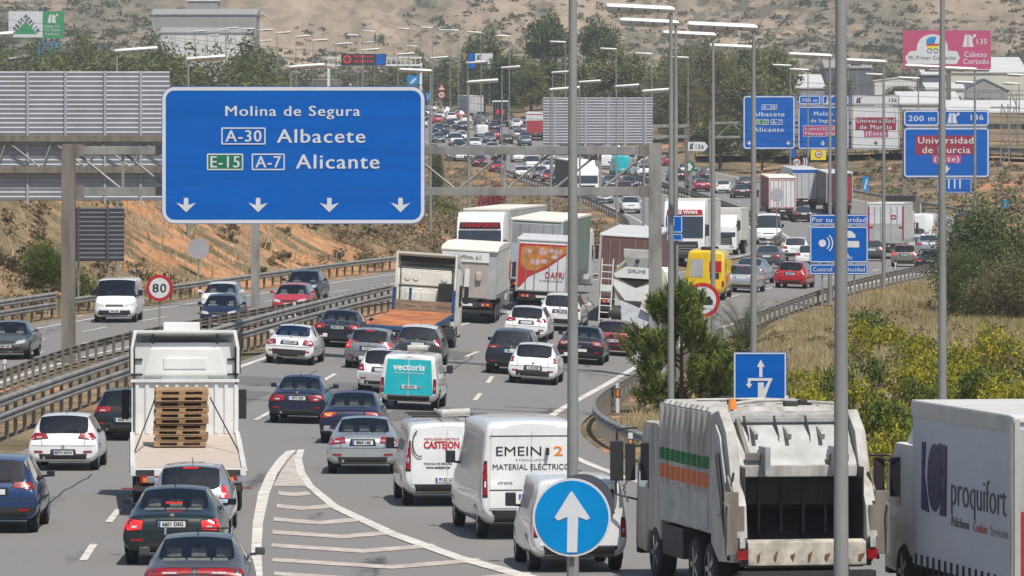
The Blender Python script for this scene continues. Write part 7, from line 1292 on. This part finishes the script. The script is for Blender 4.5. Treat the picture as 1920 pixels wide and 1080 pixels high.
L2 = [(486, 57, 820, 1), (519, 62, 840, 1), (555, 69, 820, 1), (587, 76, 800, 1), (630, 83, 740, 1), (680, 94, 720, 1), (746, 102, 700, 1), (808, 109, 700, 1), (877, 118, 660, 1), (941, 127, 640, 1), (1036, 136, 660, 1), (487, 77, 1000, 1), (671, 66, 1050, -1), (702, 59, 1000, -1), (767, 54, 980, -1), (811, 52, 960, -1), (844, 57, 1010, -1), (860, 57, 980, -1), (902, 61, 850, -1), (955, 68, 820, -1), (681, 80, 1150, 1), (782, 87, 1100, -1), (364, 59, 980, 1), (389, 67, 1030, 1), (408, 57, 1080, 1), (424, 53, 1000, 1), (455, 55, 960, 1)]
ordn = ['first', 'second', 'third', 'fourth', 'fifth', 'sixth', 'seventh', 'eighth', 'ninth', 'tenth', 'eleventh']
for k, (px, y, d, sd) in enumerate(L2):
    if k < 11: l = f'{ordn[k]} lamp from the left in the descending row above the blue sign'
    elif k >= 22: l = f'{ordn[k-22]} of five tiny lamps from the left before the big grey building'
    else: l = f'{ordn[k-11]} lamp from the left in the upper scattered row against the brown hill'
    lamp(l, px, y, d, sd, .2, group='small far street lamps')
# wires and pylons
def wire(label, a, b, sag, r=.022):
    A, B = at(*a), at(*b); n = 24; pts = [tuple(A.lerp(B, k/n)-Vector((0, 0, sag*4*(k/n)*(1-k/n)))-A) for k in range(n+1)]; o = MB().tube(pts, r, 4).build('power_line', M['chassis']); o.location = A; tag(o, label, 'power line', 'overhead power lines')
for l, a, b, sg in (('upper long power line from the top left over the green billboard', (-200, 10, 760), (2100, 175, 620), 2.0), ('second long power line from the left over the green billboard', (-200, 22, 770), (2100, 190, 625), 2.4), ('third power line crossing above the blue sign', (-200, 60, 790), (2100, 205, 630), 2.5), ('power line crossing low over the far trees', (300, 90, 800), (2100, 240, 600), 2.2), ('power line just above the message gantry', (300, 70, 790), (2100, 225, 600), 2.2), ('power line crossing the grey sign back and white panel', (800, 165, 700), (2100, 252, 560), 1.6), ('power line crossing the middle of the blue far panel', (800, 180, 700), (2100, 265, 560), 1.6), ('lowest power line crossing the far panels', (800, 195, 700), (2100, 278, 560), 1.6)): wire(l, a, b, sg)
def pylon(label, px, ytop, d, w):
    s = Sgn('lattice_pylon', label, d, px, 'pylon'); h = s.Z(ytop); m = MB(); n = int(h/1.6)
    for sx in (-1, 1):
        for sy in (-1, 1): m.cyl((sx*w/2, sy*w/2, 0), (sx*w*.35, sy*w*.35, h), .05, n=4)
    for k in range(n):
        z0, z1 = h*k/n, h*(k+1)/n; f0, f1 = w/2*(1-.3*k/n), w/2*(1-.3*(k+1)/n)
        for sy in (-1, 1): m.cyl((-f0*(-1)**k, sy*f0, z0), (f1*(-1)**k, sy*f1, z1), .035, n=4)
    m.build('lattice_mast', M['galv'], s.t); MB().box(-1.6, 1.6, -.08, .08, h-.5, h-.3).build('cross_arm', M['galv'], s.t)
pylon('lattice pylon at the right edge, left of two', 1884, 195, 640, 1.0); pylon('lattice pylon at the right edge, right of two', 1900, 172, 720, 1.0)
# ------------------------------------------------------------ billboards and buildings behind
s = Sgn('billboard', 'green and white billboard lettered LEROY MERLIN with an exit arrow', 1000, 69, 'billboard'); p = s.board(16, 80, 21, 70, 'signwhite', None, r=.3, name='white_panel'); GRN = pm('billboard_green', (.03, .27, .10), .5, 0, 0, .08, 1); s.shape(p, [(26, 64), (70, 64), (48, 40)], GRN, 'green_triangle')
for k, ch in enumerate('LEROYMERLIN'):
    t_ = k/4.6 if k < 5 else (k-5)/5.2; a = (24+t_*21, 59-t_*25) if k < 5 else (48+t_*24, 31+t_*27); o = s.text(p, ch, a[0], a[1], 4.6 if ch != 'I' else 1.4, 8.5, 'ink', y=-.05, bold=.05); o.rotation_euler = (0, R(-50 if k < 5 else 48), 0)
q = s.board(80, 120, 21, 72, 'signgreen', None, r=.3, name='green_panel'); q.data.materials[0] = GRN; exiticon(s, q, 89, 109, 27, 43); [s.text(q, tx, 98, y, w, 5, y=-.03) for tx, y, w in (('Salida 134', 49, 28), ('C.C. Nueva', 56, 28), ('Condomina', 63, 26))]
for x in (73, 86, 97, 108): s.post(x, 72, 3.5, 'signcyan', .3)
s = Sgn('billboard', 'dark slatted back of a billboard right of the green one', 1010, 162, 'billboard'); s.board(124, 200, 82, 132, 'backdark', None, r=.3); [s.post(x, 84, 2, 'galv', -.2) for x in (132, 150, 168, 186)]
s = Sgn('billboard', 'pink billboard with a toy pram, lettered Mi Primer Cochecito and Cabezo Cortado 135', 1000, 1775, 'billboard'); PK = pm('billboard_pink', (.47, .055, .15), .5, 0, 0, .1, .8); p = s.board(1693, 1858, 57, 130, 'mauve', None, r=.3); p.data.materials[0] = PK
el = [(1748+29*math.cos(a), 90-26*math.sin(a)) for a in [math.pi*k/16 for k in range(17)]]; bub = [(1797, 98), (1799, 108), (1795, 118), (1704, 118), (1699, 108), (1702, 98), (1716, 95)]
s.shape(p, [(1777, 95)]+[(x, y) for x, y in el]+[(1719, 95), (1706, 96), (1697, 108), (1702, 120), (1794, 120), (1800, 108), (1794, 96)], 'signwhite', 'white_bubble'); s.text(p, 'Mi Primer Cochecito', 1748, 108, 88, 7, 'galv_d', y=-.05)
s.shape(p, [(1737, 82), (1737, 74), (1744, 69), (1756, 69), (1752, 82)], 'signcyan', 'pram_hood', -.05, -.02); s.shape(p, [(1737, 82), (1761, 82), (1760, 86), (1738, 86)], 'signred', 'pram_band', -.05, -.02); s.shape(p, [(1738, 86), (1760, 86), (1757, 92), (1741, 92)], 'signyellow', 'pram_body', -.05, -.02)
for x in (1743, 1755): o = MB(); ring2(o, rrect(9*s.k, 9*s.k, 4.4*s.k, 5, s.X(x), s.Z(95)), rrect(7*s.k, 7*s.k, 3.4*s.k, 5, s.X(x), s.Z(95)), -.06, -.03); o.build('pram_wheel', M['ink'], p)
exiticon(s, p, 1805, 1830, 65, 88); s.text(p, '135', 1841, 78, 19, 10, y=-.03); s.text(p, 'Cabezo', 1829, 102, 42, 10, y=-.03); s.text(p, 'Cortado', 1830, 115, 48, 10, y=-.03); s.post(1779, 130, 9, 'bannerblue' if 'bannerblue' in M else 'galv_d', .3); MB().box(s.X(1735), s.X(1855), .2, 1.2, s.Z(134), s.Z(131)).build('catwalk', M['galv_d'], s.t)
WALLW = pm('warehouse_white', (.62, .62, .60), .7, 0, 0, .15, .3); WALLG = pm('warehouse_grey', (.29, .285, .27), .7, 0, 0, .15, .3); WALLB = pm('warehouse_blue', (.09, .115, .19), .6, 0, 0, .15, .3); WALLD = pm('dark_cladding', (.10, .105, .125), .6, 0, 0, .25, .4); ROOFW = pm('roof_white', (.56, .555, .53), .6, 0, 0, .12, .3); WIN = M['glass']
def house(label, px0, px1, yeave, d, depth, wall, roof, gable=0, texts=None, name='warehouse', wins=0, seams=0):
    s = Sgn(name, label, d, (px0+px1)/2, 'building'); x0, x1 = s.X(px0), s.X(px1); h = s.Z(yeave); MB().box(x0, x1, 0, depth, -1.5, h).build('wall', wall, s.t); gz = gable*s.k
    if gable: MB().prism([(x0-.3, h), (x1+.3, h), ((x0+x1)/2, h+gz)], -.05, .3).build('gable', wall, s.t); MB().loft([[(x0-.4, -.2, h-.05), ((x0+x1)/2, -.2, h+gz+.05), (x1+.4, -.2, h-.05), (x1+.4, -.2, h+.2), ((x0+x1)/2, -.2, h+gz+.35), (x0-.4, -.2, h+.2)], [(x0-.4, depth, h-.05), ((x0+x1)/2, depth, h+gz+.05), (x1+.4, depth, h-.05), (x1+.4, depth, h+.2), ((x0+x1)/2, depth, h+gz+.35), (x0-.4, depth, h+.2)]]).build('roof', roof, s.t)
    else: MB().side([(-.3, h), (-.3, h+.25), (depth*.5, h+max(.5, depth*.09)), (depth, h+.25), (depth, h)], x0-.3, x1+.3).build('roof', roof, s.t)
    for k in range(wins): xa = x0+(x1-x0)*(k+.5)/wins; MB().box(xa-.7, xa+.7, -.06, .04, h*.45, h*.45+1.4).build('window', WIN, s.t)
    for k in range(seams): xa = x0+(x1-x0)*(k+.5)/seams; MB().box(xa-.06, xa+.06, -.05, .02, .2, h-.2).build('pilaster', roof, s.t)
    if texts: fit(texts[0], 'signwhite', s.t, s.X(texts[1]), -.12, s.Z(texts[2]), texts[3]*s.k, texts[4]*s.k)
    return s
house('big grey concrete building on the left hillside', 286, 480, 28, 1560, 22, WALLG, WALLG, seams=12, name='industrial_building'); house('lower pale wing of the grey hillside building', 300, 470, 62, 1500, 20, WALLW, WALLG, seams=9, name='industrial_building'); house('grey block on top of the hillside building', 352, 408, 2, 1590, 14, WALLG, WALLW, wins=2, name='industrial_building')
house('low shed with a white roof under the green billboard', 14, 92, 112, 960, 14, WALLD, ROOFW, 6); house('dark shed right of the white-roofed shed', 88, 150, 116, 955, 12, WALLD, WALLD, 6)
house('dark slate industrial block behind the 700 m panel', 1548, 1634, 128, 1330, 24, WALLD, WALLG, seams=5, name='industrial_building'); house('tower on the dark slate block', 1600, 1614, 118, 1332, 8, WALLD, WALLD, name='industrial_building')
house('low white-roofed shed left of the dark block', 1446, 1546, 166, 1280, 40, WALLG, ROOFW, seams=4); house('white warehouse with a sloping roof right of the dark block', 1640, 1732, 152, 1250, 40, WALLW, ROOFW, 5, seams=3); house('navy blue office block with a white sign strip', 1730, 1780, 141, 1200, 18, WALLB, ROOFW, texts=('SUMINISTROS', 1748, 160, 32, 5), wins=3); house('white cube building in front of the navy block', 1738, 1807, 168, 1150, 18, WALLW, ROOFW, wins=3)
house('wide cream warehouse behind the blue gable', 1782, 1925, 137, 1260, 45, pm('warehouse_cream', (.58, .56, .46), .7, 0, 0, .12, .3), ROOFW, seams=5); house('grey-walled warehouse with a dark blue gable and white lettering', 1800, 1890, 172, 1160, 30, WALLG, WALLB, 22, ('JOSE SANCHEZ GARCIA, S.A.', 1845, 168, 62, 4), seams=4).t
house('white low warehouse behind the 200 m exit sign', 1690, 1800, 196, 1060, 30, WALLW, ROOFW, seams=4); house('long grey warehouse at the right edge with a white roof', 1780, 1935, 212, 940, 26, WALLG, ROOFW, seams=7); house('low grey office with dark glazing at the right edge', 1852, 1935, 262, 800, 14, WALLG, WALLG, wins=5)
# ------------------------------------------------------------ small roadside things
def delineator(label, px, py, d, kind):
    x = px2x(px, d); t = thing('delineator_post', label, 'delineator', (x, d, float(ground(x, d))), 0, 'delineator posts'); h = .95 if kind == 'y' else .9; MB().box(-.06, .06, -.04, .04, -.2, h).build('post', M['signwhite'], t, bevel=.02); MB().box(-.065, .065, -.05, -.02, h-.45, h-.15).build('black_band', M['ink'], t)
    MB().box(-.035, .035, -.06, -.03, h-.42, h-.18).build('reflector', M['orange' if kind == 'y' else 'signwhite'], t)
for a in (('delineator with a yellow reflector at the ramp nose', 1158, 0, 186, 'y'), ('delineator with a yellow reflector on the bulging barrier, lower', 1182, 0, 146, 'y'), ('white delineator post behind the barrier at the left edge', 9, 0, 196, 'w'), ('white delineator post in front of the red hatchback', 552, 0, 252, 'w'), ('white delineator post by the slope barrier, below the dark saloon', 1679, 0, 335, 'w'), ('black-topped delineator above the rubbish lorry', 1283, 0, 140, 'w')): delineator(*a)
def fenceposts():
    for k, px in enumerate((1818, 1841, 1866, 1889)):
        d = 205; x = px2x(px, d); o = MB().cyl((0, 0, -.2), (.03, 0, 1.25), .04, .03, 6).build('fence_post', BARK); o.location = (x, d, float(ground(x, d))); tag(o, f'{ordn[k]} weathered fence post from the left on the dry slope', 'fence post', 'fence posts on the slope')
fenceposts()
# ------------------------------------------------------------ the hazy air, one closed box round the whole scene
hz = MB().box(-720, 720, -330, 2640, -6, 275).build('haze', pm('unused_haze_base', (.5, .5, .5))); hm = bpy.data.materials.new('haze_air'); hm.use_nodes = True; hn = hm.node_tree; hn.nodes.clear()
ho = hn.nodes.new('ShaderNodeOutputMaterial'); hv = hn.nodes.new('ShaderNodeVolumePrincipled'); hv.inputs['Color'].default_value = (.86, .91, .97, 1); hv.inputs['Density'].default_value = 0.00013; hn.links.new(hv.outputs[0], ho.inputs['Volume'])
hz.data.materials[0] = hm; tag(hz, 'pale summer haze over the valley', 'haze', kind='stuff'); hm.cycles.homogeneous_volume = True
